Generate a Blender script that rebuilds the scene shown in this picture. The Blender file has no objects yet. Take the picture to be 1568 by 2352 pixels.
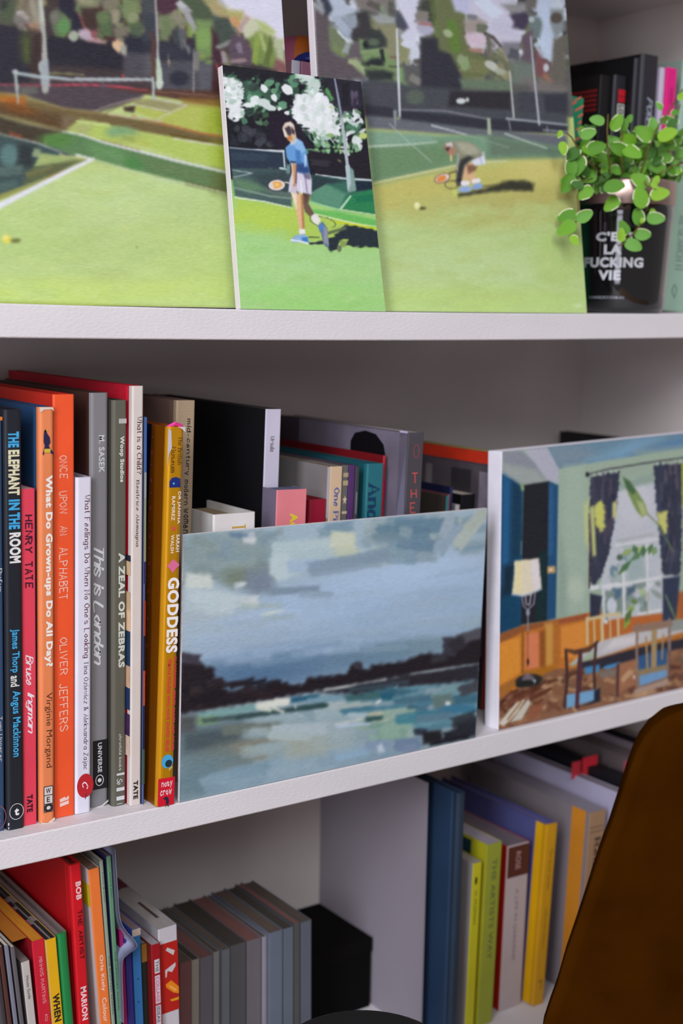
import bpy, bmesh, math, random
import numpy as np
from math import sin, cos, atan2, sqrt, pi, hypot, radians
from mathutils import Vector, Matrix

# ------------------------------------------------------------------ camera
FPX, YAW, PITCH, ROLL = 3115.4, 0.6168, 0.15191, -0.016848
CAM = np.array([0.0, -0.9, 0.0])
def cam_axes():
    f = np.array([sin(YAW)*cos(PITCH), cos(YAW)*cos(PITCH), -sin(PITCH)])
    r = np.array([cos(YAW), -sin(YAW), 0.0]); d = np.cross(f, r)
    return np.array([cos(ROLL)*r+sin(ROLL)*d, -sin(ROLL)*r+cos(ROLL)*d, f])
AX = cam_axes()                      # rows: right, down, forward
scene = bpy.context.scene
col = scene.collection
cd = bpy.data.cameras.new('camera'); cam = bpy.data.objects.new('camera', cd); col.objects.link(cam)
cd.sensor_fit = 'VERTICAL'; cd.sensor_height = 36.0; cd.sensor_width = 24.0
cd.lens = FPX/2352*36.0
cd.clip_start = 0.02
R, D, F_ = AX
cam.matrix_world = Matrix(((R[0], -D[0], -F_[0], CAM[0]), (R[1], -D[1], -F_[1], CAM[1]), (R[2], -D[2], -F_[2], CAM[2]), (0, 0, 0, 1)))
cd.dof.use_dof = True; cd.dof.focus_distance = 1.03; cd.dof.aperture_fstop = 5.0
scene.camera = cam

# ------------------------------------------------------------------ light
w = bpy.data.worlds.new('room_light'); scene.world = w; w.use_nodes = True
w.node_tree.nodes['Background'].inputs[0].default_value = (1.0, 0.93, 0.92, 1)
w.node_tree.nodes['Background'].inputs[1].default_value = 0.22
def area(name, loc, target, sx, sy, power, color):
    l = bpy.data.lights.new(name, 'AREA'); l.shape = 'RECTANGLE'; l.size = sx; l.size_y = sy; l.energy = power; l.color = color
    o = bpy.data.objects.new(name, l); col.objects.link(o); o.location = loc
    o.rotation_euler = (Vector(target)-Vector(loc)).to_track_quat('-Z', 'Y').to_euler()
    return o
area('frontal_fill', (-1.3, -3.6, 2.4), (0.72, 0.0, -0.3), 2.3, 1.8, 118, (0.93, 0.95, 1.0))  # broad frontal fill, added beside the light of the left window
area('window_daylight_left', (-2.3, -2.0, 1.3), (0.72, 0.0, -0.2), 0.85, 2.2, 84, (0.90, 0.92, 1.0))
area('window_daylight_low', (-2.3, -2.0, -0.45), (0.9, 0.0, 0.0), 0.85, 1.0, 13, (0.86, 0.86, 1.0))
vs = scene.view_settings
vs.view_transform = 'Standard'; vs.look = 'None'; vs.gamma = 1.0; vs.use_curve_mapping = False
vs.exposure = 0.0

# ------------------------------------------------------------------ helpers
def ray(px, py):
    return AX.T @ np.array([(px-784)/FPX, (py-1176)/FPX, 1.0])
def hit(px, py, x=None, y=None, z=None):
    """the point of the plane x=, y= or z= that shows at a photo pixel"""
    d = ray(px, py)
    if y is not None: t = (y-CAM[1])/d[1]
    elif z is not None: t = (z-CAM[2])/d[2]
    else: t = (x-CAM[0])/d[0]
    return CAM+t*d
def proj(P):
    v = AX @ (np.asarray(P)-CAM); return 784+FPX*v[0]/v[2], 1176+FPX*v[1]/v[2]
def lin(c):
    return tuple(((v/255)/12.92 if v/255 <= 0.04045 else ((v/255+0.055)/1.055)**2.4) for v in c)

MATS = {}
def mat(c, rough=0.55, metal=0.0, bump=0.0, bscale=400.0, var=0.05, spec=0.4, coat=0.0, sheen=0.0, vscale=30.0, stretch=None):
    """procedural material: colour c (0-255) with slight mottling, optional fine relief"""
    key = (tuple(c), rough, metal, bump, bscale, var, spec, coat, sheen, vscale, stretch)
    if key in MATS: return MATS[key]
    m = bpy.data.materials.new('paint'); m.use_nodes = True; nt = m.node_tree; N = nt.nodes; L = nt.links
    b = N['Principled BSDF']; b.inputs['Roughness'].default_value = rough; b.inputs['Metallic'].default_value = metal
    b.inputs['Specular IOR Level'].default_value = spec; b.inputs['Coat Weight'].default_value = coat
    b.inputs['Coat Roughness'].default_value = 0.05
    b.inputs['Sheen Weight'].default_value = sheen
    tc = N.new('ShaderNodeTexCoord'); src = tc.outputs['Object']
    if stretch:
        mp = N.new('ShaderNodeMapping'); mp.inputs['Scale'].default_value = stretch; L.new(src, mp.inputs['Vector']); src = mp.outputs['Vector']
    n = N.new('ShaderNodeTexNoise'); n.inputs['Scale'].default_value = vscale; n.inputs['Detail'].default_value = 4; L.new(src, n.inputs['Vector'])
    r = N.new('ShaderNodeValToRGB'); lc = lin(c)
    r.color_ramp.elements[0].position = 0.3; r.color_ramp.elements[1].position = 0.7
    r.color_ramp.elements[0].color = (*[v*(1-var) for v in lc], 1); r.color_ramp.elements[1].color = (*[min(1, v*(1+var)) for v in lc], 1)
    L.new(n.outputs['Fac'], r.inputs['Fac']); L.new(r.outputs['Color'], b.inputs['Base Color'])
    if bump:
        n2 = N.new('ShaderNodeTexNoise'); n2.inputs['Scale'].default_value = bscale; n2.inputs['Detail'].default_value = 3; L.new(src, n2.inputs['Vector'])
        bp = N.new('ShaderNodeBump'); bp.inputs['Strength'].default_value = bump; bp.inputs['Distance'].default_value = 0.001
        L.new(n2.outputs['Fac'], bp.inputs['Height']); L.new(bp.outputs['Normal'], b.inputs['Normal'])
    MATS[key] = m; return m
def pages(c):
    """paper edge: thin lines running along the block"""
    return mat(c, rough=0.9, var=0.22, vscale=60.0, stretch=(60.0, 1.0, 1.0), spec=0.1)
def tag(o, label=None, cat=None, group=None, kind=None):
    if label: o['label'] = label
    if cat: o['category'] = cat
    if group: o['group'] = group
    if kind: o['kind'] = kind
    return o
def link(name, me, parent=None, loc=None):
    o = bpy.data.objects.new(name, me); col.objects.link(o)
    if parent: o.parent = parent
    if loc is not None: o.location = loc
    return o
def mesh(name, verts, faces, mats, fm=None, parent=None, loc=None, smooth=False):
    me = bpy.data.meshes.new(name); me.from_pydata([tuple(map(float, v)) for v in verts], [], faces)
    for m in (mats if isinstance(mats, (list, tuple)) else [mats]): me.materials.append(m)
    if fm: me.polygons.foreach_set('material_index', fm)
    if smooth: me.polygons.foreach_set('use_smooth', [True]*len(me.polygons))
    me.update()
    return link(name, me, parent, loc)
class MB:
    def __init__(s): s.v = []; s.f = []; s.m = []
    def add(s, vs, fs, mi=0):
        k = len(s.v); s.v += [tuple(v) for v in vs]; s.f += [tuple(i+k for i in f) for f in fs]; s.m += [mi]*len(fs); return s
    def box(s, a, b, mi=0):
        (x0, y0, z0), (x1, y1, z1) = a, b
        return s.add([(x0,y0,z0),(x1,y0,z0),(x1,y1,z0),(x0,y1,z0),(x0,y0,z1),(x1,y0,z1),(x1,y1,z1),(x0,y1,z1)],
                     [(0,3,2,1),(4,5,6,7),(0,1,5,4),(1,2,6,5),(2,3,7,6),(3,0,4,7)], mi)
    def hexa(s, P, mi=0):
        return s.add(P, [(0,3,2,1),(4,5,6,7),(0,1,5,4),(1,2,6,5),(2,3,7,6),(3,0,4,7)], mi)
    def lathe(s, prof, n=32, mi=0, cap=False):
        k = []
        for r, z in prof: k += [(r*cos(2*pi*i/n), r*sin(2*pi*i/n), z) for i in range(n)]
        f = [(j*n+i, j*n+(i+1)%n, (j+1)*n+(i+1)%n, (j+1)*n+i) for j in range(len(prof)-1) for i in range(n)]
        if cap: f += [tuple(range(n))[::-1], tuple((len(prof)-1)*n+i for i in range(n))]
        return s.add(k, f, mi)
    def tube(s, pts, r, n=8, mi=0):
        pts = [Vector(p) for p in pts]; rs = r if isinstance(r, (list, tuple)) else [r]*len(pts); k = []
        for i, p in enumerate(pts):
            t = (pts[min(i+1, len(pts)-1)]-pts[max(i-1, 0)]).normalized()
            a = t.cross(Vector((0.13, 0.2, 1)) if abs(t.z) < 0.9 else Vector((1, 0.1, 0))).normalized(); b = t.cross(a)
            k += [tuple(p+rs[i]*(a*cos(2*pi*j/n)+b*sin(2*pi*j/n))) for j in range(n)]
        f = [(i*n+j, i*n+(j+1)%n, (i+1)*n+(j+1)%n, (i+1)*n+j) for i in range(len(pts)-1) for j in range(n)]
        f += [tuple(range(n))[::-1], tuple((len(pts)-1)*n+j for j in range(n))]
        return s.add(k, f, mi)
    def build(s, name, mats, parent=None, loc=None, smooth=False, bevel=0.0, seg=2):
        o = mesh(name, s.v, s.f, mats, s.m, parent, loc, smooth)
        if bevel:
            b = o.modifiers.new('bevel', 'BEVEL'); b.width = bevel; b.segments = seg; b.limit_method = 'ANGLE'; b.angle_limit = 0.6
        return o
def group_thing(name, label, cat, loc=(0, 0, 0), group=None):
    o = bpy.data.objects.new(name, None); o.empty_display_size = 0.02; col.objects.link(o); o.location = loc
    return tag(o, label, cat, group)

# ------------------------------------------------------------------ lettering
_fc = bpy.data.curves.new('lettering', 'FONT')
def bfont(text, bold=0.0, space=1.0):
    """outline lettering as flat triangles in the xy plane"""
    c = _fc.copy(); c.body = text; c.size = 1.0; c.offset = bold; c.space_character = space; c.resolution_u = 3
    o = bpy.data.objects.new('t', c); col.objects.link(o)
    dg = bpy.context.evaluated_depsgraph_get(); me = o.evaluated_get(dg).to_mesh()
    V = [(v.co.x, v.co.y, 0) for v in me.vertices]; Fs = [tuple(p.vertices) for p in me.polygons]
    o.evaluated_get(dg).to_mesh_clear(); bpy.data.objects.remove(o); return V, Fs
G = {'A':"02 28 42|14 34",'B':"02 08|~08 28 47 26 05|~05 35 44 32 02",'C':"~47 28 06 04 22 43",'D':"02 08|~08 28 46 44 22 02",'E':"42 02 08 48|05 35",
'F':"02 08 48|05 35",'G':"~47 28 06 04 22 43|43 45 25",'H':"02 08|42 48|05 45",'I':"02 08",'J':"38 33|~33 22 12 03",'K':"02 08|48 05 42",'L':"08 02 42",
'M':"02 08 25 48 42",'N':"02 08 42 48",'O':"~28 06 04 22 44 46 28",'P':"02 08|~08 28 47 46 25 05",'Q':"~28 06 04 22 44 46 28|33 51",'R':"02 08|~08 28 47 46 25 05|25 42",
'S':"~47 28 07 06 25 44 43 22 03",'T':"08 48|28 22",'U':"~08 04 12 32 44 48",'V':"08 22 48",'W':"08 12 25 32 48",'X':"08 42|02 48",'Y':"08 25 48|25 22",'Z':"08 48 02 42",
'a':"~35 26 16 04 03 12 33|36 32",'b':"08 02|~05 26 35 33 22 03",'c':"~35 26 04 12 33",'d':"38 32|~35 16 04 03 12 33",'e':"04 34|~34 26 15 03 12 33",'f':"~38 28 17 12|06 26",
'g':"~36 31 20 01|~35 16 04 03 12 33",'h':"08 02|~05 26 35 32",'i':"06 02|08 07",'j':"~16 11 00|18 17",'k':"08 02|36 04 32",'l':"08 02",'m':"06 02|~05 16 25 22|~25 36 45 42",
'n':"06 02|~05 26 35 32",'o':"~26 04 22 34 26",'p':"06 00|~05 26 35 33 22 03",'q':"36 30|~35 16 04 03 12 33",'r':"06 02|~05 26 35",'s':"~35 16 05 33 22 03",'t':"18 13 22|06 26",
'u':"~06 03 12 33|36 32",'v':"06 22 46",'w':"06 12 25 32 46",'x':"06 32|02 36",'y':"06 13|36 10",'z':"06 36 02 32",'0':"~28 06 04 22 44 46 28",'5':"48 08 05|~05 35 44 32 02",
'?':"~07 28 47 25 24|22 23",'\'':"08 07",'-':"04 24",'&':"~42 07 28 27 03 12 45",'.':"02 03",'!':"08 04|02 03",',':"12 00"}
def stroke(text, style='hand', th=0.8, seed=1):
    rnd = random.Random(seed); V = []; Fs = []; X = 0.0; layer = 0
    def smooth(p):
        out = []
        for i in range(len(p)-1):
            a, b, c_, d = p[max(i-1, 0)], p[i], p[i+1], p[min(i+2, len(p)-1)]
            for k in range(5):
                t = k/5; out.append(tuple(0.5*((2*b[j])+(c_[j]-a[j])*t+(2*a[j]-5*b[j]+4*c_[j]-d[j])*t*t+(3*b[j]-a[j]-3*c_[j]+d[j])*t**3) for j in (0, 1)))
        return out+[p[-1]]
    for ch in text:
        if ch == ' ': X += 3.2; continue
        g = G.get(ch, G['I']); wmax = 0.0; layer = layer % 6
        sk = rnd.uniform(-0.12, 0.12) if style == 'hand' else (0.38 if style == 'script' else 0.0)
        dy = rnd.uniform(-0.25, 0.25) if style == 'hand' else 0.0
        for part in g.split('|'):
            sm = part[0] == '~'; P = [(float(q[0]), float(q[1])-2) for q in part.strip('~').split()]
            if style == 'script' and len(P) > 2 and not sm: sm = True
            wmax = max(wmax, max(q[0] for q in P))
            raw = P; P = smooth(P) if sm else P
            P = [(X+x+sk*y, y+dy) for x, y in P]
            Q = [P[0]]
            for p_ in P[1:]:
                if hypot(p_[0]-Q[-1][0], p_[1]-Q[-1][1]) > 0.03: Q.append(p_)
            if len(Q) < 2: continue
            k = len(V); layer += 1; N_ = len(Q)
            for i_, (x0, y0) in enumerate(Q):
                a_ = Q[max(i_-1, 0)]; b_ = Q[min(i_+1, N_-1)]
                d1 = (x0-a_[0], y0-a_[1]) if i_ else (b_[0]-x0, b_[1]-y0); d2 = (b_[0]-x0, b_[1]-y0) if i_ < N_-1 else d1
                l1, l2 = hypot(*d1), hypot(*d2); d1 = (d1[0]/l1, d1[1]/l1); d2 = (d2[0]/l2, d2[1]/l2)
                tx, ty = d1[0]+d2[0], d1[1]+d2[1]; lt = hypot(tx, ty)
                if lt < 0.3: tx, ty, lt = d1[0], d1[1], 1.0
                tx, ty = tx/lt, ty/lt; cs = max(0.5, abs(tx*d1[0]+ty*d1[1])); h = th/2
                if style == 'serif': h = th*(0.18+0.42*abs(ty))
                if style == 'script': h = th*(0.34+0.25*abs(ty))
                h /= cs; e = h*0.6*(-1 if i_ == 0 else 1 if i_ == N_-1 else 0) if style != 'serif' else 0
                V += [(x0-ty*h+tx*e, y0+tx*h+ty*e, layer), (x0+ty*h+tx*e, y0-tx*h+ty*e, layer)]
            Fs += [(k+2*q_, k+2*q_+1, k+2*q_+3, k+2*q_+2) for q_ in range(N_-1)]
            if style == 'serif' and not sm:
                for (x, y), (xx, yy) in ((raw[0], raw[1]), (raw[-1], raw[-2])):
                    if abs(yy-y) > 1.5:
                        k = len(V); s = th*0.14; x += X; layer += 1
                        V += [(x-1.0, y-s, layer), (x+1.0, y-s, layer), (x+1.0, y+s, layer), (x-1.0, y+s, layer)]; Fs.append((k, k+1, k+2, k+3))
        X += wmax+(1.9 if style != 'script' else 1.0)
    return V, Fs
def letters(text, style):
    st = style.split(':'); s = st[0]
    if s == 'sans': return bfont(text)
    if s == 'bold': return bfont(text, 0.022, 1.06)
    if s == 'heavy': return bfont(text, 0.045, 1.1)
    return stroke(text, s, float(st[1]) if len(st) > 1 else 0.8, len(text))
# ------------------------------------------------------------------ the alcove and its shelves
YB = 0.26; XR = 1.172; XL = -0.12; ZBOT = -0.725; ZFLOOR = -1.13
def sag(x): return -0.0032*max(0.0, 1-((x-0.71)/0.42)**2)
def z_top(x): return -0.0024+sag(x)
def z_mid(x): return -0.3862+sag(x)
white_paint = mat((224, 219, 222), rough=0.5, bump=0.35, bscale=260, var=0.025, vscale=14, spec=0.35, stretch=(1.0, 1.0, 2.5))
wall_paint = mat((208, 198, 194), rough=0.75, bump=0.2, bscale=120, var=0.05, vscale=9)
def struct(name, a, b, m):
    return tag(MB().box(a, b).build(name, m), kind='structure')
struct('wall_back', (XL-0.1, YB, ZFLOOR), (XR+0.1, YB+0.08, 0.9), wall_paint)
struct('wall_right', (XR, -0.03, ZFLOOR), (XR+0.1, YB, 0.9), wall_paint)
struct('wall_left', (XL-0.1, -0.03, ZFLOOR), (XL, YB, 0.9), wall_paint)
struct('floor', (-1.6, -2.6, ZFLOOR-0.02), (2.6, YB, ZFLOOR), mat((150, 118, 88), rough=0.5, var=0.15, vscale=5, stretch=(1, 8, 1)))
bookcase = group_thing('bookcase', 'white painted built-in bookcase shelves filling the alcove', 'shelf', (XL, 0, ZFLOOR))
def shelf(zf, t):
    n = 48; mb = MB(); P = []
    for i in range(n+1):
        x = XL+(XR-XL)*i/n; z = zf(x)
        P += [(x, 0.0007, z), (x, 0, z-0.0009), (x, 0, z-t+0.0008), (x, 0.0006, z-t), (x, YB, z-t), (x, YB, z)]
    P = [(x-XL, y, z-ZFLOOR) for x, y, z in P]
    Fs = [(6*i+j, 6*i+(j+1) % 6, 6*i+6+(j+1) % 6, 6*i+6+j) for i in range(n) for j in range(6)]
    Fs += [tuple(range(6))[::-1], tuple(6*n+j for j in range(6))]
    mb.add(P, [f[::-1] for f in Fs]).build('shelf', white_paint, bookcase)
shelf(z_top, 0.0232); shelf(z_mid, 0.0225)
shelf(lambda x: ZBOT, 0.0225); shelf(lambda x: 0.327+0.0232, 0.0232)
# short upright divider standing between the two lower compartments
DX = hit(735, 1900, y=YB)[0]; DY = hit(977, 1900, x=DX)[1]; DZ = hit(977, 1797, x=DX)[2]
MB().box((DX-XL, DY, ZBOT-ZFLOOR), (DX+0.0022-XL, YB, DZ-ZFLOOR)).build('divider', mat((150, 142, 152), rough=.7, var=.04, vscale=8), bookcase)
# ------------------------------------------------------------------ painter: colours per vertex of a fine canvas grid
class Art:
    """A canvas grid; shapes are given in photo pixels and converted to the canvas' own flat coordinates."""
    def __init__(s, corners, step, base):
        s.C = [np.array(c, float) for c in corners]      # BL, BR, TR, TL of the painted face
        wd = np.linalg.norm(s.C[1]-s.C[0]); hd = np.linalg.norm(s.C[3]-s.C[0])
        s.nu = int(wd/step)+1; s.nv = int(hd/step)+1
        u, v = np.meshgrid(np.linspace(0, 1, s.nu), np.linspace(0, 1, s.nv))
        s.P = ((1-u)*(1-v))[..., None]*s.C[0]+(u*(1-v))[..., None]*s.C[1]+(u*v)[..., None]*s.C[2]+((1-u)*v)[..., None]*s.C[3]
        Q = (s.P-CAM) @ AX.T
        s.X = 784+FPX*Q[..., 0]/Q[..., 2]; s.Y = 1176+FPX*Q[..., 1]/Q[..., 2]
        s.I = np.empty(s.X.shape+(3,)); s.I[:] = base; s.H = np.zeros(s.X.shape); s.rnd = random.Random(7)
        # homography photo -> grid, for bounding boxes
        A = []; B = []
        for (j, i) in ((0, 0), (0, s.nu-1), (s.nv-1, s.nu-1), (s.nv-1, 0)):
            x, y = s.X[j, i], s.Y[j, i]
            A += [[x, y, 1, 0, 0, 0, -i*x, -i*y], [0, 0, 0, x, y, 1, -j*x, -j*y]]; B += [i, j]
        s.h = np.append(np.linalg.solve(np.array(A), np.array(B, float)), 1).reshape(3, 3)
    def win(s, x0, y0, x1, y1):
        q = s.h @ np.array([[x0, x1, x1, x0], [y0, y0, y1, y1], [1, 1, 1, 1]], float); q = q/q[2]
        i0, i1 = int(max(0, q[0].min()-1)), int(min(s.nu, q[0].max()+2)); j0, j1 = int(max(0, q[1].min()-1)), int(min(s.nv, q[1].max()+2))
        return (slice(j0, j1), slice(i0, i1)) if i1 > i0 and j1 > j0 else None
    def put(s, w, a, c, h=0.0):
        a = a[..., None]; s.I[w] = s.I[w]*(1-a)+np.array(c, float)*a
        if h: s.H[w] = s.H[w]*(1-a[..., 0])+h*a[..., 0]
    def poly(s, pts, c, soft=1.2, a=1.0, h=0.0, rough=0.0):
        pts = np.array(pts, float); m = soft+2
        w = s.win(pts[:, 0].min()-m, pts[:, 1].min()-m, pts[:, 0].max()+m, pts[:, 1].max()+m)
        if w is None: return s
        X, Y = s.X[w], s.Y[w]; inside = np.zeros(X.shape, bool); d = np.full(X.shape, 1e9)
        for (x0, y0), (x1, y1) in zip(pts, np.roll(pts, -1, 0)):
            if y0 != y1: inside ^= ((y0 > Y) != (y1 > Y)) & (X < (x1-x0)*(Y-y0)/(y1-y0)+x0)
            L = (x1-x0)**2+(y1-y0)**2
            if L == 0: continue
            t = np.clip(((X-x0)*(x1-x0)+(Y-y0)*(y1-y0))/L, 0, 1); d = np.minimum(d, np.hypot(X-x0-t*(x1-x0), Y-y0-t*(y1-y0)))
        sd = np.where(inside, d, -d)
        if rough: sd = sd+rough*(np.sin(X*0.31+Y*0.17)+np.sin(X*0.13-Y*0.41+2)+np.sin(X*0.05+Y*0.77))/2
        s.put(w, np.clip(sd/soft*0.5+0.5, 0, 1)*a, c, h); return s
    def line(s, pts, wd, c, soft=1.0, a=1.0, h=0.3):
        ws = wd if isinstance(wd, (list, tuple)) else [wd]*len(pts); m = max(ws)+3
        for (p, q, w0, w1) in zip(pts[:-1], pts[1:], ws[:-1], ws[1:]):
            w = s.win(min(p[0], q[0])-m, min(p[1], q[1])-m, max(p[0], q[0])+m, max(p[1], q[1])+m)
            if w is None: continue
            X, Y = s.X[w], s.Y[w]; L = max(1e-6, (q[0]-p[0])**2+(q[1]-p[1])**2)
            t = np.clip(((X-p[0])*(q[0]-p[0])+(Y-p[1])*(q[1]-p[1]))/L, 0, 1); d = np.hypot(X-p[0]-t*(q[0]-p[0]), Y-p[1]-t*(q[1]-p[1]))
            s.put(w, np.clip(((w0+(w1-w0)*t)/2-d)/soft+0.5, 0, 1)*a, c, h)
        return s
    def ell(s, cx, cy, rx, ry, c, ang=0.0, soft=1.2, a=1.0, h=0.3, ragged=0.0):
        m = max(rx, ry)+soft+2; w = s.win(cx-m, cy-m, cx+m, cy+m)
        if w is None: return s
        X, Y = s.X[w]-cx, s.Y[w]-cy; ca, sa = cos(ang), sin(ang); U = X*ca+Y*sa; V = -X*sa+Y*ca
        if ragged: U = U+ragged*np.sin(V*1.7+cx)*0.6+ragged*np.sin(V*0.6+cy)
        k = np.sqrt((U/rx)**2+(V/ry)**2); s.put(w, np.clip((1-k)*min(rx, ry)/soft+0.5, 0, 1)*a, c, h); return s
    def stroke(s, cx, cy, L, W, c, ang=0.0, a=1.0, h=0.6, soft=2.6):
        """one flat brush mark: a bar with bristly ends"""
        m = hypot(L, W)/2+4; w = s.win(cx-m, cy-m, cx+m, cy+m)
        if w is None: return s
        X, Y = s.X[w]-cx, s.Y[w]-cy; ca, sa = cos(ang), sin(ang); U = X*ca+Y*sa; V = -X*sa+Y*ca
        e = min(L*0.06, 2.5)*(np.sin(V*0.9+cx*0.7)+np.sin(V*0.35+cy))
        al = np.clip((L/2+e-np.abs(U))/soft/1.5+0.5, 0, 1)*np.clip((W/2+0.5*np.sin(U*0.2+cx)-np.abs(V))/soft+0.5, 0, 1)
        s.put(w, al*a, c, h*(0.7+0.3*np.mean(np.sin(V*1.1)) if V.size else h)); return s
    def dabs(s, region, n, cols, L=(10, 24), W=(6, 12), ang=(-0.4, 0.4), a=0.9, kind='s', seed=1, jit=8):
        r = random.Random(seed); region = np.array(region, float); x0, y0 = region.min(0); x1, y1 = region.max(0); k = 0
        while k < n:
            x, y = r.uniform(x0, x1), r.uniform(y0, y1); ins = False
            for (ax, ay), (bx, by) in zip(region, np.roll(region, -1, 0)):
                if (ay > y) != (by > y) and x < (bx-ax)*(y-ay)/(by-ay)+ax: ins = not ins
            if not ins: continue
            c = r.choice(cols); j = r.uniform(-jit, jit); c = tuple(min(255, max(0, v+j)) for v in c); k += 1
            (s.stroke if kind == 's' else lambda *q, **kw: s.ell(q[0], q[1], q[2]/2, q[3]/2, q[4], q[5], a=kw['a'], ragged=1.0))(x, y, r.uniform(*L), r.uniform(*W), c, r.uniform(*ang), a=a)
        return s
    def shade(s, pts, c, soft, a): return s.poly(pts, c, soft=soft, a=a)
    def finish(s, name, parent, amp=0.00006, grain=5.0, off=0.0003, blur=1):
        I0 = s.I
        for ax in (0, 1)*blur: I0 = (I0*2+np.roll(I0, 1, ax)+np.roll(I0, -1, ax))/4
        s.I[1:-1, 1:-1] = I0[1:-1, 1:-1]; rs = np.random.RandomState(3); g = rs.normal(0, 1, s.X.shape)
        g2 = (g+np.roll(g, 1, 1)+np.roll(g, -1, 1)+np.roll(g, 2, 1)+np.roll(g, 3, 1))/2.2
        I = np.clip(s.I+(g2*grain*0.5)[..., None], 0, 255)/255
        lin_ = np.where(I <= 0.04045, I/12.92, ((I+0.055)/1.055)**2.4)
        n = np.cross(s.C[1]-s.C[0], s.C[3]-s.C[0]); n = n/np.linalg.norm(n)
        P = s.P+n*(off+s.H*amp*2+g2*amp*0.25)[..., None]
        me = bpy.data.meshes.new(name); nv, nu = s.nv, s.nu
        idx = np.arange(nv*nu).reshape(nv, nu); q = np.stack([idx[:-1, :-1], idx[:-1, 1:], idx[1:, 1:], idx[1:, :-1]], -1).reshape(-1, 4)
        me.vertices.add(nv*nu); me.vertices.foreach_set('co', P.reshape(-1)); me.loops.add(q.size); me.loops.foreach_set('vertex_index', q.reshape(-1).astype(np.int32))
        me.polygons.add(len(q)); me.polygons.foreach_set('loop_start', np.arange(0, q.size, 4, dtype=np.int32))
        me.polygons.foreach_set('use_smooth', np.ones(len(q), bool)); me.update(calc_edges=True)
        ca = me.color_attributes.new('pigment', 'FLOAT_COLOR', 'POINT'); ca.data.foreach_set('color', np.concatenate([lin_, np.ones(lin_.shape[:2]+(1,))], -1).reshape(-1).astype(np.float32))
        me.materials.append(oil); o = link(name, me, parent); return o
oil = bpy.data.materials.new('oil_paint'); oil.use_nodes = True
_N = oil.node_tree.nodes; _L = oil.node_tree.links; _b = _N['Principled BSDF']; _b.inputs['Roughness'].default_value = 0.5; _b.inputs['Specular IOR Level'].default_value = 0.3
_a = _N.new('ShaderNodeAttribute'); _a.attribute_name = 'pigment'; _L.new(_a.outputs['Color'], _b.inputs['Base Color'])
_tc = _N.new('ShaderNodeTexCoord'); _wv = _N.new('ShaderNodeTexNoise'); _wv.inputs['Scale'].default_value = 900; _bp = _N.new('ShaderNodeBump'); _bp.inputs['Strength'].default_value = 0.25; _bp.inputs['Distance'].default_value = 0.0004
_L.new(_tc.outputs['Object'], _wv.inputs['Vector']); _L.new(_wv.outputs['Fac'], _bp.inputs['Height']); _L.new(_bp.outputs['Normal'], _b.inputs['Normal'])
canvas_side = mat((222, 214, 218), rough=0.8, bump=0.3, bscale=900, var=0.04, vscale=60)

def canvas(label, corners, thick, cat='painting', side=None, group=None):
    """stretched canvas: wooden-deep body behind the painted face (BL, BR, TR, TL)"""
    C = [np.array(c, float) for c in corners]; n = np.cross(C[1]-C[0], C[3]-C[0]); n = n/np.linalg.norm(n)
    o = Vector(C[0]); root = group_thing('painting', label, cat, o, group)
    back = [c-n*thick for c in C]
    # keep the back edge above the shelf
    P = [C[0], C[1], back[1], back[0], C[3], C[2], back[2], back[3]]
    P = [tuple(p-C[0]) for p in P]
    MB().hexa(P).build('stretched_canvas', side or canvas_side, root, bevel=0.0008)
    return root
def face(root, art, **k):
    o = art.finish('painted_surface', root, **k); o.matrix_parent_inverse = Matrix.Translation(-Vector(root.location)); return o
# ------------------------------------------------------------------ the five paintings
class Zm:
    """shape coordinates measured on an enlargement: origin (ox, oy), scale k"""
    def __init__(s, art, ox, oy, k): s.A, s.o, s.k = art, (ox, oy), k
    def t(s, p): return [(s.o[0]+x/s.k, s.o[1]+y/s.k) for x, y in p]
    def poly(s, p, c, soft=3, **q): s.A.poly(s.t(p), c, soft=max(0.8, soft/s.k), **q); return s
    def line(s, p, w, c, soft=3, **q):
        s.A.line(s.t(p), [v/s.k for v in w] if isinstance(w, (list, tuple)) else w/s.k, c, soft=max(0.8, soft/s.k), **q); return s
    def ell(s, x, y, rx, ry, c, ang=0, soft=3, **q):
        (x, y), = s.t([(x, y)]); s.A.ell(x, y, rx/s.k, ry/s.k, c, ang, soft=max(0.8, soft/s.k), **q); return s
    def stroke(s, x, y, L, W, c, ang=0, **q):
        (x, y), = s.t([(x, y)]); s.A.stroke(x, y, L/s.k, W/s.k, c, ang, **q); return s
    def dabs(s, reg, n, cols, L=(30, 70), W=(15, 35), **q):
        s.A.dabs(s.t(reg), n, cols, L=(L[0]/s.k, L[1]/s.k), W=(W[0]/s.k, W[1]/s.k), **q); return s
def onplane(px, py, y0, t, z0):
    d = ray(px, py); k = (y0-t*z0-CAM[1]+t*CAM[2])/(d[1]-t*d[2]); return CAM+k*d
def to_z(a, b, z): return a+(b-a)*((z-a[2])/(b[2]-a[2]))
def to_x(a, b, x): return a+(b-a)*((x-a[0])/(b[0]-a[0]))

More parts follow.
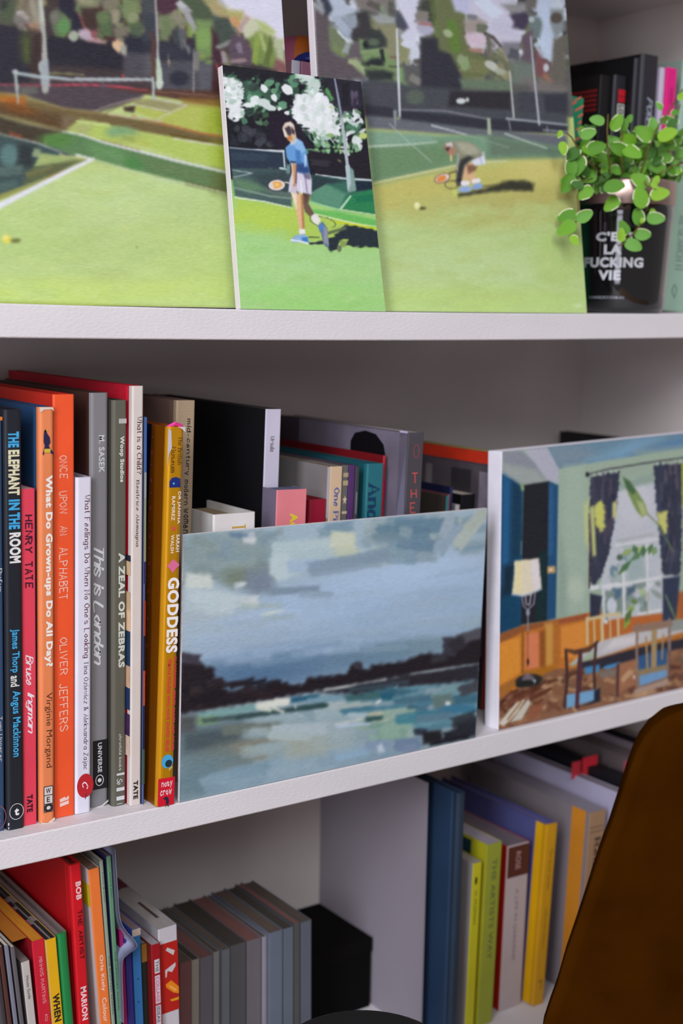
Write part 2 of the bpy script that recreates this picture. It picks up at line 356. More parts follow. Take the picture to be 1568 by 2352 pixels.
# --- large tennis court painting, left
def court_painting():
    y0, t = 0.028, 0.135; z0 = z_top(0.45)
    r = onplane(655, 160, y0, t, z0); r0 = onplane(652, 0, y0, t, z0)
    x1 = r[0]; x0 = 0.318
    C = [(x0, y0, z0+0.0004), (x1+0.001, y0, z0+0.0002), (x1, y0+t*0.32, z0+0.32), (x0, y0+t*0.32, z0+0.32)]
    root = canvas('large painting of an empty green tennis court at the left end of the top shelf', C, 0.016, group='tennis paintings on the top shelf')
    A = Art(C, 0.00075, (186, 204, 130)); z = Zm(A, 0, 0, 2.8)
    # lower field
    z.poly([(-300, 1100), (1700, 1100), (1700, 2100), (-300, 2100)], (184, 206, 134), soft=60)
    for k, (x, y, rx, ry, c, a) in enumerate([(500, 1330, 500, 190, (190, 210, 145), .8), (1000, 1250, 420, 150, (190, 214, 150), .7), (150, 1500, 400, 200, (178, 204, 128), .7),
            (620, 1520, 60, 40, (160, 182, 112), .5), (700, 1790, 130, 60, (172, 186, 122), .6), (1250, 1700, 300, 200, (186, 208, 124), .6), (900, 1880, 700, 100, (196, 214, 118), .7), (200, 1880, 400, 80, (192, 212, 112), .8), (500, 1650, 90, 50, (168, 190, 118), .5), (1250, 1330, 260, 90, (176, 198, 128), .5)]):
        z.ell(x, y, rx, ry, c, soft=110, a=a, h=0)
    z.dabs([(-50, 1350), (550, 1080), (1500, 1300), (1560, 1990), (-50, 1950)], 240, [(190, 210, 142), (180, 204, 128), (194, 212, 134), (186, 206, 130)], L=(90, 260), W=(20, 60), a=0.22, ang=(-0.3, 0.3), seed=5)
    z.poly([(-50, 1940), (1600, 1985), (1600, 2100), (-50, 2060)], (140, 150, 60), soft=12, a=0.8)
    # wooded background
    z.poly([(-400, -900), (1900, -900), (1900, 640), (-400, 560)], (62, 56, 60), soft=6)
    z.dabs([(-300, -700), (1500, -700), (1500, 420), (-300, 300)], 520, [(86, 92, 62), (110, 118, 84), (70, 60, 58), (46, 42, 52), (132, 134, 96), (98, 110, 74), (80, 52, 56), (60, 78, 58), (150, 148, 120)], L=(50, 120), W=(35, 75), kind='e', ang=(0, 3.1), seed=2, a=0.85)
    z.dabs([(0, 0), (280, 0), (260, 240), (0, 200)], 30, [(140, 132, 100), (96, 100, 70), (170, 165, 150), (112, 104, 84), (80, 78, 62)], L=(50, 120), W=(30, 60), kind='e', ang=(0, 1.6), seed=8)
    z.dabs([(450, 0), (1000, 0), (960, 300), (470, 160)], 60, [(120, 128, 92), (88, 110, 68), (78, 58, 50), (140, 140, 104), (100, 116, 84), (64, 58, 66)], L=(60, 130), W=(40, 80), kind='e', ang=(0.8, 2), seed=12)
    z.dabs([(1000, 40), (1400, 60), (1400, 400), (1000, 260)], 40, [(126, 128, 108), (88, 104, 66), (150, 146, 134), (92, 76, 62), (118, 138, 72), (74, 66, 72)], L=(60, 140), W=(30, 60), kind='e', ang=(0.8, 2), seed=22)
    z.poly([(330, 0), (460, 0), (450, 180), (380, 260), (320, 200)], (40, 36, 50), soft=8).poly([(1010, 0), (1150, 0), (1120, 100), (1080, 110), (1020, 70)], (72, 44, 58), soft=8)
    z.poly([(340, 90), (430, 70), (445, 190), (400, 260), (350, 230)], (96, 130, 74), soft=10).ell(395, 160, 40, 60, (112, 150, 84), soft=20)
    # sky at the right
    z.poly([(1430, -700), (1850, -700), (1850, 60), (1640, 60), (1560, 30), (1500, 70), (1450, 0)], (222, 222, 238), soft=10)
    z.poly([(1440, 0), (1560, 0), (1600, 70), (1850, 40), (1850, 300), (1700, 330), (1560, 210), (1450, 90)], (190, 192, 140), soft=22)
    z.dabs([(1480, 60), (1840, 40), (1840, 330), (1540, 210)], 34, [(206, 208, 190), (196, 198, 140), (214, 214, 226), (176, 180, 118), (208, 160, 120)], L=(60, 150), W=(30, 60), ang=(0.5, 1.2), seed=31)
    z.poly([(1600, -300), (1860, -300), (1860, 180), (1720, 60), (1620, 10)], (224, 224, 240), soft=16)
    z.dabs([(1600, 250), (1840, 330), (1840, 460), (1500, 450)], 20, [(150, 86, 78), (120, 128, 80), (88, 92, 66), (166, 124, 110)], L=(60, 110), W=(20, 40), ang=(0.3, 0.9), seed=33)
    z.dabs([(1240, 150), (1380, 130), (1380, 380), (1250, 400)], 14, [(132, 152, 86), (108, 130, 78)], L=(80, 150), W=(40, 70), ang=(1.3, 1.8), seed=34)
    z.stroke(1200, 80, 130, 44, (176, 172, 180), 0.75).stroke(1240, 130, 120, 34, (150, 150, 158), 1.0).stroke(1430, 250, 130, 50, (150, 160, 150), 2.1).stroke(1520, 230, 170, 40, (196, 190, 160), 0.9)
    # dark masses above the fence
    z.poly([(-100, 180), (60, 170), (200, 210), (215, 400), (190, 520), (-100, 540)], (40, 36, 46), soft=10, rough=3).poly([(150, 230), (205, 250), (180, 410), (130, 380)], (66, 78, 40), soft=24, a=.8)
    z.poly([(295, 235), (480, 250), (740, 290), (790, 330), (790, 500), (300, 500)], (42, 38, 48), soft=8, rough=2)
    z.poly([(820, 210), (980, 220), (990, 350), (820, 340)], (52, 52, 62), soft=10).poly([(820, 340), (1000, 350), (1000, 520), (800, 500)], (88, 86, 92), soft=20)
    z.poly([(1010, 270), (1250, 250), (1260, 360), (1010, 400)], (46, 44, 52), soft=10).poly([(1020, 400), (1250, 400), (1370, 400), (1370, 600), (1030, 590)], (84, 84, 92), soft=24).ell(1140, 480, 70, 55, (48, 48, 58), soft=20)
    z.poly([(1340, 330), (1440, 180), (1450, 600), (1370, 600)], (78, 50, 54), soft=18).line([(1425, 400), (1415, 560)], 14, (170, 70, 70))
    z.poly([(300, 470), (540, 470), (545, 490), (300, 480)], (120, 118, 72), soft=6).poly([(215, 500), (790, 460), (1000, 500), (1000, 560), (200, 560)], (74, 60, 64), soft=18, a=.8)
    z.ell(545, 215, 42, 30, (196, 170, 182)).ell(470, 235, 32, 36, (160, 172, 150)).stroke(600, 250, 90, 26, (190, 140, 140), .4).ell(760, 290, 40, 40, (206, 178, 140)).stroke(790, 320, 60, 26, (196, 170, 150), 1.0)
    z.stroke(160, 120, 90, 40, (170, 164, 170), .5).stroke(140, 95, 60, 30, (190, 186, 190), .3).stroke(1250, 250, 30, 60, (70, 84, 66)).line([(500, 85), (530, 170), (590, 240)], 5, (190, 80, 80))
    # --- brushwork of the trees, left half
    S = dict(soft=14); a_ = Zm(A, 0, 0, 2.715)
    a_.poly([(-200, 150), (0, 140), (100, 170), (190, 220), (210, 270), (190, 400), (180, 500), (-200, 520)], (46, 44, 54), **S).poly([(-200, -40), (110, -40), (100, 60), (90, 150), (40, 150), (-200, 130)], (84, 88, 74), **S).poly([(0, 20), (80, 10), (80, 130), (20, 140)], (76, 88, 66), **S).poly([(0, 0), (60, 0), (30, 60), (0, 60)], (56, 56, 58), **S)
    a_.poly([(110, -40), (250, -40), (250, 130), (180, 140), (120, 70)], (126, 118, 100), **S).stroke(210, 60, 150, 40, (146, 142, 126), 1.35).stroke(150, 40, 110, 36, (116, 106, 88), 1.9).ell(130, 95, 30, 28, (186, 184, 186), soft=12).poly([(80, 100), (170, 80), (190, 150), (130, 190), (90, 150)], (118, 112, 108), **S).stroke(150, 100, 70, 30, (156, 148, 140), .6).poly([(165, 145), (240, 140), (240, 200), (200, 220)], (156, 124, 104), **S).stroke(170, 170, 50, 20, (104, 84, 76), 1.0).poly([(130, 200), (210, 190), (190, 400), (140, 380), (120, 260)], (70, 72, 54), soft=30).poly([(150, 250), (190, 240), (185, 390), (155, 380)], (78, 90, 50), soft=20).poly([(195, 200), (270, 190), (270, 480), (190, 480)], (62, 48, 48), soft=24)
    a_.poly([(290, 0), (370, 0), (370, 60), (320, 80), (300, 200), (285, 200)], (66, 56, 56), **S).poly([(360, -40), (450, -40), (460, 60), (500, 100), (520, 190), (430, 200), (440, 120), (370, 70)], (42, 40, 54), **S).poly([(315, 80), (360, 50), (390, 90), (440, 130), (430, 190), (360, 230), (320, 190)], (96, 106, 84), **S).ell(395, 165, 44, 52, (96, 138, 84), soft=24).ell(340, 110, 30, 40, (112, 112, 100), soft=20)
    a_.poly([(450, -40), (640, -40), (610, 60), (560, 60), (480, 30)], (126, 128, 100), **S).stroke(540, 10, 90, 30, (146, 146, 116), .2).poly([(500, 50), (610, 50), (620, 140), (600, 200), (530, 180), (510, 110)], (66, 50, 48), **S).poly([(600, 90), (690, 60), (700, 230), (640, 240), (615, 160)], (84, 104, 72), **S).ell(640, 110, 40, 40, (98, 116, 78), soft=20).poly([(620, 0), (740, -20), (730, 80), (650, 70)], (122, 118, 98), **S).poly([(690, 70), (750, 60), (740, 150), (700, 150)], (150, 140, 120), **S).poly([(760, -20), (850, 0), (860, 110), (800, 150), (760, 100)], (118, 134, 92), **S).ell(830, 110, 34, 34, (136, 144, 108), soft=16).poly([(700, 170), (790, 160), (800, 260), (720, 260)], (118, 112, 98), **S).poly([(800, 160), (890, 150), (880, 240), (820, 220)], (80, 94, 74), **S)
    a_.poly([(300, 225), (430, 245), (560, 280), (700, 300), (760, 350), (760, 490), (300, 450)], (42, 40, 50), **S).poly([(770, 230), (900, 240), (900, 340), (790, 340)], (42, 44, 56), **S).poly([(780, 330), (900, 340), (900, 480), (760, 480)], (76, 74, 82), soft=24).poly([(310, 400), (760, 440), (760, 490), (310, 460)], (66, 56, 58), soft=20)
    a_.ell(458, 225, 28, 34, (160, 168, 152), soft=6).poly([(490, 190), (540, 180), (570, 220), (600, 250), (560, 262), (500, 240)], (180, 162, 176), soft=8).poly([(560, 190), (605, 190), (600, 250), (570, 230)], (140, 84, 88), soft=8).stroke(600, 258, 110, 20, (166, 132, 134), .15).poly([(700, 255), (740, 248), (755, 300), (740, 335), (705, 295)], (212, 180, 144), soft=6).poly([(750, 280), (790, 285), (785, 350), (750, 335)], (156, 158, 146), soft=8).line([(485, 80), (515, 140), (535, 185)], 5, (190, 84, 90)).stroke(680, 240, 70, 20, (76, 44, 48), .2).line([(310, 455), (420, 460), (520, 466)], 9, (140, 138, 96)).line([(765, 465), (765, 490)], 9, (214, 70, 80))
    b_ = Zm(A, 330, 0, 2.715)
    b_.poly([(-20, -20), (80, -20), (70, 130), (0, 160)], (70, 74, 78), **S).poly([(80, -40), (210, -40), (200, 70), (160, 110), (100, 90)], (76, 50, 62), **S).poly([(0, 80), (90, 90), (80, 250), (0, 260)], (60, 66, 74), **S).poly([(90, 110), (200, 70), (230, 150), (160, 200), (150, 260), (110, 240)], (120, 128, 98), **S).stroke(140, 170, 110, 50, (110, 124, 88), 1.4).stroke(210, 110, 90, 50, (136, 132, 112), .8)
    b_.poly([(200, -30), (330, -30), (420, 60), (440, 120), (330, 180), (280, 80)], (78, 90, 70), **S).stroke(250, 50, 110, 44, (160, 160, 162), .75).stroke(285, 120, 150, 34, (158, 156, 160), 1.05).stroke(235, 30, 60, 30, (184, 186, 190), .6).poly([(320, 120), (420, 130), (430, 360), (330, 330)], (116, 142, 88), **S).ell(375, 240, 50, 60, (126, 158, 90), soft=26).poly([(330, -40), (450, -40), (520, 60), (520, 120), (440, 90)], (158, 152, 110), **S).stroke(460, 60, 120, 50, (170, 156, 112), .8)
    b_.poly([(430, 100), (520, 120), (580, 200), (570, 260), (480, 300), (440, 240)], (70, 80, 72), **S).poly([(420, 170), (460, 220), (480, 330), (500, 400), (430, 390), (425, 260)], (66, 42, 54), **S).stroke(500, 280, 100, 30, (130, 136, 130), -.4).poly([(560, 200), (640, 240), (690, 330), (670, 410), (540, 400), (520, 300)], (92, 76, 88), **S).stroke(595, 300, 70, 34, (128, 116, 132), 1.3).stroke(500, 360, 80, 34, (150, 140, 140), 1.4).stroke(590, 380, 90, 24, (150, 128, 128), -.1)
    b_.poly([(480, -80), (1100, -80), (1100, 240), (830, 250), (760, 170), (650, 110), (540, 60), (470, 10)], (214, 214, 230), soft=24).poly([(500, 60), (620, 70), (620, 130), (560, 140)], (174, 168, 108), **S).stroke(580, 150, 110, 44, (196, 150, 104), .9).stroke(620, 150, 110, 34, (178, 156, 150), -1.0).poly([(620, 170), (680, 110), (750, 140), (820, 200), (760, 240), (700, 230), (630, 240)], (196, 200, 170), **S).poly([(700, 130), (760, 150), (820, 200), (800, 220), (740, 200)], (176, 188, 124), **S)
    b_.poly([(650, 240), (720, 190), (790, 230), (830, 330), (820, 430), (700, 400), (680, 330)], (120, 140, 76), **S).stroke(700, 300, 200, 34, (138, 160, 78), 1.7).stroke(780, 320, 180, 34, (96, 110, 60), 1.8).stroke(740, 260, 120, 26, (160, 174, 112), 1.3).poly([(800, 240), (870, 250), (885, 400), (830, 370)], (176, 184, 150), **S).poly([(830, 370), (900, 410), (900, 460), (800, 430)], (132, 88, 90), **S)
    b_.poly([(90, 260), (310, 270), (320, 380), (100, 390)], (52, 54, 66), **S).stroke(240, 240, 120, 46, (88, 92, 96), 1.4).stroke(200, 230, 90, 30, (64, 72, 74), 1.5).stroke(270, 290, 90, 26, (106, 108, 110), 1.2).stroke(290, 260, 50, 50, (60, 50, 62), 0).poly([(100, 390), (440, 380), (440, 570), (120, 540)], (78, 78, 86), soft=20).ell(220, 490, 60, 46, (46, 48, 60), soft=20).poly([(340, 400), (440, 390), (430, 560), (350, 560)], (92, 92, 100), soft=16).stroke(330, 380, 120, 30, (120, 118, 112), 1.6).poly([(430, 390), (495, 400), (495, 590), (420, 580)], (70, 44, 46), soft=12).stroke(470, 460, 120, 18, (150, 70, 74), 1.35).stroke(155, 385, 24, 16, (170, 150, 128), 1.5).line([(40, 200), (60, 270), (50, 380)], 16, (96, 58, 54), soft=6).ell(405, 388, 22, 12, (120, 140, 90), soft=8)
    # ground behind the net
    z.poly([(-100, 540), (250, 545), (700, 545), (950, 580), (900, 640), (640, 720), (420, 700), (140, 610), (-100, 590)], (78, 68, 74), soft=10)
    z.poly([(700, 560), (1460, 590), (1470, 700), (1200, 650), (900, 600)], (84, 56, 46), soft=10)
    z.poly([(130, 560), (240, 560), (240, 600), (130, 620)], (100, 100, 96), soft=14)
    z.line([(-100, 542), (250, 550), (500, 545), (640, 548), (800, 562), (950, 585)], [6, 6, 12, 10, 9, 5], (206, 74, 92))
    z.line([(1000, 590), (1200, 605), (1470, 625)], 6, (180, 140, 120), a=.7)
    # far court
    z.poly([(860, 650), (990, 630), (1200, 670), (1470, 690), (1475, 880), (1240, 850), (1050, 790), (870, 720)], (176, 186, 92), soft=10)
    z.poly([(1350, 690), (1470, 690), (1475, 880), (1320, 860)], (150, 168, 50), soft=60, a=.9).poly([(850, 640), (1000, 640), (1200, 680), (1080, 720), (860, 670)], (150, 146, 104), soft=14)  # first patch paints in the shade beside the small painting
    z.poly([(1160, 630), (1450, 640), (1450, 690), (1180, 670)], (146, 112, 52), soft=16, a=.8).poly([(790, 690), (870, 680), (860, 725), (800, 715)], (70, 52, 46), soft=8)
    z.line([(970, 630), (1200, 678)], 9, (196, 190, 186)).line([(1200, 678), (1010, 765)], 8, (204, 200, 180)).line([(850, 672), (1090, 720)], 8, (196, 194, 180)).line([(610, 715), (700, 680), (920, 620)], 8, (160, 148, 140)).line([(680, 725), (860, 640)], 7, (120, 100, 84))
    # brown band and its golden rims
    z.poly([(-100, 590), (140, 620), (420, 700), (700, 735), (1000, 790), (1250, 850), (1470, 890), (1475, 945), (1150, 890), (900, 845), (600, 790), (300, 800), (-100, 640)], (112, 96, 62), soft=10)
    z.poly([(-100, 600), (170, 625), (150, 690), (-100, 640)], (176, 112, 46), soft=24).line([(60, 650), (140, 665)], 40, (168, 92, 36), soft=20, a=.8)
    z.line([(150, 640), (420, 700), (640, 730), (850, 760)], 10, (140, 120, 80)).line([(850, 750), (1150, 822), (1300, 860), (1470, 882)], 14, (166, 112, 66)).line([(700, 735), (1040, 782)], 12, (186, 180, 150))
    z.line([(1100, 870), (1470, 935)], 20, (92, 78, 34), soft=12).line([(480, 770), (850, 850)], 24, (100, 82, 52), soft=18, a=.8)
    # left brown ground
    z.poly([(-100, 640), (140, 700), (420, 740), (470, 800), (420, 850), (200, 790), (-100, 720)], (92, 70, 46), soft=20).ell(120, 700, 110, 30, (118, 76, 38), soft=30, ang=.2).poly([(400, 740), (480, 750), (450, 820), (390, 830)], (120, 104, 80), soft=20)
    z.poly([(-100, 720), (180, 800), (420, 850), (300, 880), (280, 940), (100, 890), (-100, 850)], (68, 60, 48), soft=14).stroke(100, 870, 90, 20, (130, 70, 44), .3)
    # middle court strip
    z.poly([(430, 840), (520, 770), (700, 805), (900, 850), (1150, 890), (1475, 945), (1480, 1100), (1200, 1030), (900, 930), (640, 905)], (176, 196, 100), soft=8)
    z.poly([(430, 845), (520, 775), (600, 790), (560, 880)], (168, 176, 110), soft=30).ell(790, 865, 110, 50, (128, 166, 118), soft=30, ang=.15).stroke(825, 893, 80, 22, (74, 116, 84), .2).poly([(700, 880), (900, 860), (960, 940), (700, 920)], (184, 190, 90), soft=20, a=.7)
    z.poly([(1380, 940), (1475, 950), (1480, 1090), (1380, 1060)], (156, 176, 50), soft=60, a=.8)  # strip's right end darkened in the pigment for that same shade
    z.line([(495, 780), (700, 805)], 18, (190, 208, 132)).line([(1120, 892), (1290, 918), (1460, 942)], [9, 10, 6], (214, 214, 206))
    # green band
    z.poly([(280, 880), (430, 850), (640, 905), (1000, 1000), (1480, 1120), (1485, 1250), (1180, 1170), (850, 1090), (600, 1020), (450, 990), (300, 950)], (92, 128, 84), soft=8)
    z.ell(360, 900, 100, 40, (84, 128, 62), soft=40).poly([(560, 920), (760, 950), (900, 1080), (600, 1010)], (104, 146, 92), soft=40).ell(860, 1050, 60, 40, (80, 132, 74), soft=24, ang=.3).poly([(900, 1010), (1460, 1120), (1480, 1230), (1000, 1110)], (104, 126, 82), soft=40, a=.8)
    z.poly([(1380, 1110), (1480, 1130), (1485, 1250), (1380, 1220)], (94, 96, 50), soft=60, a=.8).line([(1200, 1180), (1490, 1245)], 24, (96, 82, 40), soft=16, a=.6)  # first patch: painted shade at the band's right end
    z.line([(-40, 735), (200, 800), (400, 848)], [5, 6, 6], (140, 116, 100)).line([(400, 845), (530, 870), (660, 915), (860, 965), (1150, 1040), (1480, 1115)], [7, 10, 13, 16, 15, 12], (216, 218, 222)).line([(650, 900), (900, 968)], 5, (120, 84, 50), a=.7)
    # dark teal at the left
    z.poly([(-100, 850), (120, 890), (300, 940), (480, 1000), (460, 1060), (380, 1110), (200, 1180), (-100, 1300)], (64, 82, 82), soft=10)
    z.ell(60, 1000, 60, 70, (92, 124, 122), soft=30).poly([(120, 920), (220, 940), (210, 1080), (110, 1060)], (48, 56, 58), soft=20).stroke(60, 1100, 170, 60, (84, 104, 98), -.1).stroke(20, 1200, 180, 50, (78, 100, 96), -.3).stroke(235, 985, 50, 50, (140, 156, 120), .2)
    z.poly([(215, 1075), (262, 985), (560, 1022), (440, 1045)], (160, 178, 112), soft=6).poly([(200, 1080), (480, 1030), (560, 1030), (420, 1080), (260, 1150), (150, 1180)], (96, 102, 66), soft=14).stroke(250, 1100, 180, 30, (110, 112, 74), -.3)
    z.line([(-60, 840), (90, 885), (240, 920), (400, 985)], [4, 6, 10, 5], (176, 176, 178)).line([(380, 995), (560, 1022)], 8, (200, 196, 140))
    z.poly([(-60, 1270), (200, 1180), (420, 1085), (400, 1110), (180, 1215), (-60, 1310)], (150, 152, 84), soft=8).line([(300, 1140), (430, 1090)], 10, (150, 110, 50), a=.7)
    z.line([(-80, 1370), (0, 1322), (210, 1215), (400, 1118), (600, 1022)], [44, 38, 30, 28, 20], (222, 224, 232)).line([(490, 995), (580, 1020)], 12, (222, 224, 226)).line([(590, 1022), (780, 1080), (900, 1110), (1020, 1150), (1200, 1180), (1490, 1252)], [6, 8, 7, 9, 8, 9], (196, 210, 180), a=.85)
    # posts and net frame
    z.line([(255, -40), (268, 120), (285, 250), (285, 400), (290, 580)], [26, 38, 26, 40, 44], (164, 166, 160)).ell(270, 430, 26, 40, (178, 182, 178)).line([(262, 10), (272, 140)], 16, (186, 192, 176)).poly([(255, 400), (310, 380), (320, 560), (262, 545)], (158, 166, 170), soft=6)
    z.line([(998, -40), (1003, 100), (1012, 260), (1014, 400)], [10, 12, 14, 18], (176, 166, 166)).line([(1014, 380), (1022, 470), (1022, 560)], [22, 40, 36], (184, 200, 180)).ell(1025, 535, 24, 34, (196, 208, 192)).line([(985, 400), (985, 560)], 26, (92, 70, 58), soft=8)
    z.line([(1245, 320), (1243, 590)], [10, 12], (150, 146, 144), a=.8).line([(1080, 350), (1085, 430)], 8, (150, 136, 110), a=.7)
    z.line([(95, 465), (108, 560), (115, 670)], [20, 22, 8], (160, 172, 168)).ell(96, 462, 20, 14, (176, 184, 180)).line([(100, 472), (260, 495), (470, 512), (700, 512), (980, 512)], [20, 22, 18, 24, 16], (168, 180, 182)).line([(480, 500), (980, 518)], 8, (206, 204, 206), a=.5)
    z.line([(980, 500), (986, 560), (985, 635)], [16, 18, 14], (170, 184, 186)).line([(660, 530), (662, 560)], 18, (92, 84, 96)).line([(520, 535), (522, 552)], 10, (90, 80, 90))
    # ball
    z.ell(98, 1548, 34, 14, (112, 118, 62), ang=-.1, soft=6).ell(40, 1538, 28, 28, (222, 212, 84)).ell(34, 1528, 18, 16, (236, 230, 136), soft=8)
    z.line([(1230, 1730), (1350, 1765)], 4, (168, 176, 96), a=.7).ell(878, 1590, 5, 4, (90, 90, 60))
    face(root, A, blur=2)
court_painting()

# --- small painting of a walking tennis player
def player_painting():
    y0, t = 0.0004, 0.16; z0 = z_top(0.61)
    C = [onplane(552, 711, y0, t, z0), onplane(885, 716.5, y0, t, z0), onplane(828, 188, y0, t, z0), onplane(510, 149, y0, t, z0)]
    C[0][2] = z_top(C[0][0])+0.0003; C[1][2] = z_top(C[1][0])+0.0003
    root = canvas('small painting of a walking tennis player in a blue shirt on the top shelf', C, 0.0075, group='tennis paintings on the top shelf')
    A = Art(C, 0.00055, (140, 196, 110)); z = Zm(A, 490, 100, 3.676)
    z.poly([(100, 1300), (1500, 1300), (1500, 2400), (100, 2400)], (166, 212, 124), soft=60)
    z.poly([(180, 1300), (700, 1390), (1400, 1560), (1400, 1720), (700, 1690), (180, 1600)], (176, 206, 92), soft=30).ell(420, 1480, 300, 100, (182, 210, 90), soft=60)
    z.poly([(180, 1560), (560, 1600), (700, 1700), (1420, 1740), (1480, 2300), (200, 2300)], (168, 214, 142), soft=50, a=.8).ell(850, 2150, 600, 120, (158, 216, 122), soft=80, a=.8).ell(700, 1900, 400, 120, (176, 218, 150), soft=80, a=.6)
    z.dabs([(200, 1500), (1400, 1760), (1450, 2250), (230, 2250)], 90, [(170, 214, 134), (162, 208, 124), (178, 216, 142)], L=(120, 300), W=(30, 70), a=.25, seed=3)
    # hedge
    z.poly([(40, 100), (1350, 100), (1350, 1150), (40, 1150)], (30, 30, 38), soft=4)
    z.dabs([(90, 250), (900, 260), (1250, 560), (1300, 860), (820, 930), (560, 560), (300, 600), (250, 700), (110, 620)], 150, [(80, 130, 100), (66, 110, 84), (98, 150, 118), (60, 90, 74), (110, 160, 126), (46, 60, 56)], L=(50, 120), W=(35, 80), kind='e', ang=(0, 3.1), seed=4)
    z.dabs([(270, 540), (460, 560), (450, 700), (330, 700)], 12, [(70, 100, 76), (92, 124, 96), (40, 44, 44)], L=(40, 80), W=(20, 50), kind='e', ang=(0, 3), seed=9)
    z.dabs([(130, 680), (560, 720), (560, 860), (140, 860)], 22, [(48, 50, 60), (62, 66, 76), (26, 26, 34), (78, 84, 92)], L=(60, 110), W=(40, 70), kind='e', ang=(0, 3), seed=10, a=.6)
    z.poly([(80, 190), (560, 210), (680, 250), (560, 330), (400, 260), (250, 330), (180, 250), (100, 280)], (34, 34, 40), soft=12, rough=3)
    z.poly([(460, 600), (640, 580), (740, 700), (840, 880), (700, 900), (560, 880), (480, 860)], (36, 30, 44), soft=10, rough=3)
    # blossom
    W1, W2, W3 = (226, 232, 232), (206, 218, 214), (178, 204, 190)
    z.poly([(80, 280), (190, 300), (215, 380), (255, 440), (240, 520), (262, 590), (230, 650), (170, 650), (110, 560), (85, 420)], W1, soft=8, rough=5)
    z.dabs([(80, 290), (220, 300), (260, 600), (130, 640)], 26, [W1, W2, (236, 240, 240), W3], L=(40, 80), W=(25, 45), kind='e', ang=(0, 3), seed=14)
    for x, y, rx, ry, an in [(425, 380, 38, 26, .9), (510, 458, 34, 24, 1.1), (622, 390, 54, 38, .7), (350, 480, 42, 40, 0), (420, 500, 60, 34, .2), (300, 520, 50, 22, 0), (470, 540, 60, 24, .3), (555, 552, 18, 16, 0), (868, 810, 24, 32, 0), (1215, 870, 26, 30, 0), (1115, 600, 22, 36, .2), (1200, 590, 26, 46, -.4), (620, 586, 22, 18, 0)]:
        z.ell(x, y, rx, ry, W1 if rx != 60 else W2, ang=an, ragged=1.0)
    z.poly([(660, 560), (720, 430), (800, 430), (880, 350), (920, 420), (960, 480), (1040, 580), (1010, 640), (1080, 660), (1050, 760), (1000, 850), (900, 780), (780, 720), (720, 680)], W1, soft=10, rough=6)
    z.poly([(690, 270), (760, 260), (880, 290), (900, 360), (840, 470), (770, 440), (800, 350), (700, 300)], (190, 216, 198), soft=14, rough=5)
    z.dabs([(700, 450), (900, 380), (1040, 600), (1080, 760), (980, 820), (760, 700), (660, 560)], 70, [W1, (236, 240, 242), W2, (230, 236, 238)], L=(50, 100), W=(30, 60), kind='e', ang=(0, 3), seed=15)
    z.dabs([(720, 260), (870, 270), (900, 400), (800, 420)], 16, [W1, W2, W3], L=(40, 80), W=(25, 45), kind='e', ang=(0, 3), seed=17)
    z.dabs([(1000, 640), (1260, 560), (1310, 760), (1230, 900), (1100, 960), (960, 860)], 62, [W1, W2, (196, 212, 206), (110, 150, 112), (60, 84, 64), W1], L=(36, 76), W=(24, 44), kind='e', ang=(0, 3), seed=16)
    z.dabs([(860, 700), (1000, 780), (960, 880), (840, 860)], 14, [(140, 178, 116), (88, 132, 92), W3], L=(40, 80), W=(24, 40), kind='e', ang=(0, 3), seed=18)
    z.dabs([(830, 860), (1300, 880), (1220, 940), (1100, 930), (900, 960)], 20, [(110, 160, 108), (140, 190, 140), (30, 34, 36), (150, 190, 130)], L=(30, 70), W=(18, 34), kind='e', ang=(0, 3), seed=19)
    z.poly([(900, 280), (1240, 300), (1270, 540), (1180, 560), (1090, 590), (1010, 500), (940, 400)], (44, 42, 54), soft=14, rough=3).stroke(1190, 460, 120, 60, (88, 80, 98), 1.5).stroke(1110, 430, 60, 200, (34, 32, 42), 0).stroke(1190, 500, 90, 30, (58, 50, 70), 1.8)
    z.stroke(940, 360, 30, 90, (34, 40, 40), .3).stroke(975, 430, 30, 110, (88, 150, 90), -.5).line([(770, 760), (800, 830), (870, 880), (1000, 890), (1150, 890)], 8, (24, 26, 30)).stroke(990, 840, 26, 70, (22, 24, 28), -.6).stroke(830, 790, 18, 70, (22, 24, 28), -.3)
    z.ell(1262, 780, 36, 26, (190, 206, 120)).ell(990, 540, 10, 8, (216, 208, 60))
    z.poly([(800, 900), (1130, 960), (1310, 900), (1345, 1150), (860, 1110), (800, 1000)], (36, 32, 42), soft=6).stroke(900, 1010, 160, 50, (52, 50, 58), .1).stroke(1060, 990, 40, 16, (120, 120, 90), .5)
    # court behind
    z.poly([(120, 870), (600, 905), (640, 1060), (150, 1060)], (44, 56, 72), soft=6).stroke(300, 960, 300, 60, (52, 66, 82), .05).poly([(150, 1055), (640, 1060), (660, 1380), (400, 1330), (180, 1290)], (74, 98, 96), soft=10)
    z.poly([(300, 1090), (660, 1060), (660, 1300), (420, 1240)], (56, 72, 76), soft=40).poly([(170, 1130), (360, 1180), (470, 1240), (300, 1260), (180, 1200)], (96, 130, 100), soft=24).line([(180, 1220), (480, 1290), (660, 1310)], 18, (124, 148, 132), soft=10).stroke(540, 1260, 220, 40, (92, 110, 102), .2)
    z.line([(135, 880), (300, 895), (590, 910)], [9, 8, 20], (204, 212, 218)).line([(590, 920), (600, 1040)], 16, (176, 196, 204)).line([(470, 1050), (560, 1050)], 6, (150, 170, 160)).line([(560, 1052), (630, 1065)], 16, (190, 214, 206)).line([(160, 1070), (330, 1095), (170, 1130)], 8, (156, 172, 176)).stroke(630, 1060, 90, 30, (110, 140, 140), 1.6)
    z.line([(180, 1300), (430, 1335), (660, 1390)], [12, 10, 8], (222, 232, 214))
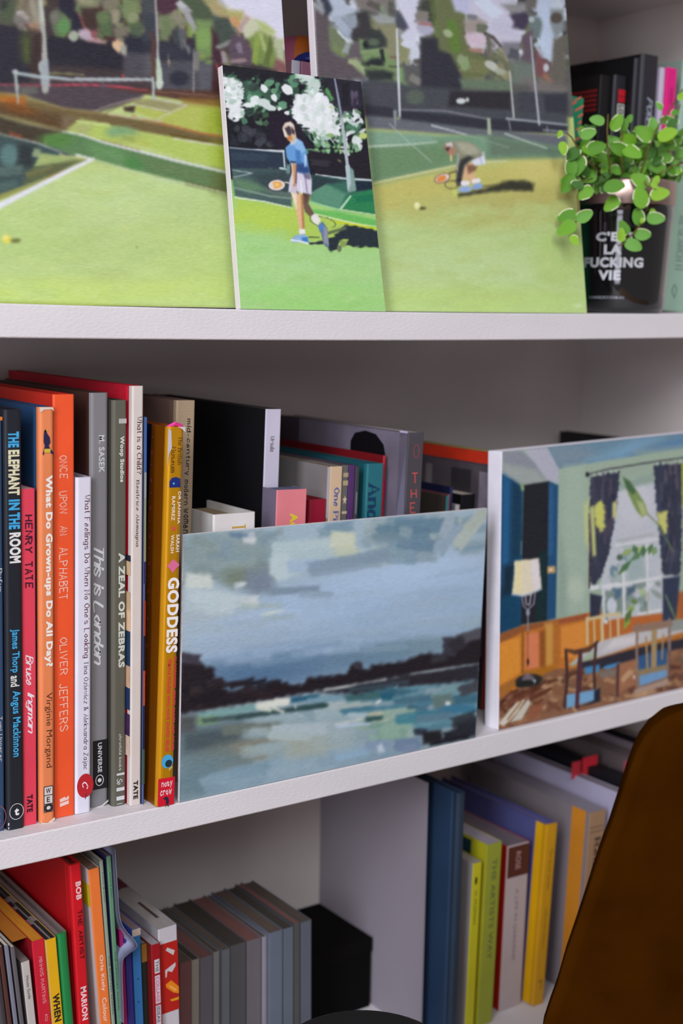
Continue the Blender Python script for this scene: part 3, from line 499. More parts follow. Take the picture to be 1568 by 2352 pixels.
    z.poly([(820, 1110), (1345, 1150), (1370, 1450), (1050, 1410), (820, 1320)], (58, 108, 92), soft=10).poly([(830, 1110), (1120, 1160), (960, 1190), (820, 1260)], (44, 60, 66), soft=16).poly([(830, 1260), (960, 1190), (1120, 1270), (1060, 1400), (820, 1330)], (92, 146, 120), soft=16).poly([(1130, 1290), (1345, 1220), (1370, 1440), (1080, 1400)], (44, 130, 82), soft=20).stroke(1270, 1310, 160, 60, (30, 116, 80), -.1)
    z.line([(860, 1105), (1100, 1140), (1340, 1155)], [8, 14, 14], (206, 214, 220)).poly([(1180, 1160), (1345, 1160), (1350, 1230), (1200, 1250)], (30, 44, 58), soft=8).line([(820, 1270), (960, 1190)], 7, (140, 170, 150), a=.7).line([(1070, 1400), (1155, 1290)], [22, 16], (176, 214, 180)).line([(800, 1335), (1060, 1405), (1370, 1450)], [14, 18, 12], (150, 206, 150)).line([(1060, 1400), (1370, 1448)], 10, (190, 216, 150))
    z.poly([(820, 1400), (1060, 1420), (1380, 1490), (1385, 1560), (1100, 1500), (850, 1440)], (110, 190, 96), soft=14).line([(860, 1440), (1060, 1490), (1240, 1530), (1385, 1545)], [8, 12, 12, 6], (224, 236, 180)).line([(1000, 1500), (1385, 1565)], 14, (206, 214, 40), soft=8)
    z.line([(1020, 290), (1050, 450), (1080, 640)], [14, 20, 22], (136, 144, 162)).line([(1080, 640), (1110, 860), (1130, 1040)], [26, 28, 26], (176, 186, 190)).line([(1130, 1040), (1150, 1230)], [40, 44], (176, 196, 200)).poly([(1150, 1040), (1180, 1070), (1205, 1240), (1130, 1260), (1160, 1180)], (130, 160, 150), soft=6)
    # shadow
    z.poly([(800, 1680), (900, 1670), (1000, 1640), (1080, 1560), (1100, 1530), (1385, 1575), (1405, 1725), (1180, 1715), (1120, 1700), (1140, 1650), (1060, 1670), (1050, 1740), (980, 1755), (940, 1700), (830, 1700)], (40, 50, 58), soft=6, rough=2)
    z.poly([(1060, 1660), (1120, 1665), (1115, 1715), (1070, 1720)], (140, 160, 90), soft=8).line([(800, 1635), (890, 1638)], 8, (70, 80, 60)).ell(1060, 1730, 20, 30, (110, 120, 90)).line([(970, 1600), (1110, 1560)], 26, (96, 110, 80), soft=16)
    for k in range(26):
        a0, a1 = 2*pi*k/26, 2*pi*(k+1)/26
        z.line([(920+112*cos(a0)*cos(.25)-42*sin(a0)*sin(.25), 1505+112*cos(a0)*sin(.25)+42*sin(a0)*cos(.25)), (920+112*cos(a1)*cos(.25)-42*sin(a1)*sin(.25), 1505+112*cos(a1)*sin(.25)+42*sin(a1)*cos(.25))], 8, (96, 110, 84))
    # figure
    SK, SH, HR = (226, 184, 140), (120, 84, 70), (206, 186, 160)
    z.poly([(750, 1260), (820, 1270), (800, 1350), (850, 1440), (820, 1470), (770, 1420), (748, 1330)], (112, 88, 74), soft=6).poly([(760, 1260), (800, 1270), (780, 1340)], (80, 62, 58), soft=10)
    z.poly([(650, 1250), (745, 1260), (752, 1400), (768, 1560), (722, 1570), (700, 1440), (680, 1340)], SK, soft=5).poly([(650, 1250), (700, 1260), (700, 1400), (680, 1350)], (240, 224, 196), soft=8).poly([(735, 1270), (752, 1270), (768, 1560), (750, 1560)], (176, 122, 80), soft=8)
    z.poly([(820, 1460), (860, 1430), (905, 1490), (880, 1535), (840, 1510)], (232, 230, 226), soft=4).poly([(720, 1570), (768, 1562), (775, 1605), (725, 1610)], (236, 236, 236), soft=4)
    z.poly([(880, 1540), (920, 1500), (960, 1560), (975, 1710), (960, 1725), (925, 1690), (905, 1600)], (110, 124, 150), soft=4).poly([(880, 1545), (915, 1505), (930, 1560), (900, 1600)], (84, 130, 190), soft=4).poly([(930, 1540), (955, 1560), (972, 1700), (930, 1680)], (146, 150, 166), soft=6)
    z.poly([(650, 1655), (690, 1620), (770, 1605), (800, 1650), (800, 1685), (740, 1680), (660, 1680)], (146, 180, 218), soft=4).poly([(740, 1640), (790, 1630), (803, 1680), (750, 1672)], (66, 128, 196), soft=5).line([(655, 1660), (720, 1668), (795, 1688)], 14, (232, 236, 240))
    z.poly([(660, 1090), (700, 1080), (810, 1090), (828, 1150), (826, 1275), (780, 1265), (700, 1250), (630, 1255), (640, 1160)], (214, 210, 226), soft=5).line([(700, 1120), (690, 1250)], 14, (178, 170, 190)).line([(770, 1110), (790, 1265)], 16, (168, 158, 186)).line([(735, 1150), (745, 1262)], 14, (236, 232, 242)).poly([(750, 1090), (810, 1100), (820, 1150), (770, 1140)], (120, 112, 140), soft=8)
    z.poly([(605, 880), (650, 840), (700, 800), (750, 830), (780, 900), (795, 1000), (810, 1090), (750, 1095), (700, 1080), (660, 1050), (640, 1000), (615, 960)], (104, 158, 214), soft=5)
    z.poly([(700, 800), (745, 830), (776, 900), (740, 930), (690, 880), (660, 840)], (140, 186, 228), soft=10).poly([(700, 1000), (760, 1010), (812, 1060), (806, 1095), (750, 1096), (700, 1085)], (46, 76, 130), soft=12).poly([(690, 900), (730, 900), (740, 1020), (700, 1010)], (72, 124, 186), soft=12).poly([(765, 930), (785, 950), (780, 1040), (765, 1040)], (180, 210, 236), soft=8).line([(690, 1000), (650, 1000)], 12, (56, 56, 70))
    z.poly([(655, 1005), (700, 1005), (698, 1110), (690, 1190), (700, 1240), (665, 1240), (668, 1180), (660, 1090)], (196, 150, 118), soft=5).line([(700, 1020), (694, 1180)], 10, (110, 78, 72)).line([(662, 1020), (672, 1180)], 10, (236, 210, 180)).poly([(650, 1200), (700, 1200), (715, 1260), (690, 1275), (660, 1250)], (206, 196, 204), soft=8).line([(700, 1240), (712, 1270)], 8, (90, 80, 90))
    z.poly([(580, 710), (600, 670), (650, 658), (680, 690), (690, 750), (700, 800), (660, 850), (635, 820), (600, 780)], HR, soft=5).poly([(600, 720), (640, 690), (660, 740), (650, 790), (625, 770)], (70, 60, 74), soft=6).poly([(590, 700), (625, 665), (670, 680), (670, 720), (630, 690)], (226, 214, 206), soft=5).poly([(655, 700), (685, 740), (680, 770), (660, 760)], (72, 56, 58), soft=6).poly([(620, 790), (655, 770), (665, 810), (630, 825)], (200, 130, 70), soft=5).poly([(580, 715), (600, 730), (622, 790), (600, 790)], (232, 222, 206), soft=4).poly([(640, 850), (700, 800), (705, 830), (660, 860)], (196, 204, 214), soft=5)
    z.ell(530, 1197, 76, 52, (48, 48, 60), ang=-.05).ell(532, 1197, 70, 45, (222, 214, 206), ang=-.05).poly([(497, 1170), (560, 1160), (582, 1195), (560, 1218), (510, 1228)], (232, 166, 84), soft=5).ell(532, 1192, 20, 16, (240, 200, 130), soft=8).line([(600, 1170), (640, 1180)], 12, (210, 200, 190))
    face(root, A)
player_painting()

# --- large painting, right: player bending to pick up a ball
def ball_painting():
    y0, t = 0.014, 0.159; z0 = z_top(0.79)
    br = onplane(1347, 716.5, y0, t, z0); ur = onplane(1297, 0, y0, t, z0); a, b = onplane(718, 0, y0, t, z0), onplane(727, 173, y0, t, z0)
    bl = to_z(a, b, z_top(0.64)+0.0003); br[2] = z_top(br[0])+0.0003; zt = 0.305
    C = [bl, br, to_z(br, ur, zt), to_z(b, a, zt)]
    root = canvas('large painting of a tennis player bending for a ball, beside the potted plant', C, 0.009, group='tennis paintings on the top shelf')
    A = Art(C, 0.0007, (186, 200, 122)); z = Zm(A, 700, 0, 2.376)
    z.poly([(300, 850), (1600, 850), (1600, 1800), (300, 1800)], (184, 208, 140), soft=50).poly([(350, 990), (820, 890), (1420, 850), (1500, 1200), (400, 1190)], (194, 190, 108), soft=50).ell(900, 1160, 380, 90, (186, 190, 116), soft=90)
    z.poly([(850, 1050), (1450, 1000), (1480, 1200), (900, 1200)], (180, 176, 104), soft=90, a=.7).ell(1330, 930, 200, 70, (206, 198, 120), soft=80).ell(900, 1500, 500, 140, (194, 218, 156), soft=130, a=.7).ell(900, 1640, 600, 80, (188, 216, 122), soft=70, a=.7).ell(1380, 1400, 140, 200, (178, 206, 118), soft=90, a=.6)
    z.dabs([(400, 1150), (1480, 1100), (1530, 1690), (430, 1690)], 160, [(188, 210, 140), (182, 206, 130), (194, 214, 148), (184, 200, 124)], L=(90, 240), W=(20, 50), a=.22, seed=6)
    z.ell(1490, 1668, 22, 10, (206, 222, 170), soft=8)
    # trees
    z.poly([(-100, -700), (1600, -700), (1600, 640), (-100, 640)], (92, 92, 90), soft=4)
    z.dabs([(0, -600), (1450, -600), (1450, 450), (0, 430)], 420, [(84, 88, 76), (110, 114, 84), (66, 66, 70), (128, 132, 104), (92, 98, 78), (150, 152, 150), (74, 78, 62), (168, 172, 182)], L=(50, 120), W=(30, 70), kind='e', ang=(0, 3.1), seed=41)
    z.poly([(40, 0), (150, 10), (250, 220), (330, 430), (70, 440), (50, 200)], (98, 92, 100), soft=20).dabs([(60, 60), (330, 60), (330, 330), (120, 300)], 20, [(110, 116, 96), (92, 88, 98), (150, 156, 160), (120, 132, 100)], L=(50, 100), W=(40, 60), kind='e', ang=(0, 3), seed=42)
    LT, L2 = (202, 210, 220), (180, 190, 200)
    z.dabs([(90, 0), (290, 0), (280, 90), (200, 230), (130, 110)], 22, [LT, L2, (196, 204, 208), (120, 132, 130)], L=(60, 120), W=(24, 44), ang=(-.4, .9), seed=43)
    z.dabs([(500, -60), (620, -40), (640, 200), (620, 330), (560, 330), (540, 180)], 34, [LT, (216, 222, 232), L2], L=(50, 110), W=(30, 50), kind='e', ang=(0, 3), seed=44)
    z.dabs([(780, -100), (1120, -100), (1180, 200), (1060, 300), (900, 260), (870, 130), (800, 60)], 60, [LT, (206, 206, 222), (212, 200, 210), (190, 194, 208)], L=(70, 130), W=(40, 70), kind='e', ang=(0, 3), seed=45)
    z.poly([(800, -40), (910, -20), (900, 70), (830, 60)], (196, 202, 226), soft=14).poly([(880, 190), (970, 200), (980, 250), (900, 260)], (206, 192, 202), soft=14).poly([(1000, 60), (1120, 100), (1120, 170), (1040, 160)], (206, 206, 224), soft=16)
    z.dabs([(1270, -80), (1400, -80), (1410, 100), (1360, 310), (1290, 330), (1250, 100)], 34, [(196, 208, 226), LT, (180, 196, 212)], L=(60, 110), W=(30, 55), kind='e', ang=(0, 3), seed=46)
    for x, y, rx, ry, c in [(300, 190, 60, 40, (62, 62, 64)), (310, 110, 34, 40, (74, 78, 70)), (400, 210, 50, 40, (48, 54, 52)), (340, 260, 34, 34, (52, 56, 56)), (370, 340, 60, 34, (44, 50, 48)), (400, 400, 80, 40, (46, 52, 50)), (520, 100, 34, 50, (98, 102, 100)), (530, 130, 30, 30, (64, 68, 70)), (660, 60, 30, 60, (66, 70, 62)), (700, 110, 40, 40, (58, 62, 56)), (710, 230, 40, 40, (50, 56, 54)), (690, 300, 50, 50, (70, 74, 70)), (750, 340, 60, 60, (54, 54, 58)), (700, 400, 60, 50, (76, 80, 78)), (790, 400, 40, 80, (66, 60, 62)), (1170, 110, 50, 40, (78, 76, 92)), (1140, 60, 20, 30, (98, 96, 110)), (960, 140, 40, 30, (122, 126, 130)), (905, 160, 30, 40, (170, 150, 156)), (630, 140, 60, 20, (156, 130, 132)), (1010, 250, 24, 60, (128, 122, 120)), (1060, 230, 60, 14, (118, 112, 108)), (1300, 370, 50, 50, (110, 84, 84)), (1310, 370, 14, 22, (200, 200, 206)), (1340, 430, 40, 30, (130, 104, 94))]:
        z.ell(x, y, rx, ry, c, ragged=2.0, soft=5)
    z.dabs([(340, 150), (440, 160), (470, 440), (400, 440)], 14, [(120, 148, 84), (96, 120, 70), (50, 56, 52), (110, 130, 96)], L=(40, 80), W=(24, 50), kind='e', ang=(0, 3), seed=47)
    z.dabs([(700, 20), (830, 40), (860, 330), (760, 220)], 24, [(110, 122, 76), (88, 100, 64), (132, 134, 96), (120, 126, 84)], L=(50, 110), W=(30, 55), kind='e', ang=(1, 2), seed=48)
    z.dabs([(820, 260), (1100, 300), (1100, 430), (850, 430)], 24, [(140, 136, 104), (118, 122, 84), (160, 150, 120), (104, 108, 80)], L=(50, 100), W=(30, 50), kind='e', ang=(0, 3), seed=49)
    z.stroke(1010, 360, 80, 34, (196, 196, 190), .5).stroke(1060, 385, 60, 24, (180, 184, 170), .4).ell(770, 180, 34, 16, (140, 170, 110), ang=.3).stroke(540, 400, 70, 50, (112, 138, 84), 1.3).stroke(480, 455, 60, 16, (130, 160, 100), -.3).stroke(230, 210, 90, 34, (196, 204, 210), 1.1)
    # --- brushwork of the trees
    S = dict(soft=14); a_ = Zm(A, 720, 0, 2.987); b_ = Zm(A, 1000, 0, 2.89)
    a_.poly([(0, 60), (90, 90), (110, 160), (130, 380), (240, 420), (360, 540), (20, 530)], (92, 84, 88), **S).poly([(150, 380), (240, 300), (330, 290), (340, 420), (260, 420)], (100, 92, 98), **S).poly([(40, -30), (110, -20), (140, 80), (80, 110), (50, 60)], (58, 64, 76), **S).poly([(-20, 20), (60, 20), (75, 80), (60, 100), (10, 60)], (150, 154, 158), **S)
    a_.poly([(80, -40), (200, -40), (220, 30), (310, 80), (240, 100), (160, 135), (105, 120), (130, 60)], (178, 188, 204), **S).poly([(160, 130), (290, 100), (300, 160), (250, 270), (200, 260), (170, 200)], (146, 156, 170), **S).stroke(190, 170, 150, 50, (166, 176, 192), .9).poly([(100, 180), (160, 200), (200, 280), (260, 300), (220, 390), (160, 380), (110, 330)], (112, 124, 96), **S).stroke(180, 350, 110, 50, (118, 132, 88), .6).stroke(225, 330, 80, 40, (150, 160, 160), -1.2).line([(165, 215), (200, 255), (240, 290)], 12, (208, 216, 224)).poly([(240, 410), (290, 400), (365, 470), (350, 520), (290, 470)], (156, 172, 126), **S).stroke(270, 430, 70, 34, (160, 172, 132), .3)
    a_.poly([(270, -30), (560, -30), (560, 100), (480, 110), (380, 70), (300, 60)], (122, 116, 112), **S).stroke(420, 40, 110, 44, (92, 88, 84), .4).stroke(480, 80, 90, 40, (124, 136, 116), 1.2).stroke(530, 60, 90, 40, (88, 90, 84), 1.5).poly([(390, 110), (480, 100), (560, 120), (560, 170), (440, 170)], (152, 158, 156), **S).poly([(400, 170), (570, 170), (570, 440), (480, 440), (450, 240)], (138, 138, 108), **S).stroke(620, 350, 170, 90, (140, 142, 108), 1.5).poly([(310, 270), (360, 260), (480, 340), (580, 440), (560, 590), (500, 570), (370, 520), (330, 400)], (122, 146, 100), **S)
    a_.poly([(290, 90), (370, 80), (390, 180), (400, 220), (350, 270), (260, 240), (270, 200), (320, 180)], (60, 58, 62), **S).poly([(380, 230), (450, 200), (500, 270), (500, 320), (430, 340), (340, 350), (340, 290)], (56, 62, 62), **S).ell(358, 305, 22, 22, (36, 40, 44), soft=8).ell(410, 290, 40, 26, (90, 104, 86), soft=16).stroke(400, 350, 170, 26, (130, 154, 110), -.1).poly([(330, 440), (400, 400), (480, 400), (480, 450), (420, 470), (350, 450)], (42, 46, 50), **S).poly([(350, 480), (480, 480), (550, 500), (540, 550), (380, 550)], (50, 56, 56), **S).stroke(470, 380, 80, 26, (44, 50, 50), 1.4).stroke(430, 460, 90, 20, (110, 130, 90), .1).poly([(580, 450), (640, 480), (650, 590), (560, 590)], (122, 152, 104), **S).stroke(550, 395, 60, 14, (120, 84, 76), .1).stroke(550, 458, 70, 12, (74, 70, 60), .05)
    a_.poly([(550, -40), (740, -40), (700, 60), (720, 160), (700, 270), (740, 370), (700, 450), (650, 400), (670, 320), (600, 270), (640, 190), (600, 110)], (204, 206, 222), **S).stroke(650, 300, 90, 60, (206, 212, 226), .3).stroke(700, 390, 90, 44, (198, 208, 220), 1.2).poly([(560, 80), (600, 100), (650, 190), (620, 215), (570, 180)], (76, 78, 92), **S).stroke(740, 120, 90, 90, (130, 124, 118), .2).poly([(700, 150), (800, 150), (850, 190), (790, 250), (720, 230)], (172, 172, 194), **S).stroke(770, 165, 110, 26, (160, 120, 118), .15)
    a_.poly([(790, -30), (1000, -30), (1000, 230), (860, 250), (810, 170)], (84, 96, 62), **S).stroke(860, 200, 160, 60, (104, 124, 68), 1.6).stroke(860, 120, 60, 40, (60, 62, 48), .5).poly([(730, 260), (820, 240), (830, 380), (740, 400)], (110, 114, 96), **S).poly([(790, 310), (860, 265), (900, 300), (860, 360), (800, 370)], (48, 54, 54), **S).poly([(760, 480), (860, 370), (1000, 380), (1000, 640), (740, 600)], (60, 62, 70), **S).stroke(725, 420, 80, 34, (88, 86, 82), -.1).poly([(610, 440), (700, 450), (740, 540), (700, 610), (620, 560)], (92, 92, 92), **S).stroke(700, 550, 90, 50, (128, 126, 120), .5)
    b_.poly([(-100, 250), (40, 250), (90, 350), (170, 500), (170, 650), (-100, 650)], (52, 52, 62), **S).poly([(-20, -40), (100, -40), (200, 100), (190, 240), (230, 330), (330, 380), (320, 520), (180, 520), (100, 360), (20, 330)], (104, 112, 76), **S).stroke(120, 240, 220, 70, (96, 124, 60), 1.4).stroke(260, 440, 200, 90, (118, 122, 82), .1).stroke(190, 420, 90, 60, (134, 158, 112), 1.3).ell(80, 222, 34, 24, (158, 174, 136), ang=.5, soft=10).ell(165, 395, 24, 34, (140, 156, 120), soft=14)
    b_.poly([(90, -40), (250, -40), (270, 60), (220, 95), (130, 75)], (184, 186, 214), **S).poly([(220, 0), (480, -40), (470, 80), (510, 130), (560, 200), (560, 280), (480, 320), (380, 280), (340, 200), (230, 90)], (196, 194, 212), **S).stroke(350, 50, 180, 80, (202, 212, 228), .7).stroke(440, 180, 150, 80, (190, 190, 208), .4).poly([(185, 140), (270, 110), (340, 150), (300, 220), (200, 210)], (156, 146, 140), **S).stroke(305, 190, 70, 60, (104, 112, 96), .2).poly([(205, 230), (260, 215), (330, 240), (320, 300), (270, 320), (215, 290)], (204, 186, 200), **S).stroke(270, 335, 90, 26, (166, 128, 116), .1).stroke(240, 115, 60, 36, (120, 122, 128), .1)
    b_.line([(330, 225), (380, 250), (430, 305)], [26, 22, 16], (86, 80, 76), soft=8).line([(340, 240), (360, 320), (340, 390)], [20, 26, 14], (104, 104, 92), soft=8).poly([(440, 280), (560, 280), (560, 400), (500, 420), (450, 360)], (124, 124, 132), **S).stroke(520, 360, 70, 70, (84, 86, 92), .3).ell(565, 345, 16, 16, (204, 206, 214), soft=6).ell(365, 432, 44, 26, (186, 190, 180), ang=.4, soft=8).ell(430, 478, 34, 22, (164, 170, 148), soft=8).stroke(400, 350, 90, 20, (150, 150, 146), .9).stroke(440, 400, 160, 30, (110, 114, 92), .7)
    b_.poly([(430, 30), (600, 20), (610, 90), (500, 90)], (138, 138, 140), **S).poly([(490, 100), (600, 80), (620, 140), (590, 200), (510, 185), (520, 140)], (66, 60, 80), **S).poly([(600, -30), (690, -30), (660, 60), (600, 60)], (106, 102, 100), **S).poly([(620, 100), (700, 120), (730, 200), (690, 260), (620, 240)], (106, 120, 120), **S).poly([(670, -40), (760, -40), (770, 120), (750, 240), (790, 350), (750, 380), (700, 330), (690, 250), (710, 160), (680, 60)], (184, 198, 220), **S).ell(635, 130, 20, 20, (170, 182, 184), soft=8).stroke(720, 300, 120, 60, (186, 202, 222), 1.2).stroke(690, 340, 80, 26, (170, 176, 190), 1.0)
    b_.poly([(760, 60), (850, 60), (850, 200), (790, 260), (760, 160)], (130, 140, 144), **S).ell(800, 120, 40, 36, (84, 76, 70), soft=14).poly([(780, 260), (860, 240), (860, 640), (740, 560), (770, 400)], (102, 98, 90), **S).poly([(570, 240), (640, 200), (650, 440), (590, 430)], (98, 84, 96), **S).poly([(660, 330), (720, 400), (720, 530), (660, 500)], (120, 80, 84), **S).ell(732, 450, 18, 26, (190, 192, 200), soft=6).stroke(740, 520, 80, 30, (150, 110, 92), .8).poly([(500, 400), (650, 420), (650, 560), (500, 560)], (110, 120, 112), soft=24)
    z.poly([(1180, 430), (1300, 440), (1425, 480), (1430, 520), (1250, 510)], (118, 112, 110), soft=24)
    # hedges above the net
    z.poly([(300, 440), (470, 440), (560, 470), (760, 480), (1000, 520), (1200, 500), (1430, 510), (1435, 700), (320, 620)], (72, 76, 82), soft=14)
    z.poly([(330, 450), (520, 460), (560, 560), (330, 560)], (74, 76, 84), soft=20).ell(600, 530, 50, 40, (90, 100, 90), soft=16).poly([(840, 430), (1120, 440), (1120, 500), (860, 480)], (104, 122, 100), soft=12).poly([(790, 500), (1120, 500), (1120, 600), (780, 580)], (48, 46, 52), soft=10).poly([(1300, 520), (1430, 510), (1430, 620), (1310, 610)], (54, 56, 66), soft=10).stroke(1210, 560, 90, 110, (66, 68, 76), 0)
    z.ell(850, 552, 26, 16, (206, 214, 214)).ell(885, 545, 10, 12, (190, 200, 190))
    z.poly([(325, 570), (480, 590), (500, 650), (330, 640)], (54, 54, 64), soft=6).poly([(515, 600), (990, 650), (1090, 650), (1430, 690), (1435, 730), (1060, 720), (520, 665)], (50, 52, 62), soft=6).poly([(330, 630), (520, 650), (1000, 710), (1430, 740), (1430, 820), (1000, 750), (340, 700)], (104, 108, 116), soft=10)
    # court
    z.poly([(340, 715), (700, 740), (950, 740), (1200, 770), (1430, 810), (1440, 860), (980, 870), (850, 890), (370, 1000)], (120, 156, 128), soft=12)
    z.poly([(360, 800), (900, 780), (820, 900), (370, 1000)], (110, 142, 104), soft=30).poly([(1000, 730), (1400, 810), (1430, 850), (1000, 860)], (104, 126, 106), soft=24).poly([(345, 720), (700, 740), (700, 780), (350, 790)], (132, 166, 142), soft=14)
    z.line([(350, 800), (560, 790), (720, 775)], [12, 8, 5], (196, 216, 196)).line([(460, 675), (560, 770), (690, 885)], 6, (168, 190, 174), a=.8).line([(690, 685), (880, 735)], [9, 7], (196, 204, 206)).line([(880, 735), (1110, 805)], 5, (150, 176, 160), a=.7).line([(1090, 730), (1320, 810)], [8, 6], (186, 202, 190))
    z.line([(375, 1000), (560, 960), (820, 905)], [10, 11, 9], (214, 212, 156)).line([(980, 885), (1100, 878)], 6, (214, 214, 180)).line([(1050, 865), (1320, 858)], 6, (150, 160, 90), a=.6)
    z.line([(510, 600), (760, 605), (990, 648)], [8, 12, 10], (120, 122, 132)).poly([(992, 645), (1010, 645), (1016, 735), (996, 735)], (168, 182, 160), soft=4).line([(1100, 648), (1270, 665), (1430, 682)], [12, 9, 9], (168, 176, 182)).line([(1110, 650), (1120, 710)], 7, (130, 136, 142)).line([(1300, 710), (1430, 720)], 8, (150, 156, 160)).line([(1320, 690), (1322, 720)], 6, (140, 146, 150))
    z.line([(500, 160), (504, 300), (510, 450), (517, 635)], [10, 12, 14, 10], (206, 212, 216)).line([(490, 610), (492, 690)], [20, 8], (140, 144, 150)).line([(1116, 390), (1138, 640)], [8, 10], (190, 194, 188)).line([(1230, 200), (1250, 420), (1277, 680)], [8, 10, 12], (176, 180, 190))
    # figure
    z.poly([(830, 1060), (900, 1045), (980, 1030), (1060, 1000), (1110, 985), (1200, 985), (1250, 1005), (1240, 1045), (1120, 1040), (1000, 1050), (900, 1065), (840, 1075)], (58, 58, 46), soft=10, rough=1)
    z.line([(960, 1018), (1060, 1008)], 8, (110, 104, 66)).poly([(860, 880), (935, 890), (915, 930), (935, 985), (905, 1000), (880, 960), (880, 1000), (855, 1000)], (222, 180, 140), soft=5).poly([(880, 900), (940, 900), (930, 930), (890, 950)], (130, 96, 76), soft=8)
    z.poly([(900, 870), (975, 830), (985, 895), (925, 905)], (220, 224, 238), soft=5).line([(950, 850), (965, 895)], 8, (180, 190, 214))
    z.poly([(800, 775), (850, 765), (920, 785), (965, 830), (970, 850), (900, 880), (860, 920), (850, 990), (825, 1000), (820, 930), (835, 860), (810, 830)], (140, 140, 118), soft=5).poly([(820, 775), (900, 780), (960, 830), (900, 850), (850, 830)], (170, 170, 148), soft=12).poly([(850, 870), (890, 850), (920, 860), (870, 900), (850, 1000), (825, 990), (835, 910)], (54, 56, 56), soft=8).line([(835, 840), (830, 930)], 8, (166, 168, 160)).poly([(818, 985), (850, 975), (858, 1010), (830, 1018)], (44, 46, 56), soft=4)
    z.poly([(755, 800), (775, 780), (800, 780), (820, 830), (800, 860), (770, 830)], (176, 130, 106), soft=5).poly([(765, 785), (800, 775), (805, 800), (775, 800)], (214, 206, 208), soft=5).poly([(760, 810), (790, 800), (780, 830)], (60, 52, 60), soft=5).line([(795, 850), (797, 878)], 9, (226, 206, 150))
    z.line([(860, 1000), (885, 1000)], 26, (234, 232, 236)).line([(920, 990), (945, 985)], 24, (234, 232, 236)).poly([(830, 1045), (850, 1018), (900, 1015), (905, 1045), (870, 1050)], (150, 178, 224), soft=4).poly([(905, 1030), (920, 1005), (960, 998), (972, 1025), (930, 1035)], (140, 170, 220), soft=4).ell(815, 1050, 16, 24, (196, 206, 110))
    z.ell(748, 973, 46, 26, (130, 92, 66), ang=-.35).ell(748, 973, 40, 21, (224, 220, 214), ang=-.35).ell(744, 975, 28, 16, (228, 140, 70), ang=-.35).line([(785, 945), (825, 935)], 7, (80, 70, 60))
    for k in range(20):
        a0, a1 = 2*pi*k/20, 2*pi*(k+1)/20
        z.line([(800+38*cos(a0), 1008+22*sin(a0)), (800+38*cos(a1), 1008+22*sin(a1))], 6, (110, 106, 72))
    z.ell(635, 1137, 26, 8, (84, 84, 56), soft=4).ell(612, 1124, 18, 20, (226, 226, 150)).ell(608, 1118, 10, 12, (240, 240, 196), soft=6)
    z.line([(48, 20), (55, 200), (66, 430)], 8, (176, 172, 178))
    face(root, A, blur=2)
ball_painting()

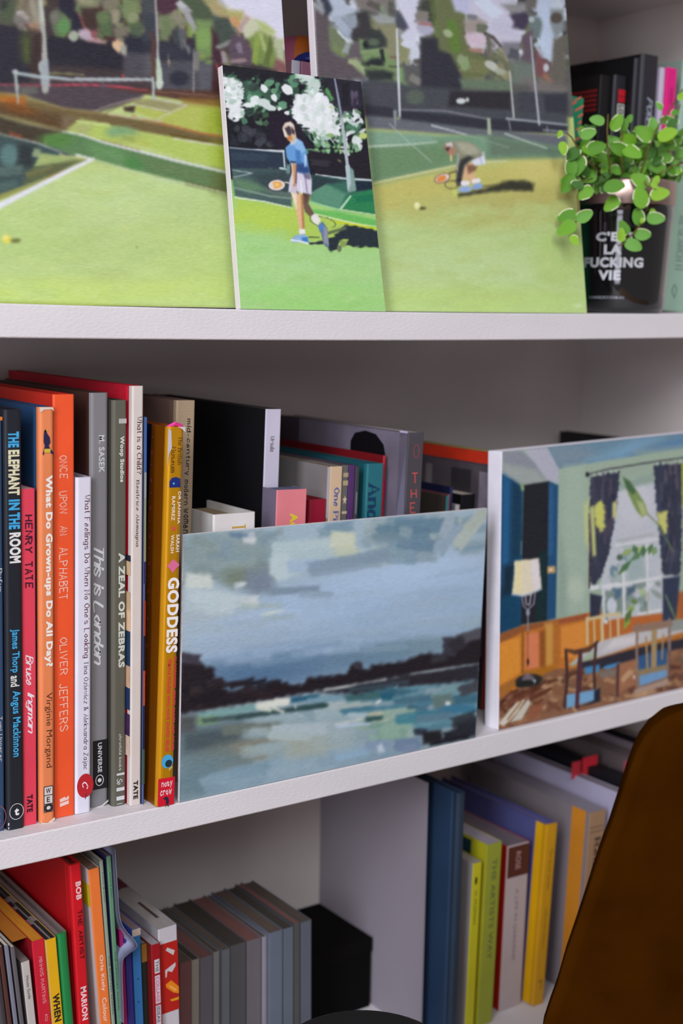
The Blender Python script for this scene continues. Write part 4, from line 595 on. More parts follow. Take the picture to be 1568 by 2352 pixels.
# --- lake painting
def lake_painting():
    y0, t = 0.0004, 0.02; z0 = z_mid(0.64)
    C = [onplane(411.5, 1838.5, y0, t, z0), onplane(1091, 1690, y0, t, z0), onplane(1118, 1167, y0, t, z0), onplane(421, 1228, y0, t, z0)]
    C[0][2] = z_mid(C[0][0])+0.0003; C[1][2] = z_mid(C[1][0])+0.0003
    root = canvas('blue and grey landscape painting of a lake at dusk on the middle shelf', C, 0.0035)
    A = Art(C, 0.00072, (168, 190, 206)); z = Zm(A, 390, 1150, 2.0907)
    z.poly([(0, 120), (1560, 0), (1560, 700), (0, 900)], (164, 186, 200), soft=20)
    for x, y, rx, ry, c, a, an in [(1000, 480, 620, 150, (170, 194, 222), .9, -.12), (1200, 330, 320, 80, (180, 204, 230), .8, -.14), (900, 560, 500, 80, (164, 190, 218), .8, -.12), (300, 640, 330, 110, (172, 188, 202), .8, -.1), (150, 520, 200, 120, (172, 188, 196), .8, 0), (1350, 520, 260, 80, (160, 184, 204), .8, -.12), (1350, 620, 200, 50, (154, 178, 188), .7, -.1),
                               (260, 260, 280, 120, (146, 164, 166), .9, 0), (180, 240, 150, 80, (128, 150, 158), .7, 0), (650, 700, 620, 60, (150, 174, 200), .8, -.12), (500, 800, 520, 80, (98, 128, 158), .9, -.13), (900, 770, 420, 50, (104, 134, 160), .85, -.13), (400, 850, 220, 60, (84, 116, 150), .9, -.1), (1200, 690, 300, 30, (112, 140, 150), .7, -.1), (650, 620, 500, 40, (160, 182, 200), .7, -.12)]:
        z.ell(x, y, rx, ry, c, ang=an, soft=100, a=a, h=0.1)
    z.dabs([(70, 600), (1480, 300), (1480, 640), (900, 740), (200, 800)], 90, [(168, 192, 220), (176, 200, 226), (156, 182, 206), (164, 186, 204)], L=(160, 420), W=(16, 40), a=.3, ang=(-.2, -.05), seed=51)
    z.dabs([(90, 200), (500, 150), (480, 420), (90, 380)], 44, [(140, 160, 164), (122, 146, 160), (150, 168, 168), (132, 148, 146)], L=(80, 180), W=(30, 70), a=.6, ang=(-.6, .6), seed=52)
    z.dabs([(760, 110), (1500, 50), (1480, 240), (1000, 300), (700, 260)], 50, [(150, 170, 176), (116, 146, 164), (170, 184, 184), (140, 160, 170)], L=(90, 200), W=(30, 60), a=.6, ang=(-.3, .2), seed=53)
    # clouds
    z.ell(340, 370, 90, 46, (122, 136, 122), soft=40).poly([(370, 340), (470, 330), (510, 430), (400, 450), (350, 420)], (124, 138, 154), soft=30).stroke(600, 430, 240, 34, (130, 150, 168), -.06).stroke(700, 450, 160, 30, (150, 172, 190), 0)
    z.poly([(480, 290), (500, 220), (560, 200), (700, 180), (820, 170), (900, 230), (1000, 220), (900, 270), (760, 280), (660, 320), (640, 350), (580, 370), (520, 385), (480, 350)], (178, 198, 204), soft=12, rough=2).poly([(480, 290), (500, 240), (580, 260), (585, 360), (520, 385), (480, 350)], (190, 208, 212), soft=8, rough=1)
    z.stroke(640, 215, 300, 50, (182, 202, 206), -.08).stroke(830, 190, 120, 80, (206, 212, 190), .1).ell(845, 245, 60, 26, (196, 204, 182), soft=20).stroke(640, 310, 160, 60, (168, 190, 210), -.1).stroke(860, 290, 400, 60, (132, 154, 172), -.18, a=.8).stroke(800, 330, 260, 40, (140, 160, 176), -.15, a=.7)
    z.stroke(380, 190, 64, 30, (206, 212, 214), .1).stroke(378, 160, 56, 24, (186, 196, 202), .1).stroke(330, 165, 90, 24, (96, 126, 150), 0, a=.8)
    z.stroke(1130, 190, 60, 50, (176, 190, 190), 0).stroke(1120, 150, 260, 60, (98, 132, 150), .05, a=.8).stroke(1230, 120, 300, 70, (100, 132, 152), -.05, a=.8).stroke(1180, 210, 180, 60, (104, 134, 156), .1, a=.8).stroke(1050, 175, 160, 40, (120, 146, 158), 0, a=.8).stroke(1130, 150, 60, 50, (150, 172, 176), .3, a=.7)
    z.stroke(1330, 180, 170, 60, (150, 172, 188), -1.0).stroke(1430, 150, 180, 60, (180, 192, 184), -.9).stroke(1470, 90, 140, 50, (176, 186, 176), -.8).stroke(1330, 120, 120, 50, (160, 176, 188), -1.2)
    z.poly([(75, 345), (200, 355), (205, 420), (75, 425)], (204, 214, 208), soft=8, rough=2).poly([(75, 430), (240, 430), (330, 460), (300, 540), (180, 545), (80, 470)], (190, 206, 212), soft=12, rough=2).stroke(380, 485, 90, 56, (206, 214, 214), -.05).stroke(290, 480, 180, 60, (192, 206, 210), .05, a=.8).stroke(150, 510, 160, 50, (184, 202, 208), .05, a=.7)
    z.stroke(330, 405, 46, 26, (186, 200, 204), -.1).stroke(350, 398, 30, 14, (220, 226, 226), 0).line([(435, 550), (480, 538), (550, 526)], [6, 16, 4], (206, 218, 206)).stroke(440, 505, 200, 22, (164, 184, 180), 0, a=.7).stroke(520, 560, 160, 26, (160, 180, 184), -.1, a=.6)
    # water
    z.poly([(50, 1020), (600, 935), (1490, 770), (1490, 1160), (40, 1460)], (142, 166, 176), soft=8)
    z.poly([(45, 1100), (340, 1060), (360, 1160), (250, 1230), (50, 1230)], (78, 92, 98), soft=40).ell(330, 1210, 200, 60, (120, 126, 116), soft=50, ang=-.2).ell(440, 1200, 110, 50, (140, 140, 128), soft=30, ang=-.1).stroke(400, 1090, 300, 50, (110, 120, 112), -.1).stroke(430, 1180, 280, 60, (134, 134, 122), -.15).poly([(50, 1230), (260, 1200), (400, 1250), (240, 1290), (250, 1380), (50, 1430)], (112, 134, 140), soft=40).ell(150, 1340, 130, 60, (110, 136, 146), soft=50)
    z.dabs([(400, 1060), (900, 960), (1050, 1200), (700, 1300), (420, 1340)], 60, [(166, 184, 188), (158, 180, 186), (176, 192, 194), (150, 172, 180), (166, 176, 160)], L=(100, 240), W=(30, 60), a=.55, ang=(-.2, 0), seed=55)
    z.dabs([(250, 1300), (1080, 1160), (1060, 1230), (420, 1360), (260, 1400)], 40, [(146, 172, 188), (156, 180, 194), (134, 162, 178)], L=(140, 300), W=(30, 60), a=.6, ang=(-.25, -.12), seed=56)
    z.dabs([(880, 900), (1470, 860), (1470, 1050), (1150, 1110), (950, 1010)], 40, [(66, 118, 142), (92, 140, 156), (112, 160, 172), (60, 104, 124)], L=(100, 220), W=(24, 46), a=.7, ang=(-.22, -.05), seed=57)
    z.dabs([(930, 1020), (1150, 1000), (1140, 1130), (1000, 1170)], 16, [(146, 178, 160), (130, 166, 152), (160, 184, 170)], L=(80, 160), W=(40, 70), a=.8, ang=(-.15, .05), seed=58)
    z.poly([(560, 1080), (760, 1100), (750, 1220), (560, 1230)], (166, 180, 176), soft=30, rough=2).poly([(560, 1130), (640, 1100), (690, 1200), (580, 1240)], (164, 172, 160), soft=30, a=.7)
    z.stroke(620, 1100, 260, 60, (178, 194, 200), -.05).stroke(570, 1130, 200, 40, (176, 192, 192), .02)
    z.poly([(130, 1010), (420, 970), (440, 1000), (180, 1060), (130, 1040)], (126, 166, 166), soft=10).stroke(180, 1055, 110, 40, (124, 160, 118), -.1).poly([(40, 1030), (130, 1030), (120, 1110), (45, 1110)], (84, 88, 90), soft=16).stroke(260, 1045, 220, 22, (74, 92, 92), -.12).stroke(530, 1010, 440, 24, (54, 78, 80), -.14).stroke(690, 990, 130, 20, (46, 76, 76), -.14).stroke(640, 950, 140, 24, (44, 96, 122), -.12)
    z.stroke(760, 950, 200, 26, (124, 160, 176), -.12).stroke(930, 940, 180, 30, (66, 108, 110), -.1).stroke(1040, 940, 60, 34, (40, 98, 120), 0).stroke(980, 1000, 300, 20, (84, 134, 154), -.12).stroke(900, 1000, 160, 16, (70, 120, 140), -.12)
    z.stroke(860, 1060, 150, 10, (206, 212, 206), -.2).stroke(880, 1075, 170, 18, (186, 204, 220), -.1).stroke(900, 1030, 90, 26, (176, 196, 204), 0).stroke(985, 1022, 80, 14, (200, 196, 170), -.1).stroke(980, 1048, 90, 22, (52, 84, 82), -.1).stroke(1010, 1058, 80, 8, (200, 206, 190), -.1)
    z.stroke(1330, 920, 120, 40, (122, 160, 166), -.5).stroke(1440, 900, 110, 50, (70, 74, 82), -.3).stroke(1310, 960, 100, 60, (104, 128, 124), -.1).stroke(1390, 1000, 160, 40, (64, 124, 152), 0).ell(1333, 973, 14, 10, (230, 232, 230)).stroke(1180, 1040, 200, 50, (60, 130, 150), -.12, a=.8).stroke(1270, 1040, 180, 40, (96, 132, 150), -.1)
    z.stroke(1000, 1300-130, 130, 40, (140, 162, 186), -.1).stroke(1140, 1170, 130, 60, (120, 142, 168), -.1).stroke(1010, 1190, 40, 30, (196, 210, 222), 1.2).stroke(870, 1220, 160, 30, (150, 182, 206), -.2)
    z.stroke(1200, 1110, 60, 30, (54, 62, 74), 0).poly([(1210, 1110), (1300, 1100), (1310, 1150), (1215, 1170)], (34, 34, 40), soft=8).stroke(1400, 1115, 180, 40, (34, 34, 44), -.2).stroke(1410, 1050, 120, 50, (56, 64, 72), -.3).poly([(1380, 1070), (1490, 1040), (1480, 1130), (1320, 1150)], (40, 42, 52), soft=16).stroke(1150, 1190, 60, 40, (130, 146, 172), 0).stroke(1340, 1150, 200, 20, (30, 30, 38), -.2)
    # dark shore
    z.poly([(50, 730), (90, 735), (150, 780), (175, 800), (215, 800), (210, 850), (250, 860), (260, 910), (330, 915), (370, 895), (410, 905), (420, 925), (520, 900), (560, 885), (640, 880), (660, 850), (760, 840), (850, 830), (870, 790), (910, 775), (915, 800), (950, 815), (970, 788), (1060, 780), (1130, 770), (1180, 745), (1240, 730), (1300, 740), (1340, 680), (1420, 640), (1500, 620), (1500, 780), (1300, 810), (1000, 862), (700, 915), (420, 965), (150, 1010), (40, 1025)], (36, 30, 36), soft=8, rough=2)
    z.stroke(100, 760, 90, 50, (66, 62, 74), .1).stroke(1340, 700, 60, 90, (60, 60, 70), 0).stroke(1440, 650, 140, 50, (84, 84, 92), -.3).stroke(1380, 690, 80, 60, (52, 48, 56), -.5).ell(900, 790, 24, 18, (60, 58, 66)).stroke(1290, 760, 80, 30, (56, 54, 62), -.2).stroke(180, 880, 160, 40, (46, 40, 46), -.2).stroke(380, 905, 60, 30, (52, 44, 50), 0).dabs([(60, 860), (600, 880), (600, 930), (60, 1000)], 20, [(48, 38, 42), (30, 26, 32), (42, 34, 40)], L=(60, 140), W=(20, 40), ang=(-.3, 0), seed=59)
    z.poly([(680, 918), (1050, 850), (1490, 780), (1485, 860), (1300, 880), (1100, 880), (900, 930)], (44, 44, 54), soft=10, rough=2).stroke(1260, 850, 330, 50, (46, 42, 50), -.13).stroke(1000, 890, 300, 20, (60, 74, 84), -.14)
    z.line([(150, 1008), (420, 968)], 3, (196, 206, 196), a=.8).line([(740, 908), (830, 895), (910, 880), (1035, 858)], [10, 12, 4, 8], (216, 222, 214)).line([(1150, 832), (1250, 818), (1480, 782)], [4, 8, 3], (190, 204, 208)).line([(690, 915), (1100, 850)], 3, (170, 186, 190), a=.7)
    z.stroke(490, 975, 150, 34, (222, 226, 214), -.12, h=1.5).stroke(540, 965, 70, 34, (226, 228, 218), 0, h=1.5).stroke(450, 1000, 70, 20, (216, 222, 208), .2, h=1.5).stroke(520, 1005, 60, 14, (220, 224, 212), .4, h=1.5).line([(600, 980), (602, 995)], 8, (190, 214, 220)).line([(600, 1020), (640, 1040)], 6, (180, 206, 214)).stroke(1000, 965, 30, 12, (226, 230, 230), -.5)
    z.line([(60, 160), (1520, 36)], 6, (200, 206, 206), a=.8)
    face(root, A, blur=4)
lake_painting()

# --- dining room painting
def dining_painting():
    y0, t = 0.0056, 0.055; z0 = z_mid(0.95)
    bl = onplane(1144, 1671, y0, t, z0); tl = onplane(1152, 1037, y0, t, z0)
    br = to_x(bl, onplane(1568, 1569.5, y0, t, z0), 1.163); tr = to_x(tl, onplane(1568, 995, y0, t, z0), 1.163)
    bl[2] = z_mid(bl[0])+0.0003; br[2] = z_mid(br[0])+0.0003
    C = [bl, br, tr, tl]
    root = canvas('painting of a blue and orange dining room with a lamp on the middle shelf', C, 0.019, side=mat((244, 240, 250), rough=0.8, bump=0.3, bscale=900, var=0.04, vscale=60))
    A = Art(C, 0.00072, (176, 194, 176)); z = Zm(A, 1080, 960, 3.178)
    z.poly([(150, 100), (1900, 0), (1900, 500), (150, 500)], (168, 186, 176), soft=4)
    # ceiling
    z.poly([(225, 240), (560, 210), (1551, 100), (1900, 60), (1900, 200), (1551, 225), (1000, 310), (650, 370), (600, 330), (560, 215)], (110, 142, 162), soft=4).poly([(560, 215), (760, 190), (1000, 290), (640, 365)], (126, 146, 160), soft=50).poly([(850, 310), (1200, 160), (1400, 140), (1100, 300)], (124, 164, 190), soft=40).poly([(1150, 290), (1551, 130), (1551, 200)], (96, 136, 172), soft=30).poly([(1200, 250), (1551, 215), (1700, 190), (1700, 270), (1300, 290)], (150, 168, 158), soft=30)
    z.poly([(228, 245), (380, 240), (470, 330), (560, 460), (385, 490), (232, 410)], (142, 146, 156), soft=10).poly([(400, 232), (560, 215), (640, 370), (640, 480), (560, 450), (480, 340)], (180, 180, 194), soft=6).poly([(232, 330), (480, 380), (560, 460), (385, 492), (235, 408)], (160, 168, 164), soft=20)
    # walls
    z.poly([(645, 375), (1000, 310), (1551, 225), (1900, 200), (1900, 1560), (860, 1420), (625, 1470)], (160, 180, 160), soft=4).poly([(690, 360), (830, 340), (860, 1420), (660, 1460)], (166, 186, 168), soft=30).poly([(640, 800), (700, 1100), (700, 1450), (630, 1460)], (148, 168, 154), soft=30).ell(770, 1250, 60, 90, (184, 198, 180), soft=50)
    z.poly([(225, 405), (380, 500), (370, 1520), (205, 1580)], (22, 76, 112), soft=4).poly([(228, 410), (300, 460), (290, 1200), (210, 1300)], (36, 94, 140), soft=30).poly([(300, 460), (372, 500), (370, 1000), (290, 1050)], (20, 58, 84), soft=24).poly([(385, 490), (575, 460), (560, 1480), (365, 1510)], (32, 34, 42), soft=4).poly([(500, 980), (560, 960), (555, 1470), (470, 1490)], (20, 46, 50), soft=14)
    z.poly([(572, 460), (640, 490), (622, 1462), (555, 1480), (565, 900)], (34, 80, 120), soft=4).poly([(575, 480), (600, 500), (600, 1000), (570, 1000)], (48, 96, 140), soft=14).poly([(205, 1250), (340, 1200), (365, 1515), (205, 1575)], (16, 68, 100), soft=20).poly([(240, 1080), (330, 1060), (300, 1280), (230, 1300)], (18, 44, 62), soft=24)
    z.line([(372, 480), (380, 520)], 24, (140, 164, 120), soft=10).line([(370, 900), (368, 1000)], 6, (110, 140, 140)).poly([(560, 1085), (615, 1080), (618, 1130), (560, 1135)], (206, 164, 100), soft=4).ell(585, 1108, 12, 10, (236, 230, 220))
    # wainscot
    z.poly([(205, 1580), (375, 1515), (625, 1470), (860, 1420), (1551, 1290), (1900, 1240), (1900, 1720), (1200, 1700), (600, 1900), (205, 2060)], (196, 118, 44), soft=4)
    z.poly([(205, 1580), (375, 1515), (600, 1475), (850, 1430), (850, 1470), (560, 1520), (380, 1560), (215, 1650)], (150, 88, 48), soft=8).poly([(215, 1640), (360, 1595), (365, 1860), (205, 1960)], (226, 146, 52), soft=10).poly([(400, 1580), (505, 1560), (500, 1820), (400, 1840)], (222, 130, 88), soft=8).poly([(540, 1500), (600, 1490), (600, 1800), (545, 1820)], (206, 152, 74), soft=14).poly([(500, 1560), (545, 1540), (545, 1830), (505, 1830)], (150, 84, 34), soft=12)
    z.poly([(655, 1530), (845, 1480), (845, 1760), (660, 1750)], (224, 142, 60), soft=12).poly([(610, 1480), (655, 1480), (650, 1800), (600, 1820)], (184, 112, 44), soft=12).poly([(370, 1850), (620, 1800), (620, 1880), (380, 1960)], (176, 110, 30), soft=14).poly([(205, 1960), (380, 1870), (400, 1900), (205, 2050)], (170, 108, 44), soft=10).line([(380, 1560), (378, 1860)], 14, (150, 90, 36)).poly([(640, 1480), (850, 1425), (850, 1450), (640, 1505)], (166, 84, 54), soft=6)
    z.poly([(960, 1450), (1400, 1420), (1400, 1490), (960, 1640)], (190, 106, 50), soft=14).poly([(1500, 1270), (1900, 1220), (1900, 1470), (1520, 1480)], (176, 98, 50), soft=14)
    # floor
    z.poly([(203, 2050), (400, 1940), (620, 1830), (880, 1830), (1200, 1700), (1900, 1560), (1900, 2100), (200, 2320)], (138, 96, 70), soft=6)
    z.dabs([(205, 2060), (600, 1880), (900, 1820), (1551, 1600), (1551, 1980), (700, 2130), (205, 2260)], 150, [(116, 72, 52), (160, 116, 84), (96, 60, 46), (178, 138, 102), (138, 92, 62), (126, 96, 74), (188, 150, 112)], L=(50, 110), W=(20, 36), a=.85, ang=(-.9, .9), seed=61)
    z.dabs([(205, 2060), (420, 1940), (640, 1900), (500, 2080), (210, 2160)], 30, [(84, 44, 32), (120, 70, 52), (104, 58, 40)], L=(60, 120), W=(14, 30), a=.9, ang=(-.9, -.2), seed=62)
    z.poly([(205, 2230), (330, 2080), (400, 2050), (330, 2160), (240, 2250)], (216, 210, 196), soft=5).poly([(290, 2220), (420, 2050), (440, 2080), (370, 2200)], (206, 200, 186), soft=5).line([(270, 2200), (370, 2070)], 12, (160, 116, 70)).poly([(440, 2100), (530, 2080), (500, 2180), (400, 2200)], (150, 92, 66), soft=10)
    z.poly([(1080, 1760), (1200, 1720), (1200, 1950), (1070, 2010)], (164, 112, 80), soft=10).stroke(1140, 1880, 110, 40, (196, 156, 118), -.8).line([(1190, 1880), (1195, 1900)], 10, (236, 230, 220))
    # window
    z.poly([(1070, 490), (1340, 450), (1400, 430), (1420, 1420), (960, 1480), (950, 1100)], (196, 200, 208), soft=6).ell(1200, 620, 130, 160, (204, 206, 214), soft=60).dabs([(1080, 900), (1380, 850), (1400, 1400), (970, 1440)], 60, [(176, 190, 186), (150, 166, 156), (206, 212, 214), (130, 148, 142), (110, 136, 150), (190, 200, 206)], L=(60, 130), W=(40, 70), kind='e', ang=(0, 3), seed=63)
    z.poly([(830, 360), (1551, 290), (1800, 270), (1800, 350), (1340, 400), (1090, 430), (870, 470)], (160, 178, 160), soft=14).poly([(1080, 480), (1340, 400), (1340, 470), (1080, 530)], (150, 170, 158), soft=16)
    WH = (222, 224, 226)
    z.line([(1060, 930), (1200, 910), (1380, 880)], 14, WH).line([(1070, 895), (1330, 850)], 10, (170, 176, 172)).line([(880, 1240), (1100, 1215), (1400, 1160), (1520, 1160)], [34, 26, 20, 26], WH).line([(1115, 1120), (1120, 1440)], 18, WH).line([(1285, 930), (1295, 1430)], 14, WH).line([(970, 1260), (975, 1480)], 18, (214, 218, 220)).line([(1035, 900), (985, 1150), (940, 1240)], [16, 20, 20], (196, 206, 206)).line([(1400, 1180), (1410, 1420)], 30, (206, 204, 206)).line([(1225, 1430), (1400, 1400)], 16, (230, 232, 232))
    z.poly([(985, 1270), (1100, 1250), (1105, 1400), (985, 1440)], (130, 148, 140), soft=12).ell(1030, 1370, 36, 60, (206, 212, 220), soft=10).poly([(1050, 1250), (1100, 1240), (1100, 1300), (1050, 1330)], (88, 116, 140), soft=10).poly([(1135, 1240), (1200, 1220), (1200, 1270), (1140, 1300)], (84, 106, 122), soft=10).poly([(1130, 1000), (1260, 960), (1270, 1160), (1150, 1190)], (166, 184, 184), soft=20)
    # curtains
    CU = (56, 60, 78)
    z.poly([(872, 430), (1090, 390), (1070, 600), (1040, 820), (1010, 980), (960, 1150), (900, 1230), (870, 1180), (865, 800)], CU, soft=5, rough=2).dabs([(880, 450), (1080, 420), (1030, 800), (950, 1100), (880, 1100)], 40, [(74, 72, 92), (48, 52, 70), (62, 70, 86), (86, 78, 96)], L=(60, 150), W=(12, 26), ang=(1.4, 1.75), seed=64)
    z.poly([(1335, 345), (1545, 330), (1540, 900), (1530, 1140), (1400, 1150), (1370, 800), (1350, 600)], CU, soft=5, rough=2).dabs([(1345, 360), (1535, 350), (1525, 1100), (1400, 1100)], 44, [(74, 72, 92), (48, 52, 70), (62, 72, 96), (92, 84, 96)], L=(60, 150), W=(12, 26), ang=(1.4, 1.75), seed=65)
    z.poly([(900, 640), (950, 600), (975, 640), (978, 800), (950, 830), (910, 780)], (206, 208, 110), soft=8, rough=2).poly([(870, 650), (900, 640), (915, 1000), (890, 1010)], (196, 200, 130), soft=8).poly([(1035, 620), (1068, 600), (1060, 730), (1035, 730)], (206, 204, 140), soft=8).poly([(1360, 690), (1435, 680), (1430, 840), (1400, 850), (1370, 780)], (206, 206, 120), soft=8, rough=2).poly([(825, 640), (860, 590), (862, 960), (835, 900)], (196, 206, 140), soft=14)
    z.poly([(1538, 330), (1620, 320), (1620, 700), (1545, 640)], (170, 180, 40), soft=8).poly([(1620, 330), (1800, 320), (1800, 1500), (1640, 1500)], (150, 170, 156), soft=8)
    z.poly([(870, 1280), (960, 1300), (940, 1450), (870, 1460)], (50, 54, 72), soft=6).poly([(1400, 1170), (1530, 1150), (1500, 1470), (1400, 1490)], (52, 60, 84), soft=8).line([(868, 1000), (866, 1240)], 9, (60, 30, 40)).line([(862, 700), (868, 1000)], 7, (110, 80, 80))
    z.line([(845, 415), (1000, 375), (1300, 325), (1551, 290), (1800, 270)], 10, (60, 58, 68)).ell(852, 413, 16, 18, (46, 46, 56))
    for x, y in [(900, 410), (940, 402), (980, 395), (1020, 390), (1060, 385), (1360, 330), (1400, 325), (1440, 320), (1490, 315), (1530, 310)]: z.line([(x, y-6), (x+4, y+14)], 9, (196, 206, 196))
    # strelitzia leaves
    GR, G2 = (130, 152, 92), (74, 108, 74)
    z.poly([(1110, 430), (1160, 460), (1220, 540), (1270, 620), (1295, 700), (1250, 725), (1210, 680), (1150, 560)], GR, soft=5).poly([(1110, 430), (1160, 460), (1210, 540), (1180, 560), (1140, 520)], G2, soft=8).poly([(1210, 600), (1260, 620), (1290, 700), (1250, 720)], (176, 190, 130), soft=10).line([(1290, 700), (1370, 780), (1480, 980)], 9, (110, 130, 90))
    for a_, b_, c_ in [((1100, 1000), (1180, 960), (150, 176, 110)), ((1180, 960), (1300, 960), (176, 196, 130)), ((1080, 1140), (1170, 1040), (84, 124, 84)), ((1170, 1040), (1250, 980), (100, 136, 96)), ((1190, 930), (1210, 990), (84, 120, 88)), ((1262, 930), (1258, 1010), (84, 120, 88)), ((1325, 920), (1300, 990), (90, 126, 90)), ((1350, 940), (1330, 1000), (130, 160, 110)), ((1085, 1000), (1090, 1035), (84, 110, 90)), ((1230, 1250), (1270, 1290), (176, 196, 150)), ((1170, 1340), (1220, 1340), (110, 136, 90)), ((1150, 1420), (1190, 1370), (150, 170, 100)), ((1120, 1540), (1160, 1440), (150, 166, 70)), ((1170, 1400), (1130, 1490), (90, 120, 66)), ((1500, 1480), (1420, 1290), (110, 140, 100)), ((1380, 780), (1420, 880), (80, 100, 88))]:
        z.line([a_, ((a_[0]+b_[0])/2, (a_[1]+b_[1])/2), b_], [8, 46 if c_ != (110, 140, 100) and c_ != (80, 100, 88) else 14, 10], c_)
    z.line([(1295, 1270), (1290, 1430)], 7, (160, 150, 110))
    # table, chairs
    z.poly([(720, 1800), (900, 1640), (1200, 1560), (1560, 1470), (1560, 1560), (1200, 1660), (880, 1770)], (196, 194, 196), soft=6).poly([(960, 1700), (1050, 1610), (1200, 1590), (1200, 1650)], (220, 214, 216), soft=14).poly([(1450, 1480), (1800, 1430), (1800, 1500), (1460, 1560)], (150, 156, 150), soft=8).poly([(720, 1800), (900, 1700), (920, 1750), (740, 1810)], (170, 184, 160), soft=12)
    z.poly([(780, 1790), (1200, 1680), (1551, 1610), (1800, 1570), (1800, 1620), (1200, 1760), (950, 1830), (790, 1830)], (46, 44, 56), soft=6).line([(870, 1770), (1200, 1680), (1560, 1590)], 8, (150, 100, 60)).poly([(830, 1820), (940, 1800), (940, 1850), (840, 1870)], (72, 140, 190), soft=6).stroke(1030, 1810, 110, 26, (76, 146, 200), -.3).poly([(940, 1850), (1080, 1830), (1080, 1880), (940, 1900)], (130, 116, 106), soft=8).poly([(1220, 1740), (1430, 1680), (1430, 1800), (1220, 1850)], (50, 92, 140), soft=10)
    CR = (216, 196, 150)
    z.line([(850, 1460), (852, 1650)], 18, CR).line([(850, 1470), (1000, 1440), (1090, 1430)], [24, 26, 22], CR).line([(900, 1480), (905, 1640)], 12, CR).line([(958, 1470), (962, 1630)], 22, CR).line([(1018, 1470), (1020, 1620)], 10, CR).line([(1075, 1450), (1078, 1590)], 16, CR).poly([(975, 1480), (1000, 1475), (1000, 1500), (975, 1500)], (236, 234, 230), soft=4)
    DK = (74, 46, 44)
    z.line([(695, 1700), (705, 1900), (685, 2110)], 22, DK).line([(690, 1690), (760, 1710), (860, 1690), (930, 1630)], [18, 36, 36, 16], (96, 62, 46)).line([(800, 1700), (795, 1850), (780, 2110)], [26, 44, 34], (86, 50, 56)).line([(915, 1640), (900, 1850), (905, 2000)], 20, DK).poly([(700, 2020), (920, 1980), (900, 2060), (700, 2120)], (120, 170, 210), soft=5).line([(780, 2000), (775, 2110)], 30, (86, 50, 56)).poly([(900, 1990), (945, 1970), (945, 2070), (790, 2110), (900, 2060)], (34, 40, 56), soft=6)
    BR = (150, 122, 104)
    z.line([(1215, 1500), (1212, 1700), (1215, 1960)], 18, BR).line([(1205, 1540), (1330, 1520), (1450, 1500)], [50, 60, 50], BR).line([(1450, 1470), (1450, 1680), (1440, 1880)], 20, (146, 124, 116)).line([(1280, 1600), (1290, 1840)], 14, (176, 148, 100)).line([(1340, 1560), (1335, 1840)], 40, (170, 146, 104)).line([(1405, 1580), (1395, 1760)], 12, (170, 146, 110)).poly([(1228, 1880), (1430, 1830), (1430, 1890), (1230, 1960)], (116, 160, 204), soft=5).poly([(1220, 1840), (1430, 1800), (1430, 1835), (1225, 1880)], (150, 130, 96), soft=8).poly([(1200, 1980), (1440, 1900), (1440, 1950), (1180, 2020)], (176, 150, 134), soft=8).line([(1075, 1800), (1070, 2030)], 22, (92, 60, 60)).line([(1450, 1700), (1450, 1920)], 12, (110, 80, 74))
    # lamp
    z.poly([(320, 1045), (495, 1025), (505, 1140), (518, 1245), (440, 1290), (370, 1300), (300, 1285), (318, 1180)], (232, 222, 194), soft=5, rough=1).poly([(330, 1050), (380, 1045), (370, 1270), (310, 1270)], (238, 226, 176), soft=14).poly([(440, 1040), (495, 1030), (510, 1240), (460, 1260)], (232, 224, 226), soft=14).line([(300, 1288), (380, 1300), (518, 1250)], 9, (170, 190, 216))
    z.line([(375, 1310), (385, 1370), (415, 1400), (460, 1360), (470, 1280)], 9, (160, 150, 170)).line([(400, 1295), (405, 1360), (430, 1365), (440, 1290)], 9, (186, 180, 196)).ell(418, 1420, 14, 26, (150, 160, 176)).line([(418, 1400), (418, 1560)], 9, (140, 146, 160)).line([(418, 1560), (415, 1820)], 5, (120, 70, 50)).ell(418, 1780, 9, 26, (50, 30, 30)).ell(425, 1915, 100, 46, (40, 42, 40), ang=-.12, soft=8).ell(420, 1905, 44, 34, (110, 100, 112), soft=10).ell(455, 1925, 22, 14, (196, 200, 220), ang=-.5).ell(415, 1880, 14, 22, (130, 110, 120)).ell(395, 1940, 70, 24, (30, 34, 30), ang=-.2)
    z.line([(228, 245), (232, 410)], 5, (196, 210, 206)).line([(205, 2000), (205, 2240)], 6, (206, 190, 180))
    face(root, A, blur=2)
dining_painting()
